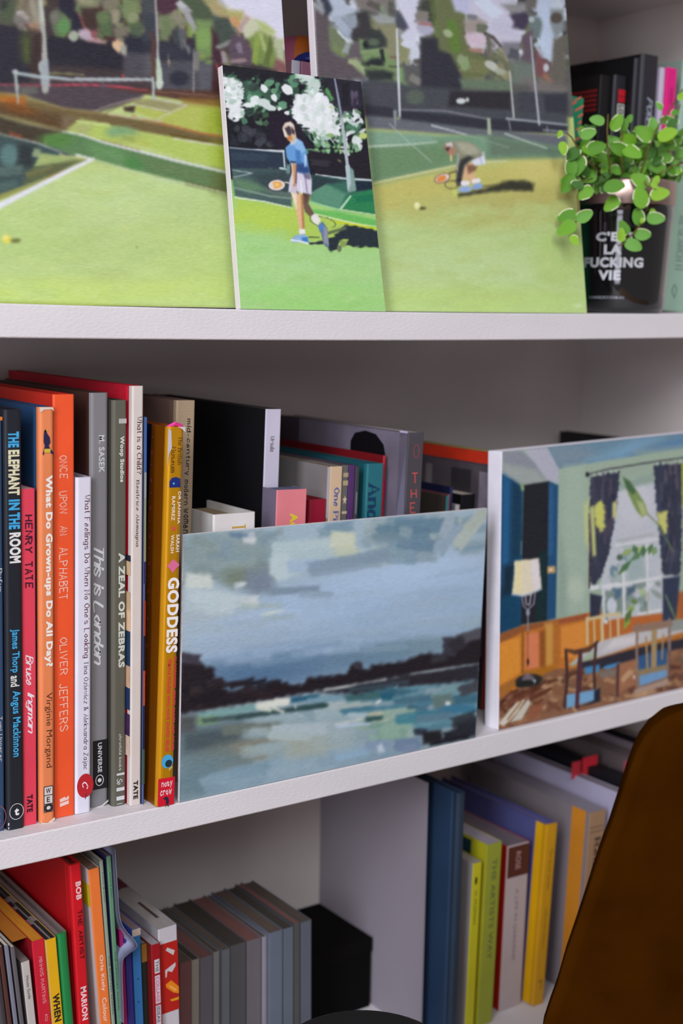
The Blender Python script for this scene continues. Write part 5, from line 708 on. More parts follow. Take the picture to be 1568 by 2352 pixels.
# ------------------------------------------------------------------ books
BLK, WHT = (24, 24, 28), (232, 228, 228)
ROWS = {}; ROW = None; LEAN = None
def book(label, tl, tr, lo, spine, left=None, y0=None, base=None, d=0.20, hc=False, page=(196, 186, 174), wrap=0.0, wrapc=None, marks=(), group=None, rough=0.5,
         metal=0.0, coat=0.0, inset=None, name='book', cat='book', joint=False, rnd=None, top=None, h=None, wpx=None, reveal=0.0, pagec=True, bump=0.0, extra=None, lean=None, row=None):
    """a standing book; tl/tr: top corners of its spine, lo: a lower point of the spine's left edge (its foot when y0 is None)"""
    zf = base or z_mid
    row = ROW if row is None else row; lean = LEAN if lean is None else lean
    if y0 is None:
        zz = zf(0.5)
        for _ in range(3): P = hit(lo[0], lo[1], z=zz); zz = zf(P[0])
        y0 = P[1]; A = P
    else: A = hit(lo[0], lo[1], y=y0)
    T = hit(tl[0], tl[1], y=y0); T2 = hit(tr[0], tr[1], y=y0); lean = atan2(T[0]-A[0], T[2]-A[2]) if lean is None else lean
    W = wpx or ((T2[0]-T[0])*cos(lean)-(T2[2]-T[2])*sin(lean)); W = max(W, 0.0012)
    zb = zf(T[0])+0.0002; xt = T[0]; xb = T[0]+(zb-T[2])*math.tan(lean)
    if row:      # neighbours in a row touch but never run through each other
        if row in ROWS:
            pb, pt, pz = ROWS[row]     # right side of the book before: x at its foot, x at its head, its head's height
            m_ = (pt-pb)/(pz-zb); zc = min(pz, T[2]); g_ = 0.0003
            sb = max(0.0, pb+g_-xb); st = max(0.0, pb+m_*(zc-zb)+g_-(xb+(xt-xb)*(zc-zb)/(T[2]-zb)))
            W = max(0.0014, W-min(sb, st)); xb += sb; xt = xt+st if zc >= T[2] else max(xt, xb+(xt-xb)); 
            if zc < T[2] and st > 0: xt += st
            lean = atan2(xt-xb, T[2]-zb)
        wc = W/cos(lean); ROWS[row] = (xb+wc, xt+wc, T[2])
    H = h or (T[2]-zb)/cos(lean)
    lift = W*sin(lean) if lean > 0 else 0.0
    root = group_thing(name, label, cat, (xb, y0, zb+lift), group); root.rotation_euler = (0, lean, 0)
    b = 0.0022 if hc else 0.0005; r = rnd if rnd is not None else (0.0016 if hc else 0.0009); r = min(r, W*0.45); q = pi/2
    y1 = min(d, YB-0.004-y0)
    out = [(0, y1), (0, 0.012)]; sl = [1, 1]
    if joint: out += [(0.0, 0.0105), (0.0009, 0.0085), (0.0002, 0.006)]; sl += [1, 1, 1]
    out += [(r-r*cos(q*k/4), r-r*sin(q*k/4)) for k in range(5)]; out += [(W-r+r*sin(q*k/4), r-r*cos(q*k/4)) for k in range(5)]; out += [(W, 0.012), (W, y1)]
    inn = [(W-b, y1), (W-b, b*1.2), (b, b*1.2), (b, y1)]
    allp = out+inn; n = len(allp); no = len(out)
    V = [(x, y, z) for z in (0, H-lift*0) for x, y in allp]; Fs = []; M = []
    for i in range(n):
        j = (i+1) % n; Fs.append((i, j, n+j, n+i))
        x, y = (allp[i][0]+allp[j][0])/2, (allp[i][1]+allp[j][1])/2
        front = y < 0.0058 and i < no-1
        M.append(0 if front else (1 if x < W/2 or i >= no-1 else 2))
    # caps of the thin cover: quads between outline and inner line
    V0 = len(V)
    def cap(z, flip):
        for (a0, a1, c0, c1) in [((0, y1), (0, b*1.2), (b, y1), (b, b*1.2)), ((W-b, y1), (W-b, b*1.2), (W, y1), (W, b*1.2))]:
            k = len(V); V.extend([(a0[0], a0[1], z), (a1[0], a1[1], z), (c1[0], c1[1], z), (c0[0], c0[1], z)]); Fs.append((k, k+1, k+2, k+3) if flip else (k+3, k+2, k+1, k)); M.append(1)
        fr = [p for p in out if p[1] < b*1.2]; k = len(V); pts = [(0, b*1.2)]+fr+[(W, b*1.2)]
        V.extend([(x, y, z) for x, y in pts]); Fs.append(tuple(range(k, k+len(pts))) if flip else tuple(range(k+len(pts)-1, k-1, -1))); M.append(0)
    cap(0, False); cap(H, True)
    if wrap:   # the spine's colour runs on round the left board
        Fs2 = []; k = len(V); V.extend([(-0.00015, 0.0058, 0.0002), (-0.00015, wrap, 0.0002), (-0.00015, wrap, H-0.0002), (-0.00015, 0.0058, H-0.0002)]); Fs.append((k+3, k+2, k+1, k)); M.append(3)
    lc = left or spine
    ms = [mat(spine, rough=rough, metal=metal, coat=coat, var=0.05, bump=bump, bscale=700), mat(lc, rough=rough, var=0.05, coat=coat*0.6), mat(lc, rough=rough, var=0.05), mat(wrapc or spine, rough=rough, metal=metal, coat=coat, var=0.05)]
    mesh('cover', V, Fs, ms, M, root)
    if pagec:
        ins = inset if inset is not None else (0.003 if hc else 0.0004)
        MB().box((b, b*1.3, ins), (W-b, y1-0.003, H-ins-reveal)).build('page_block', pages(page), root)
    ys = -0.0003
    pxm = (tl[0]+tr[0])/2
    def zl(py): return (hit(pxm, py, y=y0)[2]-zb)/cos(lean)
    for im_, mk in enumerate(marks):
        kind = mk[0]; ys = -0.00016-0.00002*im_; ysr = ys
        if kind == 'rect':
            _, c, ya, yb, f0, f1 = mk; za, zb_ = min(H-.0002, zl(ya)), max(.0004, zl(yb))
            mesh('printed_patch', [(f0*W, ysr, zb_), (f1*W, ysr, zb_), (f1*W, ysr, za), (f0*W, ysr, za)], [(0, 1, 2, 3)], mat(c, rough=0.5, var=0.03), parent=root)
        elif kind == 'disc':
            _, c, yc, fc, rx, rz = mk; zc = zl(yc); mesh('printed_patch', [(fc*W+rx*cos(2*pi*k/24), ysr, zc+rz*sin(2*pi*k/24)) for k in range(24)], [tuple(range(24))], mat(c, rough=0.5, var=0.03), parent=root)
        elif kind == 'ring':
            _, c, yc, fc, rx, rz, th = mk; zc = zl(yc); v = []
            for k in range(24): v += [(fc*W+rx*cos(2*pi*k/24), ys, zc+rz*sin(2*pi*k/24)), (fc*W+(rx-th)*cos(2*pi*k/24), ys, zc+(rz-th)*sin(2*pi*k/24))]
            mesh('printed_patch', v, [(2*k, (2*k+2) % 48, (2*k+3) % 48, 2*k+1) for k in range(24)], mat(c, rough=0.5, var=0.03), parent=root)
        elif kind == 'poly':   # points (fraction across, pixel row)
            _, c, pts = mk; mesh('printed_patch', [(f*W, ysr, zl(p)) for f, p in pts], [tuple(range(len(pts)))], mat(c, rough=0.5, var=0.03), parent=root)
        elif kind == 'side':   # patch on the left cover: y range, z range in pixels at the spine edge
            _, c, ya, yb, p0, p1 = mk; mesh('printed_patch', [(ys, ya, zl(p1)), (ys, yb, zl(p1)), (ys, yb, zl(p0)), (ys, ya, zl(p0))], [(3, 2, 1, 0)], mat(c, rough=0.5, var=0.05), parent=root)
        elif kind == 'top':   # band on the top edge of the pages
            _, c, fa, fb, ya, yb = mk; mesh('printed_patch', [(fa*W, ya, H-0.0003+0.00002*im_), (fb*W, ya, H-0.0003+0.00002*im_), (fb*W, yb, H-0.0003+0.00002*im_), (fa*W, yb, H-0.0003+0.00002*im_)], [(0, 1, 2, 3)], mat(c, rough=0.8, var=0.1), parent=root)
        elif kind in ('txt', 'up', 'hor'):
            _, text, c, ya, yb, f0, f1, style = mk[:8]; Vt, Ft = letters(text, style)
            xs = [v[0] for v in Vt]; ysv = [v[1] for v in Vt]; xa, xe = min(xs), max(xs); lo_, hi_ = min(ysv), max(ysv); za, zb_ = zl(ya), zl(yb)
            if kind == 'txt': P = [((f0+(y-lo_)/(hi_-lo_)*(f1-f0))*W, ys-0.000005*ly, za+(x-xa)/(xe-xa)*(zb_-za)) for x, y, ly in Vt]
            elif kind == 'up': P = [((f1-(y-lo_)/(hi_-lo_)*(f1-f0))*W, ys-0.000005*ly, zb_+(x-xa)/(xe-xa)*(za-zb_)) for x, y, ly in Vt]
            else: P = [((f0+(x-xa)/(xe-xa)*(f1-f0))*W, ys-0.000005*ly, zb_+(y-lo_)/(hi_-lo_)*(za-zb_)) for x, y, ly in Vt]
            mesh('lettering', P, Ft, mat(c, rough=0.5, var=0.02), parent=root)
    if extra: extra(root, W, H, zl)
    return root
T_ = 'txt'
GM = 'books along the middle shelf'; GB = 'books in the lower left compartment'; GR_ = 'books in the lower right compartment'; GT = 'books on the top shelf behind the plant'

# --- middle shelf, left group (all stand on the shelf, spines forward)
ROW = 'A'
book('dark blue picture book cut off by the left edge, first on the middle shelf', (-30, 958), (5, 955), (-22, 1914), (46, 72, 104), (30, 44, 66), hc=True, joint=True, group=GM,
     marks=[('rect', (226, 122, 40), 957, 966, 0.5, 1.0), (T_, 'Rufus', (214, 216, 222), 1306, 1362, .62, .92, 'serif'), (T_, 'Tomi Ungerer', (220, 214, 216), 1648, 1752, .58, .86, 'hand:0.7'), ('ring', (150, 84, 96), 1880, .55, .006, .009, .0006), (T_, 'H', (150, 84, 96), 1868, 1892, .4, .7, 'serif')])
book('black hardcover picture book with a blue and cream title, second on the middle shelf', (6.5, 942), (48, 941), (17.5, 1909), (30, 33, 42), (22, 24, 32), hc=True, joint=True, rnd=0.003, group=GM, page=(60, 90, 110),
     marks=[(T_, 'THE', (66, 170, 226), 992, 1028, .22, .82, 'heavy'), (T_, 'ELEPHANT', (226, 220, 184), 1034, 1138, .22, .84, 'heavy'), (T_, 'IN', (66, 170, 226), 1148, 1172, .22, .84, 'heavy'), (T_, 'THE', (66, 170, 226), 1178, 1216, .22, .84, 'heavy'), (T_, 'ROOM', (232, 230, 226), 1224, 1294, .24, .88, 'heavy'),
            (T_, 'James Thorp', (66, 170, 226), 1446, 1546, .22, .76, 'bold'), (T_, 'and', (226, 226, 222), 1553, 1578, .24, .74, 'bold'), (T_, 'Angus Mackinnon', (66, 170, 226), 1588, 1740, .22, .8, 'bold'),
            ('ring', (226, 226, 226), 1866, .52, .0055, .0062, .0004), (T_[:0]+'hor', 't', (232, 232, 232), 1858, 1875, .4, .66, 'heavy'), ('rect', (226, 226, 226), 1889, 1895, .02, .09), ('rect', (200, 200, 204), 1899, 1903, .02, .09)])
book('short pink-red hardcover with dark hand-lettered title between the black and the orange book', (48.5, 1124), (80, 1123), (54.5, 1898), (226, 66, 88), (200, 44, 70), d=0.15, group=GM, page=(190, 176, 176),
     marks=[(T_, 'HENRY', (66, 20, 40), 1182, 1272, .2, .84, 'hand:1.15'), (T_, 'TATE', (66, 20, 40), 1290, 1352, .2, .84, 'hand:1.15'), (T_, 'Bruce', (236, 226, 232), 1504, 1574, .22, .8, 'script:0.8'), (T_, 'Ingman', (236, 226, 232), 1590, 1686, .2, .86, 'script:0.8'), (T_, 'TATE', (48, 16, 30), 1826, 1866, .24, .68, 'heavy')])
def walker(root, W, H, zl):
    c = mat((38, 34, 72), rough=.5); yl = mat((206, 178, 60), rough=.5); u = lambda f, p: (f*W, -0.0004, zl(p))
    mesh('printed_patch', [u(.3, 990), u(.42, 986), u(.5, 996), u(.66, 1004), u(.72, 1016), u(.6, 1024), u(.72, 1032), u(.94, 1040), u(.9, 1045), u(.62, 1038), u(.48, 1030), u(.24, 1046), u(.2, 1042), u(.34, 1024), u(.26, 1014), u(.28, 998)], [tuple(range(16))], c, parent=root)
    mesh('printed_patch', [u(.34, 987), u(.56, 987), u(.54, 991), u(.36, 992)], [(0, 1, 2, 3)], yl, parent=root)
    mesh('printed_patch', [(.3*W, -0.0006, zl(1031)), (.72*W, -0.0006, zl(1031)), (.7*W, -0.0006, zl(1040)), (.3*W, -0.0006, zl(1040))], [(0, 1, 2, 3)], yl, parent=root)
book('worn orange picture book with white title and blue side, scuffed at the spine ends', (90, 936), (125, 936), (93, 1893), (230, 134, 84), (34, 66, 104), hc=True, joint=True, rnd=0.003, group=GM, extra=walker,
     marks=[(T_, 'What Do Grown-ups Do All Day?', (240, 236, 232), 1092, 1532, .3, .86, 'heavy'), (T_, 'Virginie Morgand', (84, 38, 30), 1592, 1764, .3, .8, 'sans'), ('rect', (52, 40, 40), 1806, 1866, .22, .86),
            ('rect', (214, 206, 204), 1808, 1826, .27, .81), ('rect', (214, 206, 204), 1828, 1846, .27, .81), ('rect', (186, 178, 176), 1848, 1864, .27, .81), ('hor', 'W', (48, 40, 44), 1811, 1823, .37, .7, 'bold'), ('hor', 'E', (48, 40, 44), 1831, 1843, .42, .64, 'bold'), ('disc', (48, 40, 44), 1856, .54, .0038, .0034), ('disc', (214, 206, 204), 1856, .54, .0016, .0014),
            ('poly', (222, 208, 196), [(0, 935), (.9, 936), (.96, 945), (.8, 940), (.3, 941), (.08, 948)]), ('poly', (226, 206, 190), [(.02, 1880), (.12, 1888), (.5, 1890), (.95, 1880), (.98, 1887), (.5, 1894), (.05, 1892)])])
book('thick orange-red picture book with white hand-lettered title, next to the worn orange book', (122, 907), (171, 905), (125, 1881), (240, 88, 44), (196, 40, 26), hc=True, group=GM, page=(150, 50, 70),
     marks=[(T_, 'ONCE', (238, 192, 176), 1046, 1100, .26, .68, 'hand:0.72'), (T_, 'UPON', (238, 192, 176), 1128, 1180, .26, .68, 'hand:0.72'), (T_, 'AN', (238, 192, 176), 1208, 1230, .26, .68, 'hand:0.72'), (T_, 'ALPHABET', (238, 196, 180), 1258, 1376, .24, .7, 'hand:0.7'),
            (T_, 'OLIVER', (238, 196, 180), 1464, 1550, .26, .66, 'hand:0.72'), (T_, 'JEFFERS', (238, 196, 180), 1570, 1680, .24, .68, 'hand:0.72'), ('poly', (236, 206, 196), [(.26, 1842), (.26, 1834), (.4, 1832), (.5, 1830), (.54, 1834), (.7, 1829), (.7, 1838)]), ('poly', (236, 206, 196), [(.26, 1852), (.26, 1844), (.7, 1840), (.7, 1848)])])
book('short white book with thin dark serif title and red balloon mark, beside the orange-red book', (175, 1098), (212, 1098), (171, 1872), (222, 220, 234), (186, 178, 196), hc=True, rnd=0.0024, d=0.16, group=GM,
     marks=[(T_, "What Feelings Do When No One's Looking", (96, 40, 50), 1136, 1512, .42, .86, 'serif:0.75'), (T_, 'Tina Oziewicz & Aleksandra Zajac', (64, 66, 76), 1520, 1768, .42, .8, 'serif:0.7'), ('disc', (186, 34, 44), 1805, .62, .0068, .0095), (T_, 'C', (236, 226, 230), 1796, 1814, .42, .8, 'script:0.9'), ('poly', (60, 50, 60), [(.66, 1822), (.72, 1822), (.64, 1836), (.6, 1836)])])
book('grey hardcover with white script title and black label near its foot', (208, 903), (250, 900), (209, 1857), (128, 127, 130), (70, 44, 38), hc=True, rnd=0.003, group=GM, page=(90, 80, 74),
     marks=[(T_, 'M. SASEK', (202, 202, 204), 1000, 1086, .44, .76, 'bold'), (T_, 'This is', (206, 206, 208), 1256, 1370, .14, .74, 'script:0.95'), (T_, 'London', (206, 206, 208), 1378, 1528, .12, .72, 'script:0.95'), ('rect', (24, 24, 28), 1700, 1812, .1, .92), (T_, 'UNIVERSE', (206, 206, 206), 1706, 1774, .38, .62, 'bold'), ('ring', (206, 206, 206), 1792, .48, .0035, .0045, .0006), ('disc', (220, 220, 216), 1792, .48, .0016, .0016), ('poly', (206, 202, 196), [(0, 1854), (.6, 1850), (.98, 1840), (.98, 1845), (.6, 1855), (0, 1857)])])
book('dark olive-grey picture book with white slab title and small white bars at its foot', (254, 920), (293, 918), (244, 1857), (94, 92, 80), (58, 56, 50), hc=True, rnd=0.003, group=GM, page=(70, 66, 58),
     marks=[('rect', (176, 176, 170), 962, 973, .4, .92), (T_, 'Woop Studios', (204, 206, 196), 1002, 1108, .42, .78, 'heavy'), (T_, 'A ZEAL OF ZEBRAS', (204, 208, 196), 1270, 1534, .4, .84, 'heavy'), (T_, 'chronicle books', (206, 206, 200), 1686, 1770, .44, .66, 'hand:0.8'), ('rect', (206, 208, 210), 1776, 1781, .3, .84), (T_, 'So', (206, 206, 206), 1788, 1802, .3, .7, 'script:1'), ('rect', (206, 208, 210), 1809, 1817, .28, .84), ('rect', (206, 208, 210), 1829, 1838, .28, .84), ('rect', (180, 180, 180), 1845, 1847, .3, .7)])
def child_side(root, W, H, zl):
    for c, p0, p1, ya, yb in [((38, 40, 62), 1276, 1290, .001, .03), ((206, 176, 140), 1290, 1322, .001, .02), ((140, 24, 34), 1318, 1356, .008, .04), ((206, 176, 140), 1360, 1404, .001, .02), ((226, 190, 150), 1404, 1450, .001, .012), ((34, 60, 92), 1450, 1530, .001, .05), ((206, 170, 140), 1530, 1580, .001, .016), ((34, 54, 96), 1580, 1630, .001, .05), ((70, 40, 84), 1640, 1690, .001, .05), ((216, 190, 170), 1690, 1736, .001, .014)]:
        mesh('printed_patch', [(-0.0003, ya, zl(p1)), (-0.0003, yb, zl(p1)), (-0.0003, yb, zl(p0)), (-0.0003, ya, zl(p0))], [(3, 2, 1, 0)], mat(c, rough=.5, var=.15, vscale=90), parent=root)
book('tall cream-spined picture book with red sides, tallest on the middle shelf', (304, 887), (330, 886), (287, 1855), (214, 204, 198), (186, 22, 44), hc=True, joint=True, d=0.25, group=GM, page=(150, 60, 60), extra=child_side,
     marks=[(T_, 'What is a Child?', (64, 24, 34), 956, 1090, .42, .84, 'serif:0.75'), (T_, 'Beatrice Alemagna', (48, 46, 54), 1102, 1256, .3, .66, 'serif:0.75'), (T_, 'TATE', (30, 26, 30), 1792, 1834, .28, .7, 'heavy')])
book('very thin picture book with a many-coloured spine between the cream and the gold book', (331, 958), (337, 957), (315, 1838), (70, 90, 140), (40, 44, 70), y0=0.012, d=0.2, group=GM,
     marks=[('rect', (60, 98, 160), 958, 1085, 0, 1), ('rect', (150, 156, 150), 1085, 1144, 0, 1), ('rect', (136, 142, 110), 1144, 1290, 0, 1), ('rect', (44, 44, 90), 1290, 1340, 0, 1), ('rect', (150, 60, 40), 1380, 1460, 0, 1), ('rect', (30, 26, 40), 1460, 1540, 0, 1), ('rect', (176, 70, 40), 1540, 1620, 0, 1), ('rect', (24, 30, 60), 1620, 1720, 0, 1), ('rect', (60, 90, 60), 1720, 1800, 0, 1)])
def stitches(root, W, H, zl):
    m = mat((206, 70, 90), rough=.5); v = []; f = []
    for k in range(26):
        z = H*(0.97-k*0.0365); k0 = len(v); hh = 0.0032 if k % 2 else 0.0014
        v += [(-0.0003, .0235, z), (-0.0003, .0245, z), (-0.0003, .0255, z-hh), (-0.0003, .0235, z-hh*1.2)]; f.append((k0+3, k0+2, k0+1, k0))
    mesh('stitched_line', v, f, m, parent=root)
    mesh('printed_patch', [(-0.0002, .03, 0.001), (-0.0002, .0245, H*.3), (-0.0002, .03, H*.6), (-0.0002, .026, H), (-0.0002, .18, H), (-0.0002, .18, 0.001)], [(5, 4, 3, 2, 1, 0)], mat((24, 30, 62), rough=.4), parent=root)
    MB().tube([(.1*W, .004, H-.001), (.5*W, .003, H+.0022), (W*.95, .004, H)], .0016, 6).build('headband', mat((226, 60, 150), rough=.7), root)
    # crushed white edges at the head of the foil spine
    mesh('printed_patch', [(.0*W, -.0004, H-.001), (.18*W, -.0005, H-.003), (.24*W, -.0005, H-.016), (.1*W, -.0004, H-.02), (0, -.0004, H-.03)], [tuple(range(5))], mat((196, 186, 190), rough=.7), parent=root)
    mesh('printed_patch', [(.55*W, -.0004, H), (1.0*W, -.0005, H), (1.0*W, -.0005, H-.004), (.8*W, -.0005, H-.0015)], [tuple(range(4))], mat((206, 196, 200), rough=.7), parent=root)
book('gold foil hardcover with big white title and red foot label beside the lake painting', (386, 982), (425, 982), (361, 1856), (222, 158, 22), (130, 68, 12), hc=True, joint=True, rnd=0.004, d=0.22, group=GM, rough=0.32, metal=0.5, wrap=0.02, wrapc=(150, 84, 10), page=(190, 150, 170), extra=stitches,
     marks=[(T_, 'The British', (96, 62, 16), 1004, 1068, .6, .86, 'serif:0.9'), (T_, 'Museum', (96, 62, 16), 1026, 1086, .22, .52, 'serif:0.9'), ('poly', (26, 44, 120), [(.16, 1120), (.16, 1106), (.3, 1098), (.55, 1096), (.8, 1100), (.84, 1120)]), ('disc', (90, 190, 236), 1111, .42, .0008, .0008),
            (T_, 'DR JANINA', (240, 226, 206), 1130, 1204, .66, .86, 'bold'), (T_, 'RAMIREZ', (240, 226, 206), 1140, 1196, .34, .54, 'bold'), ('disc', (226, 74, 84), 1214, .5, .0014, .0014), (T_, 'SARAH', (240, 226, 206), 1228, 1268, .66, .86, 'bold'), (T_, 'WALSH', (240, 226, 206), 1228, 1270, .34, .54, 'bold'),
            ('poly', (222, 110, 150), [(.5, 1284), (.7, 1290), (.9, 1298), (.7, 1306), (.5, 1316), (.3, 1304), (.14, 1300), (.34, 1292)]), (T_, 'GODDESS', (240, 236, 236), 1326, 1498, .24, .92, 'heavy'), (T_, '50 GODDESSES, SPIRITS, SAINTS AND OTHER', (226, 56, 74), 1508, 1722, .7, .9, 'bold'), (T_, 'FEMALE FIGURES WHO HAVE SHAPED BELIEF', (226, 56, 74), 1512, 1724, .38, .58, 'bold'),
            ('disc', (70, 170, 220), 1745, .52, .005, .0055), ('disc', (30, 50, 60), 1750, .6, .003, .003), ('poly', (196, 176, 80), [(.6, 1762), (.8, 1756), (.84, 1760), (.66, 1768)]), ('rect', (214, 22, 48), 1782, 1856, .0, 1.0), ('hor', 'nosy', (236, 230, 232), 1790, 1806, .2, .86, 'hand:0.9'), ('hor', 'crow', (236, 230, 232), 1808, 1822, .14, .84, 'hand:0.9'), ('poly', (40, 40, 60), [(.4, 1826), (.5, 1824), (.64, 1828), (.7, 1838), (.62, 1844), (.5, 1842), (.48, 1832), (.3, 1828)]), ('poly', (40, 40, 60), [(.5, 1842), (.54, 1842), (.5, 1848), (.46, 1848)]), ('poly', (40, 40, 60), [(.6, 1842), (.64, 1842), (.68, 1848), (.62, 1848)])])
# --- middle shelf, books behind the lake painting
ROW = 'B'; LEAN = 0.03
book('tall linen-coloured cloth book with black handwritten title, behind the gold book', (406, 921), (449, 917), (397, 1225), (170, 148, 122), (110, 88, 80), y0=0.044, hc=True, joint=True, group=GM, bump=0.4, wrap=0.012, wrapc=(120, 96, 84), page=(60, 50, 50),
     marks=[(T_, 'mid-century', (36, 32, 34), 962, 1092, .5, .8, 'hand:0.85'), (T_, 'modern', (36, 32, 34), 1102, 1160, .5, .78, 'hand:0.85'), (T_, 'women', (36, 32, 34), 1168, 1226, .48, .78, 'hand:0.85')])
book('large black-sided book with a lilac-white spine marked with one name, behind the lake painting', (611, 941), (646, 938), (600, 1212), (200, 194, 212), (18, 18, 22), y0=0.046, d=0.2, group=GM, page=(70, 66, 66), marks=[(T_, 'Ursula', (40, 40, 46), 1003, 1038, .34, .62, 'serif:0.85')])
book('thick white hardcover with recessed cream pages and gold lettering, peeking over the lake painting', (490, 1184), (587, 1173), (486, 1226), (222, 216, 214), (196, 194, 190), y0=0.013, row=False, lean=0.01, d=0.075, hc=True, group=GM, inset=0.006, page=(150, 130, 104), marks=[(T_, 'T', (196, 156, 60), 1206, 1218, .44, .76, 'serif:1.1')])
book('pink book with yellow letters and a grey-blue cover flap, behind the lake painting', (636, 1128), (705, 1124), (634, 1210), (226, 130, 138), (120, 110, 130), y0=0.022, d=0.022, row=False, group=GM, page=(90, 96, 120), marks=[(T_, 'Ac', (222, 206, 40), 1180, 1212, .46, .72, 'heavy')])
book('dark red cloth book between the pink and the cream book, behind the lake painting', (711, 1150), (752, 1148), (709, 1200), (148, 16, 46), (110, 10, 30), y0=0.032, d=0.05, hc=True, rnd=0.003, joint=True, group=GM, page=(110, 16, 30), inset=0.0005)
book('cream spine with blue serif title beside the dark red book', (756, 1073), (787, 1070), (750, 1196), (214, 184, 152), (136, 130, 130), y0=0.03, d=0.17, group=GM, page=(120, 104, 92), marks=[(T_, 'One Pi', (66, 92, 158), 1120, 1196, .36, .82, 'serif:1.1'), ('side', (190, 184, 184), .0, .004, 1074, 1190)])
book('thin grey book with tan stripes and a star on its spine', (788, 1069), (801, 1067), (783, 1194), (100, 98, 98), (70, 68, 68), y0=0.032, d=0.17, group=GM, page=(90, 80, 76), marks=[('rect', (170, 156, 124), 1086, 1096, .05, .95), ('rect', (176, 160, 128), 1104, 1115, .05, .95), ('rect', (196, 180, 150), 1174, 1180, .05, .95), ('poly', (206, 190, 160), [(.5, 1138), (.6, 1144), (.9, 1146), (.66, 1150), (.74, 1158), (.5, 1153), (.26, 1158), (.34, 1150), (.1, 1146), (.4, 1144)])])
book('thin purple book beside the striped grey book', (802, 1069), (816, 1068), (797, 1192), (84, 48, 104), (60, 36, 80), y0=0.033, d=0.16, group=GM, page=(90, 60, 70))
book('thin charcoal book between the purple and the teal book', (817, 1071), (826, 1071), (812, 1190), (66, 64, 72), (50, 50, 54), y0=0.034, d=0.16, group=GM, page=(100, 96, 94), marks=[('rect', (130, 130, 136), 1130, 1180, .3, .6)])
book('teal cloth hardcover with large dark blue letters, behind the lake painting', (844, 1067), (882, 1063), (838, 1190), (40, 112, 122), (30, 84, 94), y0=0.036, d=0.2, hc=True, joint=True, group=GM, wrap=0.012, wrapc=(30, 92, 102), page=(50, 70, 74), marks=[(T_, 'And', (22, 58, 92), 1108, 1196, .08, .84, 'serif:1.3')])
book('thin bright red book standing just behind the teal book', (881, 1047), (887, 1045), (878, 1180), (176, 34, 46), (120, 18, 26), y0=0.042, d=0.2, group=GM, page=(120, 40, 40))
def portrait(root, W, H, zl):
    def P(y, p): return (-0.0003, y, zl(p))
    mesh('printed_portrait', [(-.0003, .001, zl(1200)), (-.0003, .17, zl(1200)), (-.0003, .17, zl(996)), (-.0003, .001, zl(996))], [(3, 2, 1, 0)], mat((120, 112, 128), rough=.4, var=.2, vscale=20), parent=root)
    hair = [(.034, 1120), (.030, 1060), (.034, 1030), (.046, 1008), (.062, 1003), (.078, 1012), (.084, 1032), (.084, 1060), (.06, 1060), (.05, 1080), (.046, 1120)]
    mesh('printed_portrait', [(-.0006, a, zl(b)) for a, b in hair], [tuple(range(len(hair)))[::-1]], mat((16, 14, 18), rough=.4), parent=root)
    sh = [(.03, 1200), (.028, 1120), (.036, 1070), (.05, 1040), (.066, 1036), (.08, 1060), (.09, 1200)]
    mesh('printed_portrait', [(-.0005, a, zl(b)) for a, b in sh], [tuple(range(len(sh)))[::-1]], mat((206, 34, 120), rough=.4, var=.2), parent=root)
    mesh('printed_patch', [P(.001, 1200), P(.012, 1200), P(.012, 992), P(.001, 992)], [(3, 2, 1, 0)], mat((196, 190, 222), rough=.4), parent=root)
book('thick dark grey book with salmon capitals and a portrait side behind the lake painting', (938, 995), (974, 991), (927, 1182), (74, 70, 76), (80, 70, 84), y0=0.018, d=0.205, group=GM, page=(160, 152, 146), extra=portrait,
     marks=[('ring', (150, 74, 76), 1037, .55, .0035, .006, .0007), ('hor', 'T', (222, 90, 84), 1086, 1110, .34, .7, 'hand:0.6'), ('hor', 'H', (222, 90, 84), 1124, 1144, .3, .72, 'hand:0.6'), ('hor', 'E', (222, 90, 84), 1154, 1178, .3, .66, 'hand:0.6')])
book('small tan-topped book with teal spine, behind the right end of the lake painting', (1026, 1140), (1031, 1139), (1024, 1172), (40, 112, 120), (70, 62, 56), y0=0.055, d=0.11, row='B2', group=GM, page=(170, 140, 116))
book('small book with pale pink edge, behind the teal-spined small book', (1030, 1136), (1034, 1135), (1029, 1170), (150, 92, 96), (120, 70, 74), y0=0.062, d=0.11, row='B2', group=GM)
book('small navy blue hardcover behind the right end of the lake painting', (1035, 1119), (1041, 1118), (1033, 1170), (36, 44, 84), (26, 32, 66), y0=0.064, d=0.13, row='B2', hc=False, group=GM)
book('low white paperback behind the top right corner of the lake painting', (1047, 1160), (1056, 1158), (1046, 1180), (196, 188, 186), (150, 144, 144), y0=0.07, row='B2', d=0.06, group=GM)
book('low black hardcover behind the top right corner of the lake painting', (1060, 1137), (1092, 1137), (1058, 1180), (22, 22, 26), (16, 16, 20), y0=0.085, row='B2', d=0.06, group=GM)
def mag(root, W, H, zl):
    def q(ya, yb, za, zb_, c, x=-.0003): mesh('printed_patch', [(x, ya, zb_), (x, yb, zb_), (x, yb, za), (x, ya, za)], [(3, 2, 1, 0)], mat(c, rough=.5, var=.2, vscale=40), parent=root)
    q(.001, .2, H-.0005, H-.012, (196, 48, 24)); q(.001, .2, H-.014, H-.1, (78, 70, 76)); q(.03, .06, H-.02, H-.1, (50, 46, 52), -.0005); q(.004, .018, H-.02, H-.2, (126, 118, 130), -.0005); q(.09, .1, H-.02, H-.07, (120, 112, 116), -.0005)
book('large book with an orange top band between the lake and dining room paintings', (1126, 1040), (1148, 1038), (1122, 1300), (180, 60, 40), (70, 62, 68), y0=0.062, d=0.19, row='B2', lean=0.0, group=GM, page=(176, 166, 80), extra=mag)
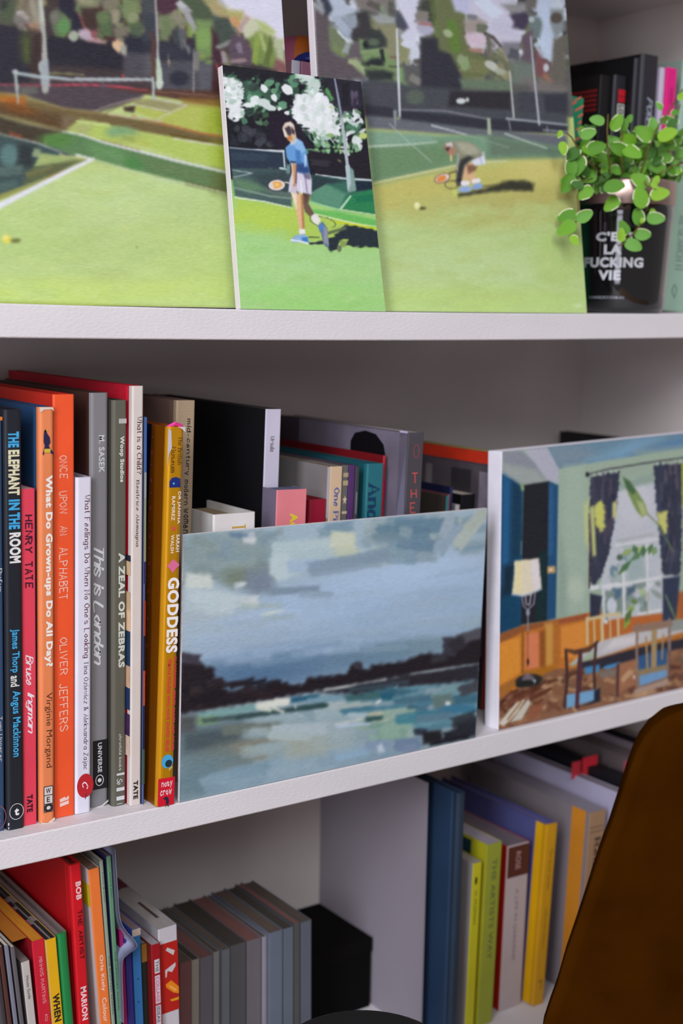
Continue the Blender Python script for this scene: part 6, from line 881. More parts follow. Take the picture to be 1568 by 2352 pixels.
book('tall book with a black edge showing just above the dining room painting', (1446, 1009), (1460, 1008), (1440, 1300), (26, 24, 28), (20, 20, 22), y0=0.14, d=0.11, row='B2', lean=0.0, group=GM, page=(24, 22, 24))

# --- lower left compartment
ROW = 'C'; LEAN = None
def zbot(x): return ZBOT
kw = dict(base=zbot, group=GB)
for i, (x0, c, lb) in enumerate([(-16, (60, 54, 60), 'thin charcoal magazine at the far left of the lower compartment'), (-4, (84, 50, 46), 'thin brown-red magazine second from the left in the lower compartment'), (10, (120, 122, 140), 'thin pale blue-grey magazine third from the left in the lower compartment'), (24, (96, 92, 98), 'thin grey magazine touching the house guide in the lower compartment')]):
    book(lb, (x0, 2174+(i % 2)*3), (x0+10, 2172+(i % 2)*3), (x0+22, 2352), c, (60, 54, 56), y0=0.03, d=0.16, **kw)
book('pale grey house guide booklet in the lower left compartment', (49, 2212), (68, 2207), (59, 2352), (190, 184, 180), (92, 84, 84), y0=0.03, d=0.17, page=(120, 110, 108), marks=[(T_, 'House Guide', (50, 46, 52), 2243, 2298, .36, .7, 'sans')], **kw)
book('red paperback with white author name left of the yellow book', (73, 2164), (101, 2159), (88, 2352), (200, 30, 52), (150, 16, 32), y0=0.032, d=0.18, page=(190, 128, 40), marks=[(T_, 'MINHOS', (232, 170, 176), 2200, 2246, .42, .74, 'hand:0.7'), (T_, 'MARTINS', (232, 170, 176), 2252, 2310, .42, .74, 'hand:0.7'), (T_, 'KO', (232, 170, 176), 2336, 2352, .5, .76, 'hand:0.7'), ('top', (170, 104, 26), -1.2, .1, .01, .17)], **kw)
book('yellow paperback with black hand-painted title and black-patterned top, left of the green book', (103, 2161), (129, 2154), (118, 2352), (226, 172, 20), (190, 150, 60), y0=0.03, d=0.19, page=(120, 112, 110),
     marks=[(T_, 'WHEN', (40, 34, 30), 2287, 2352, .2, .82, 'heavy'), ('rect', (210, 196, 180), 2158, 2352, 0, .04)]+[('top', (22, 22, 24), a, a+.34, y, y+l) for a, y, l in [(.05, .002, .03), (.58, .001, .035), (.05, .042, .022), (.55, .046, .03), (.1, .07, .01), (.08, .088, .045), (.5, .09, .045), (.1, .15, .03), (.5, .145, .03)]], **kw)
book('glossy green hardcover left of the tall red book', (132, 2148), (155, 2141), (147, 2352), (16, 128, 66), (120, 110, 108), y0=0.03, d=0.19, coat=0.6, hc=True, rnd=0.003, page=(110, 100, 100), **kw)
book('tall red hardcover with white and black capital title in the lower left compartment', (160, 1989), (186, 1983), (173, 2352), (206, 20, 34), (170, 10, 20), y0=0.03, d=0.2, hc=True, joint=True, page=(96, 66, 62),
     marks=[(T_, 'BOB', (236, 196, 200), 2027, 2069, .4, .88, 'heavy'), (T_, 'THE', (70, 6, 16), 2093, 2130, .42, .82, 'hand:1.1'), (T_, 'ARTIST', (70, 6, 16), 2140, 2208, .42, .82, 'hand:1.1'), (T_, 'MARION', (240, 200, 206), 2272, 2350, .3, .82, 'heavy')], **kw)
book('orange-spined book with white lettering and a white patterned side, right of the tall red book', (203, 1999), (228, 1996), (231, 2352), (234, 122, 54), (206, 196, 196), y0=0.03, d=0.2, page=(120, 98, 84),
     marks=[(T_, 'Orla Kiely', (240, 206, 190), 2199, 2284, .3, .72, 'bold'), (T_, 'Colour', (240, 206, 190), 2299, 2356, .3, .72, 'bold'), ('side', (206, 190, 30), .001, .05, 2032, 2085)], **kw)
book('thin pale sage book right of the orange-spined book', (229, 1978), (237, 1976), (254, 2352), (140, 156, 138), (110, 116, 110), y0=0.03, d=0.2, marks=[(T_, 'Lunch & Julian', (64, 80, 70), 2005, 2075, .3, .7, 'sans'), (T_, 'THE KNITTED ANIMAL', (64, 80, 70), 2200, 2340, .3, .7, 'sans')], **kw)
book('thin mint green book with navy sides, right of the pale sage book', (245, 1968), (255, 1966), (266, 2352), (96, 140, 108), (44, 44, 84), y0=0.03, d=0.2, page=(120, 104, 108), marks=[(T_, 'Lunch & Julian', (44, 70, 56), 2005, 2062, .34, .66, 'sans'), (T_, 'THE CROCHET ANIMAL', (44, 70, 56), 2190, 2330, .34, .66, 'sans')], **kw)
book('lilac-grey paperback standing behind the hanging leaflet', (278, 2042), (298, 2035), (282, 2352), (150, 140, 160), (110, 100, 120), y0=0.16, d=0.09, row=False, page=(120, 60, 70), **kw)
book('thin magenta book behind the hanging leaflet', (273, 2136), (283, 2133), (284, 2352), (150, 24, 96), (120, 18, 80), y0=0.035, d=0.12, **kw)
book('violet-blue paperback partly covered by the hanging leaflet', (285, 2158), (300, 2154), (291, 2352), (48, 44, 118), (44, 40, 100), y0=0.034, d=0.12, **kw)
book('bright blue book with a cream band at its head, left of the collage book', (303, 2136), (322, 2130), (308, 2352), (46, 104, 160), (60, 90, 190), y0=0.036, d=0.11, page=(130, 110, 104), marks=[('rect', (190, 172, 160), 2129, 2150, 0, 1), ('disc', (20, 40, 80), 2250, .5, .0007, .0007), ('disc', (20, 40, 80), 2303, .45, .0008, .0006)], **kw)
book('narrow book with a gold and black spine between the blue and the red collage book', (324, 2169), (336, 2165), (329, 2352), (24, 34, 30), (60, 50, 30), y0=0.038, d=0.11, page=(120, 112, 116), marks=[('rect', (130, 92, 34), 2168, 2210, 0, 1)], **kw)
book('dark red book with the title in white boxes down its spine', (337, 2175), (368, 2162), (341, 2352), (152, 18, 28), (110, 20, 20), y0=0.03, d=0.1, page=(150, 142, 146),
     marks=[('rect', (206, 196, 206), 2206, 2238, .28, .82), (T_, 'THE', (50, 100, 76), 2209, 2235, .38, .72, 'bold'), ('rect', (206, 190, 206), 2243, 2308, .28, .82), (T_, 'COLLAGE', (200, 90, 110), 2246, 2305, .38, .72, 'bold'), ('rect', (200, 190, 200), 2312, 2358, .28, .82), (T_, 'IDEAS', (60, 66, 80), 2315, 2352, .38, .72, 'bold')], **kw)
book('thick white and red book with orange brush marks, right of the collage book', (352, 2139), (406, 2123), (355, 2352), (196, 190, 196), (150, 146, 150), y0=0.034, d=0.09, page=(150, 142, 138), wpx=None,
     marks=[('rect', (176, 30, 24), 2167, 2328, 0, 1), ('poly', (196, 190, 186), [(.36, 2184), (.44, 2178), (.84, 2190), (.76, 2200)]), ('poly', (196, 188, 190), [(.3, 2229), (.86, 2218), (.86, 2226), (.66, 2238), (.42, 2232), (.36, 2246), (.3, 2246)]), ('poly', (226, 130, 24), [(.3, 2262), (.6, 2256), (1.0, 2276), (1.0, 2292), (.7, 2286), (.34, 2270)]), ('poly', (236, 170, 90), [(.5, 2266), (.9, 2282), (.8, 2284), (.5, 2270)]), ('poly', (220, 150, 20), [(.5, 2300), (1.0, 2300), (.96, 2306), (.6, 2305)]), ('top', (70, 52, 50), .5, .66, .02, .055)], **kw)
# low stack of small grey booklets with spines forward
ROW = 'F'
xs = [412, 440, 459, 490, 505, 529, 566, 601, 613, 650, 675, 690, 716]
cs = [(112, 72, 72), (140, 132, 122), (100, 96, 104), (128, 126, 126), (98, 102, 108), (80, 78, 82), (104, 98, 104), (144, 138, 150), (98, 106, 120), (94, 102, 114), (78, 79, 78), (90, 94, 106)]
ks = ['pinkish brown', 'sand-grey', 'violet-grey', 'pale grey', 'blue-grey', 'dark grey', 'warm grey', 'near-white lilac', 'steel blue-grey', 'slate blue', 'olive-grey', 'dusky blue']
pos = ['leftmost beside the red and white book', 'second from the left', 'third from the left', 'fourth from the left', 'fifth from the left', 'sixth from the left', 'seventh from the left', 'eighth from the left', 'ninth from the left', 'third from the right', 'second from the right', 'rightmost, beside the black box']
for i in range(12):
    xa, xb_ = xs[i], xs[i+1]; f = lambda x: 2216-(x-412)*0.345
    book('small %s booklet in the low row, %s' % (ks[i], pos[i]), (xa+0.8, f(xa)+(i*7 % 5)-2), (xb_-0.8, f(xb_)+(i*7 % 5)-2), (xa+0.8, 2352), cs[i], y0=0.1+0.0015*(i*5 % 4), d=0.108, base=zbot, group='row of small booklets in the lower left compartment', page=[(96, 84, 76), (70, 64, 58), (120, 84, 80), (88, 78, 70)][i % 4])
b0 = hit(842, 2156, z=-0.648); box = group_thing('storage_box', 'low black box standing against the white divider in the lower compartment', 'box', (0.655, b0[1], ZBOT))
MB().box((0, 0, 0), (DX-0.004-0.655, YB-0.006-b0[1], -0.662-ZBOT)).build('box_body', mat((8, 7, 7), rough=.9, spec=.1), box, bevel=0.0015)
MB().box((-0.001, -0.001, -0.664-ZBOT), (DX-0.003-0.655, YB-0.005-b0[1], -0.648-ZBOT)).build('lid', mat((10, 8, 8), rough=.9, spec=.1), box, bevel=0.0015)
# curled leaflet hanging over the books
def leaflet():
    P0 = hit(261, 1952, y=0.026); P1 = hit(281, 2352, y=0.024); V = []; n = 60; m = 10
    for i in range(n+1):
        t = i/n; c = P0+(P1-P0)*t
        for j in range(m+1):
            s = j/m; curl = 0.0008+0.0128*math.exp(-((t-0.57)/(0.10 if t < 0.57 else 0.03))**2)*s
            V.append((c[0]+curl*s+0.0009*sin(3*t), c[1]-0.003*s*math.exp(-((t-0.56)/0.1)**2)+0.1*(1-s)*(1-0.0), c[2]+0.0*s))
    Fs = [(i*(m+1)+j, i*(m+1)+j+1, (i+1)*(m+1)+j+1, (i+1)*(m+1)+j) for i in range(n) for j in range(m)]
    r = Vector((P0[0], P0[1], ZBOT)); V = [tuple(Vector(v)-r) for v in V]
    V = [(x, y, max(z, 0.0005)) for x, y, z in V]
    k = len(V); V += [(x+0.0004, y, z) for x, y, z in V]; Fs += [tuple(q+k for q in f[::-1]) for f in Fs]
    nn = m+1; bd = [i for i in range(m+1)]+[(i+1)*nn-1 for i in range(1, n+1)]+[n*nn+j for j in range(m-1, -1, -1)]+[i*nn for i in range(n-1, 0, -1)]
    Fs += [(bd[i], bd[(i+1) % len(bd)], bd[(i+1) % len(bd)]+k, bd[i]+k) for i in range(len(bd))]
    o = mesh('leaflet', V, Fs, mat((150, 158, 186), rough=.35), loc=r, smooth=True); tag(o, 'thin blue-white leaflet with a curled corner between the mint green and the lilac book', 'leaflet')
leaflet()

# --- lower right compartment
ROW = 'D'
kw = dict(base=zbot, group=GR_); ROW = 'D'
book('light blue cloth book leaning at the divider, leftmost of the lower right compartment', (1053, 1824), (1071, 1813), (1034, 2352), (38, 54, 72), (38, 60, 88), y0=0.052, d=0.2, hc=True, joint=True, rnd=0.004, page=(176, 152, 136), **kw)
book('thin book with a yellow-green spine and pale side, beside the light blue book', (1087, 1985), (1107, 1977), (1068, 2352), (196, 188, 30), (150, 142, 142), y0=0.062, d=0.14, page=(150, 142, 136), marks=[('disc', (40, 40, 20), 2022, .4, .0016, .0042), (T_, 'M. MUSMAN', (90, 84, 30), 2046, 2120, .3, .6, 'sans')], **kw)
book('lime green book with a teal patch on its side in the lower right compartment', (1119, 1942), (1153, 1932), (1096, 2352), (150, 156, 50), (176, 168, 34), y0=0.063, d=0.15, wrap=0.022, wrapc=(176, 170, 30), page=(160, 150, 160), marks=[(T_, 'THE ARTISTS WAY', (100, 112, 60), 1972, 2200, .4, .72, 'bold'), ('side', (24, 52, 62), .024, .15, 1944, 1976)], **kw)
book('white book with a brown block atop its spine in the lower right compartment', (1166, 1946), (1216, 1931), (1147, 2305), (186, 170, 170), (176, 30, 20), y0=0.074, d=0.15, page=(118, 106, 114), marks=[('rect', (84, 40, 30), 1942, 2012, 0.03, 1), (T_, 'ROSE', (190, 150, 146), 1956, 1996, .4, .62, 'sans'), (T_, 'A LIFE IN GARDENS', (130, 112, 120), 2040, 2200, .46, .6, 'sans'), ('rect', (110, 24, 50), 1932, 1936, .9, 1)], **kw)
book('bright yellow hardcover with blue-grey page tops, in the middle of the lower right compartment', (1256, 1897), (1281, 1888), (1224, 2299), (206, 150, 16), (84, 86, 140), y0=0.062, d=0.17, hc=True, joint=True, wrap=0.016, wrapc=(226, 172, 10), page=(120, 112, 160), marks=[(T_, 'The Secret Garden', (120, 88, 20), 1950, 2040, .46, .7, 'sans'), (T_, 'collected letters', (120, 88, 20), 2080, 2170, .46, .66, 'sans'), (T_, 'P', (110, 80, 20), 2240, 2262, .4, .7, 'serif')], **kw)
book('thick tan-spined book with an orange hinge and grey side, beside the mustard chair', (1355, 1869), (1392, 1860), (1332, 2180), (164, 130, 98), (138, 128, 132), y0=0.05, d=0.19, wrap=0.026, wrapc=(214, 138, 40), page=(150, 144, 156), marks=[('rect', (110, 80, 66), 1898, 1900, .05, .95), ('rect', (110, 80, 66), 1908, 1910, .05, .95), (T_, 'Readymade', (66, 50, 46), 1922, 2110, .28, .78, 'serif:1.2')], **kw)
book('large white-sided book behind the tan-spined book in the lower right compartment', (1427, 1825), (1445, 1819), (1408, 2100), (190, 186, 206), (184, 178, 204), y0=0.042, d=0.2, page=(140, 132, 142), **kw)
book('black book with red page flags on top, right of the large white-sided book', (1450, 1800), (1478, 1790), (1430, 2100), (40, 44, 60), (24, 24, 30), y0=0.046, d=0.2, page=(40, 36, 40), **kw)
book('grey-sided book with a pink mark, near the mustard chair under the middle shelf', (1497, 1760), (1530, 1750), (1478, 2100), (60, 66, 96), (110, 98, 100), y0=0.05, d=0.2, page=(120, 108, 110), marks=[('side', (190, 90, 110), .015, .04, 1765, 1800), ('side', (22, 32, 66), .002, .02, 1790, 1850)], **kw)
book('tall grey book with a black top edge, rightmost under the middle shelf beside the chair', (1545, 1742), (1575, 1735), (1525, 2100), (90, 84, 92), (128, 116, 124), y0=0.04, d=0.21, page=(26, 24, 34), **kw)
def flags():
    for k, (px, py, w_, h_, c) in enumerate([(1312, 1752, 20, 38, (196, 50, 62)), (1336, 1742, 34, 46, (214, 44, 58)), (1386, 1764, 16, 28, (120, 150, 170))]):
        P = hit(px, py+h_, y=0.11); q = hit(px+w_, py+h_, y=0.11)
        sx = q[0]-P[0]; sz = abs(hit(px, py, y=0.11)[2]-P[2])
        o = MB().box((0, 0, 0), (sx, 0.0004, sz)).build('page_flag', mat(c, rough=.6), loc=P)
        tag(o, ['red sticky page flag, left of the pair on top of the books by the chair', 'wide red sticky page flag, right of the pair on the books by the chair', 'pale blue page flag right of the red flags'][k], 'page flag', 'page flags on the lower right books')
flags()
# ------------------------------------------------------------------ top shelf, right: books, mug, plant
kw = dict(base=z_top, group=GT); ROW = 'E'; LEAN = 0.02
def stripes(root, W, H, zl):
    m = mat((226, 120, 100), rough=.4)
    for k, (f, p, L, w_) in enumerate([(.12, 232, .34, 5), (.3, 240, .5, 6), (.6, 226, .4, 5), (.75, 246, .5, 6), (.1, 262, .18, 6), (.85, 262, .28, 6), (.85, 278, .2, 6), (.8, 292, .26, 6), (.12, 276, .16, 5), (.8, 316, .3, 6), (.78, 340, .3, 6)]):
        q = lambda a, b: (min(.99, max(.01, a))*W, -.0005, zl(b))
        mesh('printed_stripe', [q(f-L/2, p+L*16), q(f+L/2, p-L*16), q(f+L/2, p-L*16+w_), q(f-L/2, p+L*16+w_)], [(3, 2, 1, 0)], m, parent=root)
book('green booklet with salmon diagonal stripes, between the ball painting and the black books', (1302, 221), (1341, 226), (1286, 355), (24, 146, 104), y0=0.085, d=0.02, lean=0.06, extra=stripes, **kw)
book('black book with red striped lettering on its side, behind the plant', (1380, 172), (1404, 171), (1368, 420), (14, 13, 15), (18, 14, 16), y0=0.10, d=0.06, page=(20, 18, 20),
     marks=[('side', (120, 24, 22), .004+.0*k, .05-.006*k, 206+11*k, 212+11*k) for k in range(5)]+[('side', (110, 106, 96), .006, .06, 296+11*k, 301+11*k) for k in range(3)], **kw)
book('black hardcover with a red block and white block letters on its spine', (1406, 171), (1441, 170), (1398, 420), (34, 34, 42), (14, 14, 17), y0=0.095, d=0.06, hc=True, rnd=.003, page=(24, 22, 24),
     marks=[('rect', (196, 24, 38), 206, 220, .32, .88), ('rect', (186, 22, 36), 222, 235, .32, .88), ('rect', (190, 188, 182), 239, 291, .3, .86), (T_, 'LOGO', (28, 28, 32), 242, 289, .4, .78, 'heavy')], **kw)
book('tall book with a speckled grey and black jacket showing behind the black hardcovers', (1370, 141), (1428, 131), (1402, 420), (96, 80, 80), (30, 26, 28), y0=0.165, d=0.08, row=False, page=(30, 26, 26), marks=[('rect', (30, 24, 28), 140, 158, .1, .3), ('rect', (40, 30, 34), 150, 162, .5, .8), ('rect', (150, 128, 132), 150, 172, -.0, .5)], **kw)
book('tall plain black hardcover between the block-lettered book and the silver-script book', (1443, 130), (1473, 124), (1436, 420), (32, 32, 40), (12, 12, 15), y0=0.085, d=0.075, hc=True, rnd=.005, page=(20, 20, 22), **kw)
book('tall black hardcover with silver script on its spine, next to the hot pink book', (1474, 123), (1516, 128), (1463, 420), (36, 36, 44), (12, 12, 15), y0=0.083, d=0.075, hc=True, rnd=.005, page=(20, 20, 22), marks=[(T_, 'POWER', (150, 158, 170), 225, 312, .36, .74, 'script:1.1')], **kw)
book('thin lilac-white book left of the hot pink book', (1518, 155), (1528, 154), (1502, 420), (196, 186, 206), (170, 160, 180), y0=0.082, d=0.075, **kw)
book('hot pink paperback behind the right side of the plant', (1529, 154), (1555, 156), (1512, 420), (224, 16, 128), (190, 12, 110), y0=0.08, d=0.078, marks=[(T_, 'women', (150, 10, 90), 202, 240, .4, .7, 'sans')], **kw)
book('sage green hardcover with dark lettering at the right edge of the top shelf', (1572, 140), (1620, 142), (1530.5, 713), (150, 184, 164), (140, 160, 150), y0=0.09, d=0.15, lean=0.045, hc=True, rnd=.003, page=(150, 148, 140), marks=[(T_, 'RESEARCH IT', (96, 120, 112), 500, 626, .36, .7, 'serif'), ('poly', (96, 124, 112), [(.4, 655), (.56, 668), (.44, 690), (.26, 672)]), ('poly', (150, 184, 164), [(.4, 660), (.5, 668), (.42, 684), (.32, 672)])], **kw)

# things glimpsed between the two large tennis paintings
vz = z_top(.7)+.0002
c0 = hit(690, 105, y=0.162); jar = group_thing('vase', 'rounded vase with vertical pink and orange stripes between the two large tennis paintings', 'vase', (c0[0], .162, vz))
hh = c0[2]-vz+.006; mb = MB(); prof = [(.016, 0), (.026, .02), (.028, hh*.5), (.028, hh-.02), (.024, hh-.008), (.015, hh), (.011, hh-.002)]
n = 32; V = [(r*cos(2*pi*i/n), r*sin(2*pi*i/n), zz) for r, zz in prof for i in range(n)]; Fs = [(j*n+i, j*n+(i+1) % n, (j+1)*n+(i+1) % n, (j+1)*n+i) for j in range(len(prof)-1) for i in range(n)]
pm = [mat((190, 100, 130), rough=.5), mat((226, 120, 36), rough=.5), mat((206, 126, 160), rough=.5)]
mesh('vase_body', V, Fs, pm, [((i+1)//3 % 3) for j in range(len(prof)-1) for i in range(n)], jar, smooth=True)
mesh('vase_rim', [(.011*cos(2*pi*i/n), .011*sin(2*pi*i/n), hh-.002) for i in range(n)], [tuple(range(n))], mat((60, 30, 34)), parent=jar)
c1 = hit(712, 135, y=0.115); bl = group_thing('lid', 'dark blue domed lid in front of the striped vase between the tennis paintings', 'lid', (c1[0], .115, vz))
bk = hit(672, 137, y=0.085)
book('white-spined small book under the blue lid between the tennis paintings', (671, 138), (690, 140), (676, 300), (206, 200, 214), (150, 110, 116), y0=0.088, d=0.036, row=False, base=z_top, group=GT)
book('pale pink small book right of the white-spined one between the tennis paintings', (692, 141), (722, 142), (697, 300), (176, 120, 146), (150, 100, 126), y0=0.088, d=0.036, row=False, base=z_top, group=GT)
zt_ = hit(700, 141, y=0.1)[2]
bl.location = (hit(716, 135, y=.107)[0], .107, zt_); pr = [(.0001, 0.0001), (.0155, .0001), (.0165, .001), (.0155, .0035), (.012, .0068), (.007, .009), (.0001, .0098)]
MB().lathe(pr, 32).build('dome', mat((24, 40, 120), rough=.45), bl, smooth=True)

# tumbler
MX, MY = 1424, 0.058; mc = hit(MX, 715, y=MY); mz = z_top(mc[0])+.0002
k_ = np.linalg.norm(hit(MX+1, 600, y=MY)-hit(MX, 600, y=MY))*cos(atan2(MX-784, FPX)+YAW)   # metres per pixel across the view at the mug
vd = math.hypot(mc[0]-CAM[0], mc[1]-CAM[1]); k_ = vd/FPX*1.01
ph = (hit(MX, 417, y=MY)[2]-mz); hb = hit(MX, 466, y=MY-.03)[2]-mz
mug = group_thing('tumbler', 'glossy black tumbler with metallic rim and white lettering, holding the plant', 'plant pot', (mc[0], MY, mz))
rb, rt, rr = 93*k_, 104*k_, 106*k_
body = [(.0001, .001), (rb-.006, 0), (rb-.002, .0015), (rb, .005), (rb+(rt-rb)*.35, hb*.4), (rt-.001, hb*.82), (rt, hb*.9), (rt-.0005, hb-.0015), (rr, hb)]
MB().lathe(body, 64).build('tumbler_body', mat((13, 13, 16), rough=.07, coat=.8, var=.02, spec=.6), mug, smooth=True)
MB().lathe([(rr, hb), (rr+.0003, hb+.001), (rr+.0004, ph-.002), (rr-.0008, ph), (rr-.002, ph-.001), (rr-.0025, hb)], 64).build('rim_band', mat((176, 150, 142), rough=.32, metal=.8), mug, smooth=True)
MB().lathe([(.0001, ph-.006), (rr-.002, ph-.007)], 48).build('soil', mat((60, 42, 28), rough=.95, bump=1.0, bscale=200, var=.4, vscale=200), mug)
ph0 = atan2(CAM[1]-MY, CAM[0]-mc[0])
def radius(zl): return rb+(rt-rb)*min(1, max(0, (zl-.005)/(hb*.85)))
def wrap_text(t, px0, px1, py0, py1, style='heavy', c=(206, 208, 214)):
    V, Fs = letters(t, style); xs = [v[0] for v in V]; ys = [v[1] for v in V]; P = []
    yf = MY-radius(.04)
    z1 = hit(MX-40, py0, y=yf)[2]-mz; z0 = hit(MX-40, py1, y=yf)[2]-mz
    for x, y, ly in V:
        zz = z0+(y-min(ys))/(max(ys)-min(ys))*(z1-z0); r = radius(zz)+.0003+.000004*ly; px = px0+(x-min(xs))/(max(xs)-min(xs))*(px1-px0)
        s = max(-.98, min(.98, (px-MX)*k_/r)); a = ph0+math.asin(s); P.append((r*cos(a), r*sin(a), zz))
    mesh('lettering', P, Fs, mat(c, rough=.4, var=.02), parent=mug)
wrap_text("C'EST", 1366, 1449, 527, 549); wrap_text('LA', 1384, 1421, 557, 580); wrap_text('FUCKING', 1342, 1467, 587, 611); wrap_text('VIE', 1374, 1421, 618, 641); wrap_text('DAMSELFLY.COM.AU', 1357, 1430, 679, 685, 'bold', (150, 152, 160))

# plant
plant = group_thing('potted_plant', 'bright green creeping plant with cream-edged leaves growing out of the black tumbler', 'plant', (mc[0], MY, mz+ph-.006))
org = Vector(plant.location)
gr = [mat(c, rough=.36, var=.16, vscale=160, spec=.4, bump=.3, bscale=500) for c in [(104, 160, 30), (82, 138, 24), (132, 180, 36), (52, 102, 20), (104, 162, 62)]]
cream = mat((226, 230, 190), rough=.4, var=.05); stem_m = mat((104, 84, 36), rough=.6, var=.2)
def leaf_mesh(seed, mg):
    r = random.Random(seed); n = 20; out = []; inn = []; run = [(r.randrange(n), r.randrange(2, 5)) for _ in range(2)]
    ins = lambda i: any((i-a) % n < b for a, b in run) and mg
    for i in range(n):
        a = 2*pi*i/n; wv = 1+.03*sin(3*a+seed)+r.uniform(-.015, .015)
        x = .34*sin(a)*(1+.22*cos(a))*wv; y = .5-.5*cos(a)*(1 if cos(a) > -.6 else 1.04)
        z = .22*abs(x)-.16*(y-.45)**2+.02*sin(3*a+seed); out.append((x, y, z)); m_ = .9 if ins(i) or ins(i-1) else .985
        inn.append((x*m_, .5+(y-.5)*m_, z*m_))
    V = [(0, .15, -.02), (0, .5, -.03), (0, .85, -.04)]+inn+out; k = 3; Fs = []; M = []
    for i in range(n):
        y = (inn[i][1]+inn[(i+1) % n][1])/2; c = 0 if y < .32 else 2 if y > .68 else 1; c2 = 0 if inn[(i+1) % n][1] < .32 else 2 if inn[(i+1) % n][1] > .68 else 1; c1_ = 0 if inn[i][1] < .32 else 2 if inn[i][1] > .68 else 1
        Fs.append((c1_, k+i, k+(i+1) % n)); M.append(0)
        if c1_ != c2: Fs.append((c1_, k+(i+1) % n, c2)); M.append(0)
        Fs.append((k+i, k+n+i, k+n+(i+1) % n, k+(i+1) % n)); M.append(1 if ins(i) else 0)
    me = bpy.data.meshes.new('leaf'); me.from_pydata(V, [], Fs); me.materials.append(gr[seed % 5]); me.materials.append(cream)
    me.polygons.foreach_set('material_index', M); me.polygons.foreach_set('use_smooth', [True]*len(Fs)); me.update(); return me
LM = [leaf_mesh(s, s % 3 != 2) for s in range(15)]
VR, VU, VT = Vector(AX[0]), Vector(-AX[1]), Vector(-AX[2])
rl = random.Random(5)
def leaf(px, py, L, ang, y, col_=None, tilt=None, roll=None):
    """a leaf whose stalk end shows at (px, py); ang: direction of its tip in degrees, 0 to the right, 90 up"""
    P = Vector(hit(px, py, y=y)); a = radians(ang); d = VR*cos(a)+VU*sin(a); n = VT
    t = tilt if tilt is not None else rl.uniform(-.5, .5); d2 = (d*cos(t)+n*sin(t)).normalized(); n2 = (n*cos(t)-d*sin(t)).normalized(); q = roll if roll is not None else rl.uniform(-.5, .5)
    s_ = d2.cross(n2); s2 = s_*cos(q)+n2*sin(q); n3 = n2*cos(q)-s_*sin(q)
    cand = [m for i, m in enumerate(LM) if col_ is None or i % 5 == col_]; me = rl.choice(cand)
    o = bpy.data.objects.new('leaf', me); col.objects.link(o); o.parent = plant; k = L*k_*.92
    M = Matrix(((s2.x*k, d2.x*k, n3.x*k, P.x-org.x), (s2.y*k, d2.y*k, n3.y*k, P.y-org.y), (s2.z*k, d2.z*k, n3.z*k, P.z-org.z), (0, 0, 0, 1))); o.matrix_local = M
big = [(1420, 452, 44, 225, 0, 0), (1386, 434, 48, 12, 1, 0), (1322, 505, 40, 25, 4, 0), (1324, 488, 44, 200, 1, 0), (1322, 512, 46, 210, 0, 0), (1312, 540, 26, -60, 2, 0), (1350, 496, 0, 0, 0, 0),
       (1490, 425, 46, 150, 0, 0), (1478, 478, 52, 105, 0, 0), (1492, 450, 44, 10, 2, 0), (1470, 518, 42, 100, 1, 0), (1484, 500, 42, -5, 4, 0), (1440, 540, 36, 118, 1, 0), (1424, 556, 32, 85, 2, 0), (1456, 538, 40, 0, 4, 0), (1434, 556, 42, -20, 4, 0),
       (1316, 400, 46, 240, 1, 0), (1290, 325, 30, -80, 2, 0), (1330, 340, 40, 225, 3, 0), (1312, 365, 44, 265, 1, 0), (1330, 350, 54, -100, 1, 0), (1332, 312, 36, 15, 4, 0), (1290, 300, 18, 240, 2, 0),
       (1376, 350, 46, 175, 0, .3), (1345, 345, 44, 10, 1, .3), (1424, 350, 46, 130, 4, .2), (1430, 340, 46, -30, 0, .2), (1398, 362, 40, 185, 1, .2), (1440, 350, 44, 160, 1, .2), (1460, 330, 44, 165, 0, .4), (1500, 320, 50, 150, 0, .2), (1510, 318, 46, 20, 2, .2), (1500, 310, 40, 95, 4, .1), (1530, 330, 44, 80, 2, .1), (1545, 345, 40, 120, 1, .1), (1560, 340, 40, 150, 1, 0), (1550, 280, 36, 170, 1, 0), (1530, 288, 30, 20, 3, 0),
       (1405, 300, 40, 60, 0, .2), (1388, 280, 34, 170, 4, .1), (1436, 300, 36, 120, 1, .1), (1420, 290, 28, 100, 2, 0), (1440, 282, 22, 60, 1, 0), (1520, 252, 22, 130, 4, 0), (1540, 262, 22, 20, 1, 0), (1558, 230, 22, 60, 2, 0), (1565, 385, 40, 200, 0, 0), (1530, 390, 44, 170, 1, 0), (1555, 400, 46, 130, 4, 0), (1545, 360, 40, 190, 1, 0), (1370, 400, 40, 200, 1, 0), (1322, 410, 34, 190, 1, 0), (1340, 430, 30, 160, 3, 0), (1500, 425, 24, 60, 2, 0), (1494, 420, 20, -40, 2, 0), (1360, 430, 40, -140, 0, 0), (1494, 480, 20, -60, 2, 0), (1476, 500, 14, -110, 2, 0)]
for (px, py, L, an, c, t) in big:
    if L: leaf(px, py, L, an, MY-.04+rl.uniform(-.004, .004)-(0.012 if py > 410 else 0.0), c, tilt=t+rl.uniform(-.15, .15), roll=rl.uniform(-.25, .25))
for k in range(175):
    px = rl.uniform(1325, 1562); py = rl.uniform(312, 414) if k > 60 else rl.uniform(350, 418)
    leaf(px, py, rl.uniform(24, 38), rl.uniform(0, 360), MY+rl.uniform(-.03, .02), rl.choice([0, 1, 1, 3, 3, 4]))
for k in range(50):
    leaf(rl.uniform(1330, 1535), rl.uniform(372, 424), rl.uniform(18, 30), rl.uniform(0, 360), MY+rl.uniform(-.036, .01), rl.choice([0, 1, 3, 3, 1]))
def stem(pts, r=1.4, y=None):
    P = [Vector(hit(a, b, y=(y if y is not None else MY-.04)))-org for a, b in pts]
    MB().tube(P, r*k_, 6).build('stem', stem_m, plant, smooth=True)
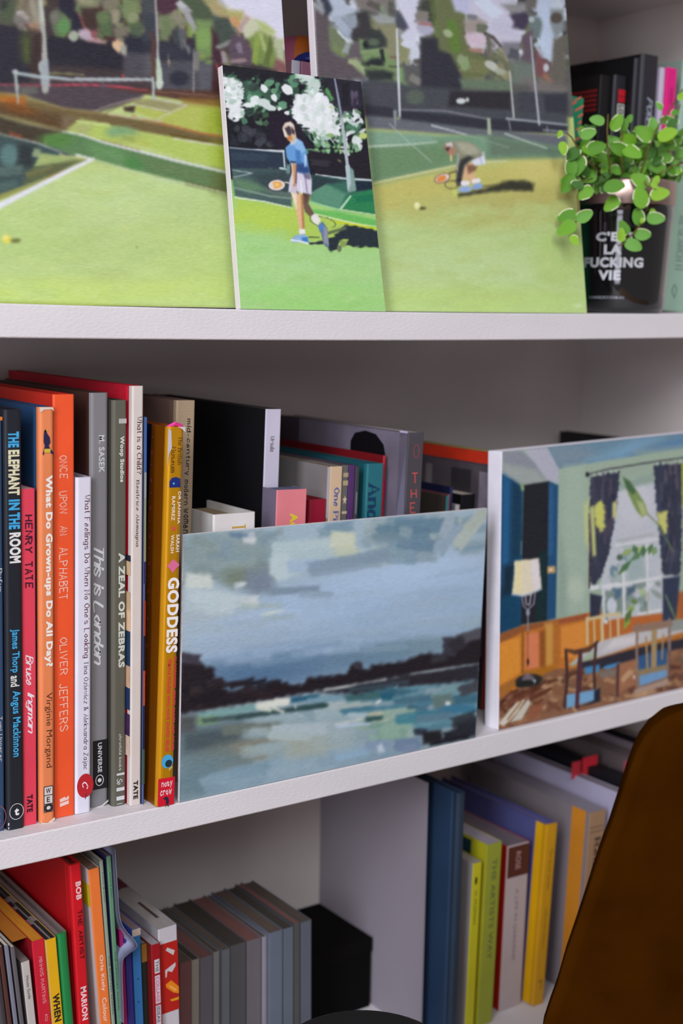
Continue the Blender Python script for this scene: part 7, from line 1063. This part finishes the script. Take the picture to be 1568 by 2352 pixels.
stem([(1360, 410), (1335, 420), (1325, 450), (1328, 480), (1322, 510), (1318, 520)], 1.6, MY-.048); stem([(1480, 415), (1492, 440), (1486, 480), (1475, 510), (1455, 535), (1430, 560), (1420, 564)], 1.8, MY-.052)
stem([(1390, 410), (1350, 370), (1330, 345), (1312, 315), (1300, 305)], 1.6); stem([(1400, 400), (1396, 340), (1394, 300), (1396, 262)], 1.5); stem([(1470, 400), (1490, 340), (1505, 300), (1530, 262), (1568, 205)], 1.6); stem([(1430, 400), (1425, 340), (1430, 300)], 1.5); stem([(1510, 400), (1545, 380), (1580, 372)], 1.5); stem([(1545, 330), (1548, 290), (1562, 240)], 1.4); stem([(1336, 420), (1318, 428)], 1.4)
for k in range(12):
    a = rl.uniform(1345, 1535); stem([(a, 425), (a+rl.uniform(-12, 12), 390), (a+rl.uniform(-25, 25), 350)], 1.3, MY+rl.uniform(-.03, .03))

# ------------------------------------------------------------------ mustard velvet chair and black stool in the foreground
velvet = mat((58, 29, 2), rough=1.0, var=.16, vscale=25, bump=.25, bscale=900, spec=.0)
def chair():
    YC = -0.33; edge = [(-.252, .02), (-.262, .055), (-.2722, .09), (-.29, .118), (-.309, .1395), (-.345, .16), (-.389, .1785), (-.43, .194), (-.4675, .208), (-.53, .226), (-.60, .238), (-.66, .236), (-.70, .21)]
    xc = hit(1568, 1630, y=YC)[0]+.09; root = group_thing('chair', 'mustard velvet shell chair standing in front of the shelves at the right', 'chair', (xc, YC+.1, ZFLOOR))
    # left rim follows the edge of the velvet in view; the back leans out over the floor towards the room
    pts = [(1568, 1630), (1530, 1645), (1500, 1668), (1478, 1695), (1460, 1730), (1445, 1770), (1425, 1832), (1405, 1890), (1380, 1955), (1352, 2040), (1325, 2120), (1300, 2190), (1280, 2260), (1262, 2310), (1248, 2352)]
    z00 = hit(1568, 1630, y=YC)[2]; TL = -0.3
    L = [onplane(a, b, YC, TL, z00) for a, b in pts]; ez = L[-1][2]
    L = [np.array([xc-.004, L[0][1]-.004, L[0][2]+.0125]), np.array([xc-.055, L[0][1]-.003, L[0][2]+.0085])]+L+[np.array([L[-1][0]-.012, YC+TL*(ez-z00), ez-.07]), np.array([L[-1][0]-.014, YC+TL*(ez-z00)-.01, ez-.14]), np.array([L[-1][0]+.01, YC+TL*(ez-z00)-.02, ez-.2])]
    m = 32; V = []; nr = len(L)
    for s_ in (0, 1):
        for i in range(nr):
            hw = xc-L[i][0]
            for j in range(m+1):
                u = -1+2*j/m; bulge = 0.045*(1-u*u)*min(1, .2+i/nr*1.2); th = 0.026*sqrt(max(0, 1-abs(u)**5))*min(1, (i+.2)/3)
                V.append((u*hw, L[i][1]-root.location.y-bulge+(th if s_ else -.0), L[i][2]-ZFLOOR))
    k = nr*(m+1); f = []
    f = []
    for s_ in (0, 1):
        o = s_*k
        for i in range(nr-1):
            for j in range(m):
                q = (o+i*(m+1)+j, o+(i+1)*(m+1)+j, o+(i+1)*(m+1)+j+1, o+i*(m+1)+j+1); f.append(q if not s_ else q[::-1])
    bd = [j for j in range(m+1)]+[i*(m+1)+m for i in range(1, nr)]+[(nr-1)*(m+1)+j for j in range(m-1, -1, -1)]+[i*(m+1) for i in range(nr-2, 0, -1)]
    f += [(bd[i], bd[(i+1) % len(bd)], bd[(i+1) % len(bd)]+k, bd[i]+k) for i in range(len(bd))]
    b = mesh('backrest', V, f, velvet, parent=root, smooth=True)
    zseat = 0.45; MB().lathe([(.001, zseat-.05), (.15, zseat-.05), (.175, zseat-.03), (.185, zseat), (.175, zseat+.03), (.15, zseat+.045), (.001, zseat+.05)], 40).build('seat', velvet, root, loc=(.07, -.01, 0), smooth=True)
    for sx in (-1, 1):
        for sy in (-1, 1): MB().tube([(.07+sx*.12, sy*.1-.01, zseat-.04), (.07+sx*.17, sy*.15-.01, .0)], [.012, .008], 12).build('leg', mat((30, 28, 28), rough=.4, metal=.5), root, smooth=True)
chair()
def stool():
    Y = -0.16; r = .072; b_ = hit(838, 2308, y=Y+r*.8); c = (hit(806, 2308, y=Y+r*.8)[0]-.012, Y); root = group_thing('stool', 'black padded round stool in front of the lower shelf', 'stool', (c[0]-.016, Y, ZFLOOR))
    zt = b_[2]-ZFLOOR+.013; leather = mat((9, 8, 9), rough=.8, bump=.2, bscale=300)
    MB().lathe([(.001, zt-.06), (r*.9, zt-.06), (r, zt-.045), (r*.985, zt-.028), (r*.9, zt-.014), (r*.7, zt-.006), (r*.4, zt-.001), (.001, zt)], 48).build('seat', leather, root, smooth=True)
    MB().tube([(0, 0, zt-.06), (0, 0, .03)], .016, 16).build('column', mat((150, 150, 155), rough=.3, metal=1), root, smooth=True)
    for k in range(4):
        a = pi/4+k*pi/2; MB().tube([(0, 0, .05), (.12*cos(a), .12*sin(a), .012)], [.014, .01], 10).build('foot', mat((20, 20, 22), rough=.4), root, smooth=True)
stool()
bpy.data.curves.remove(_fc)
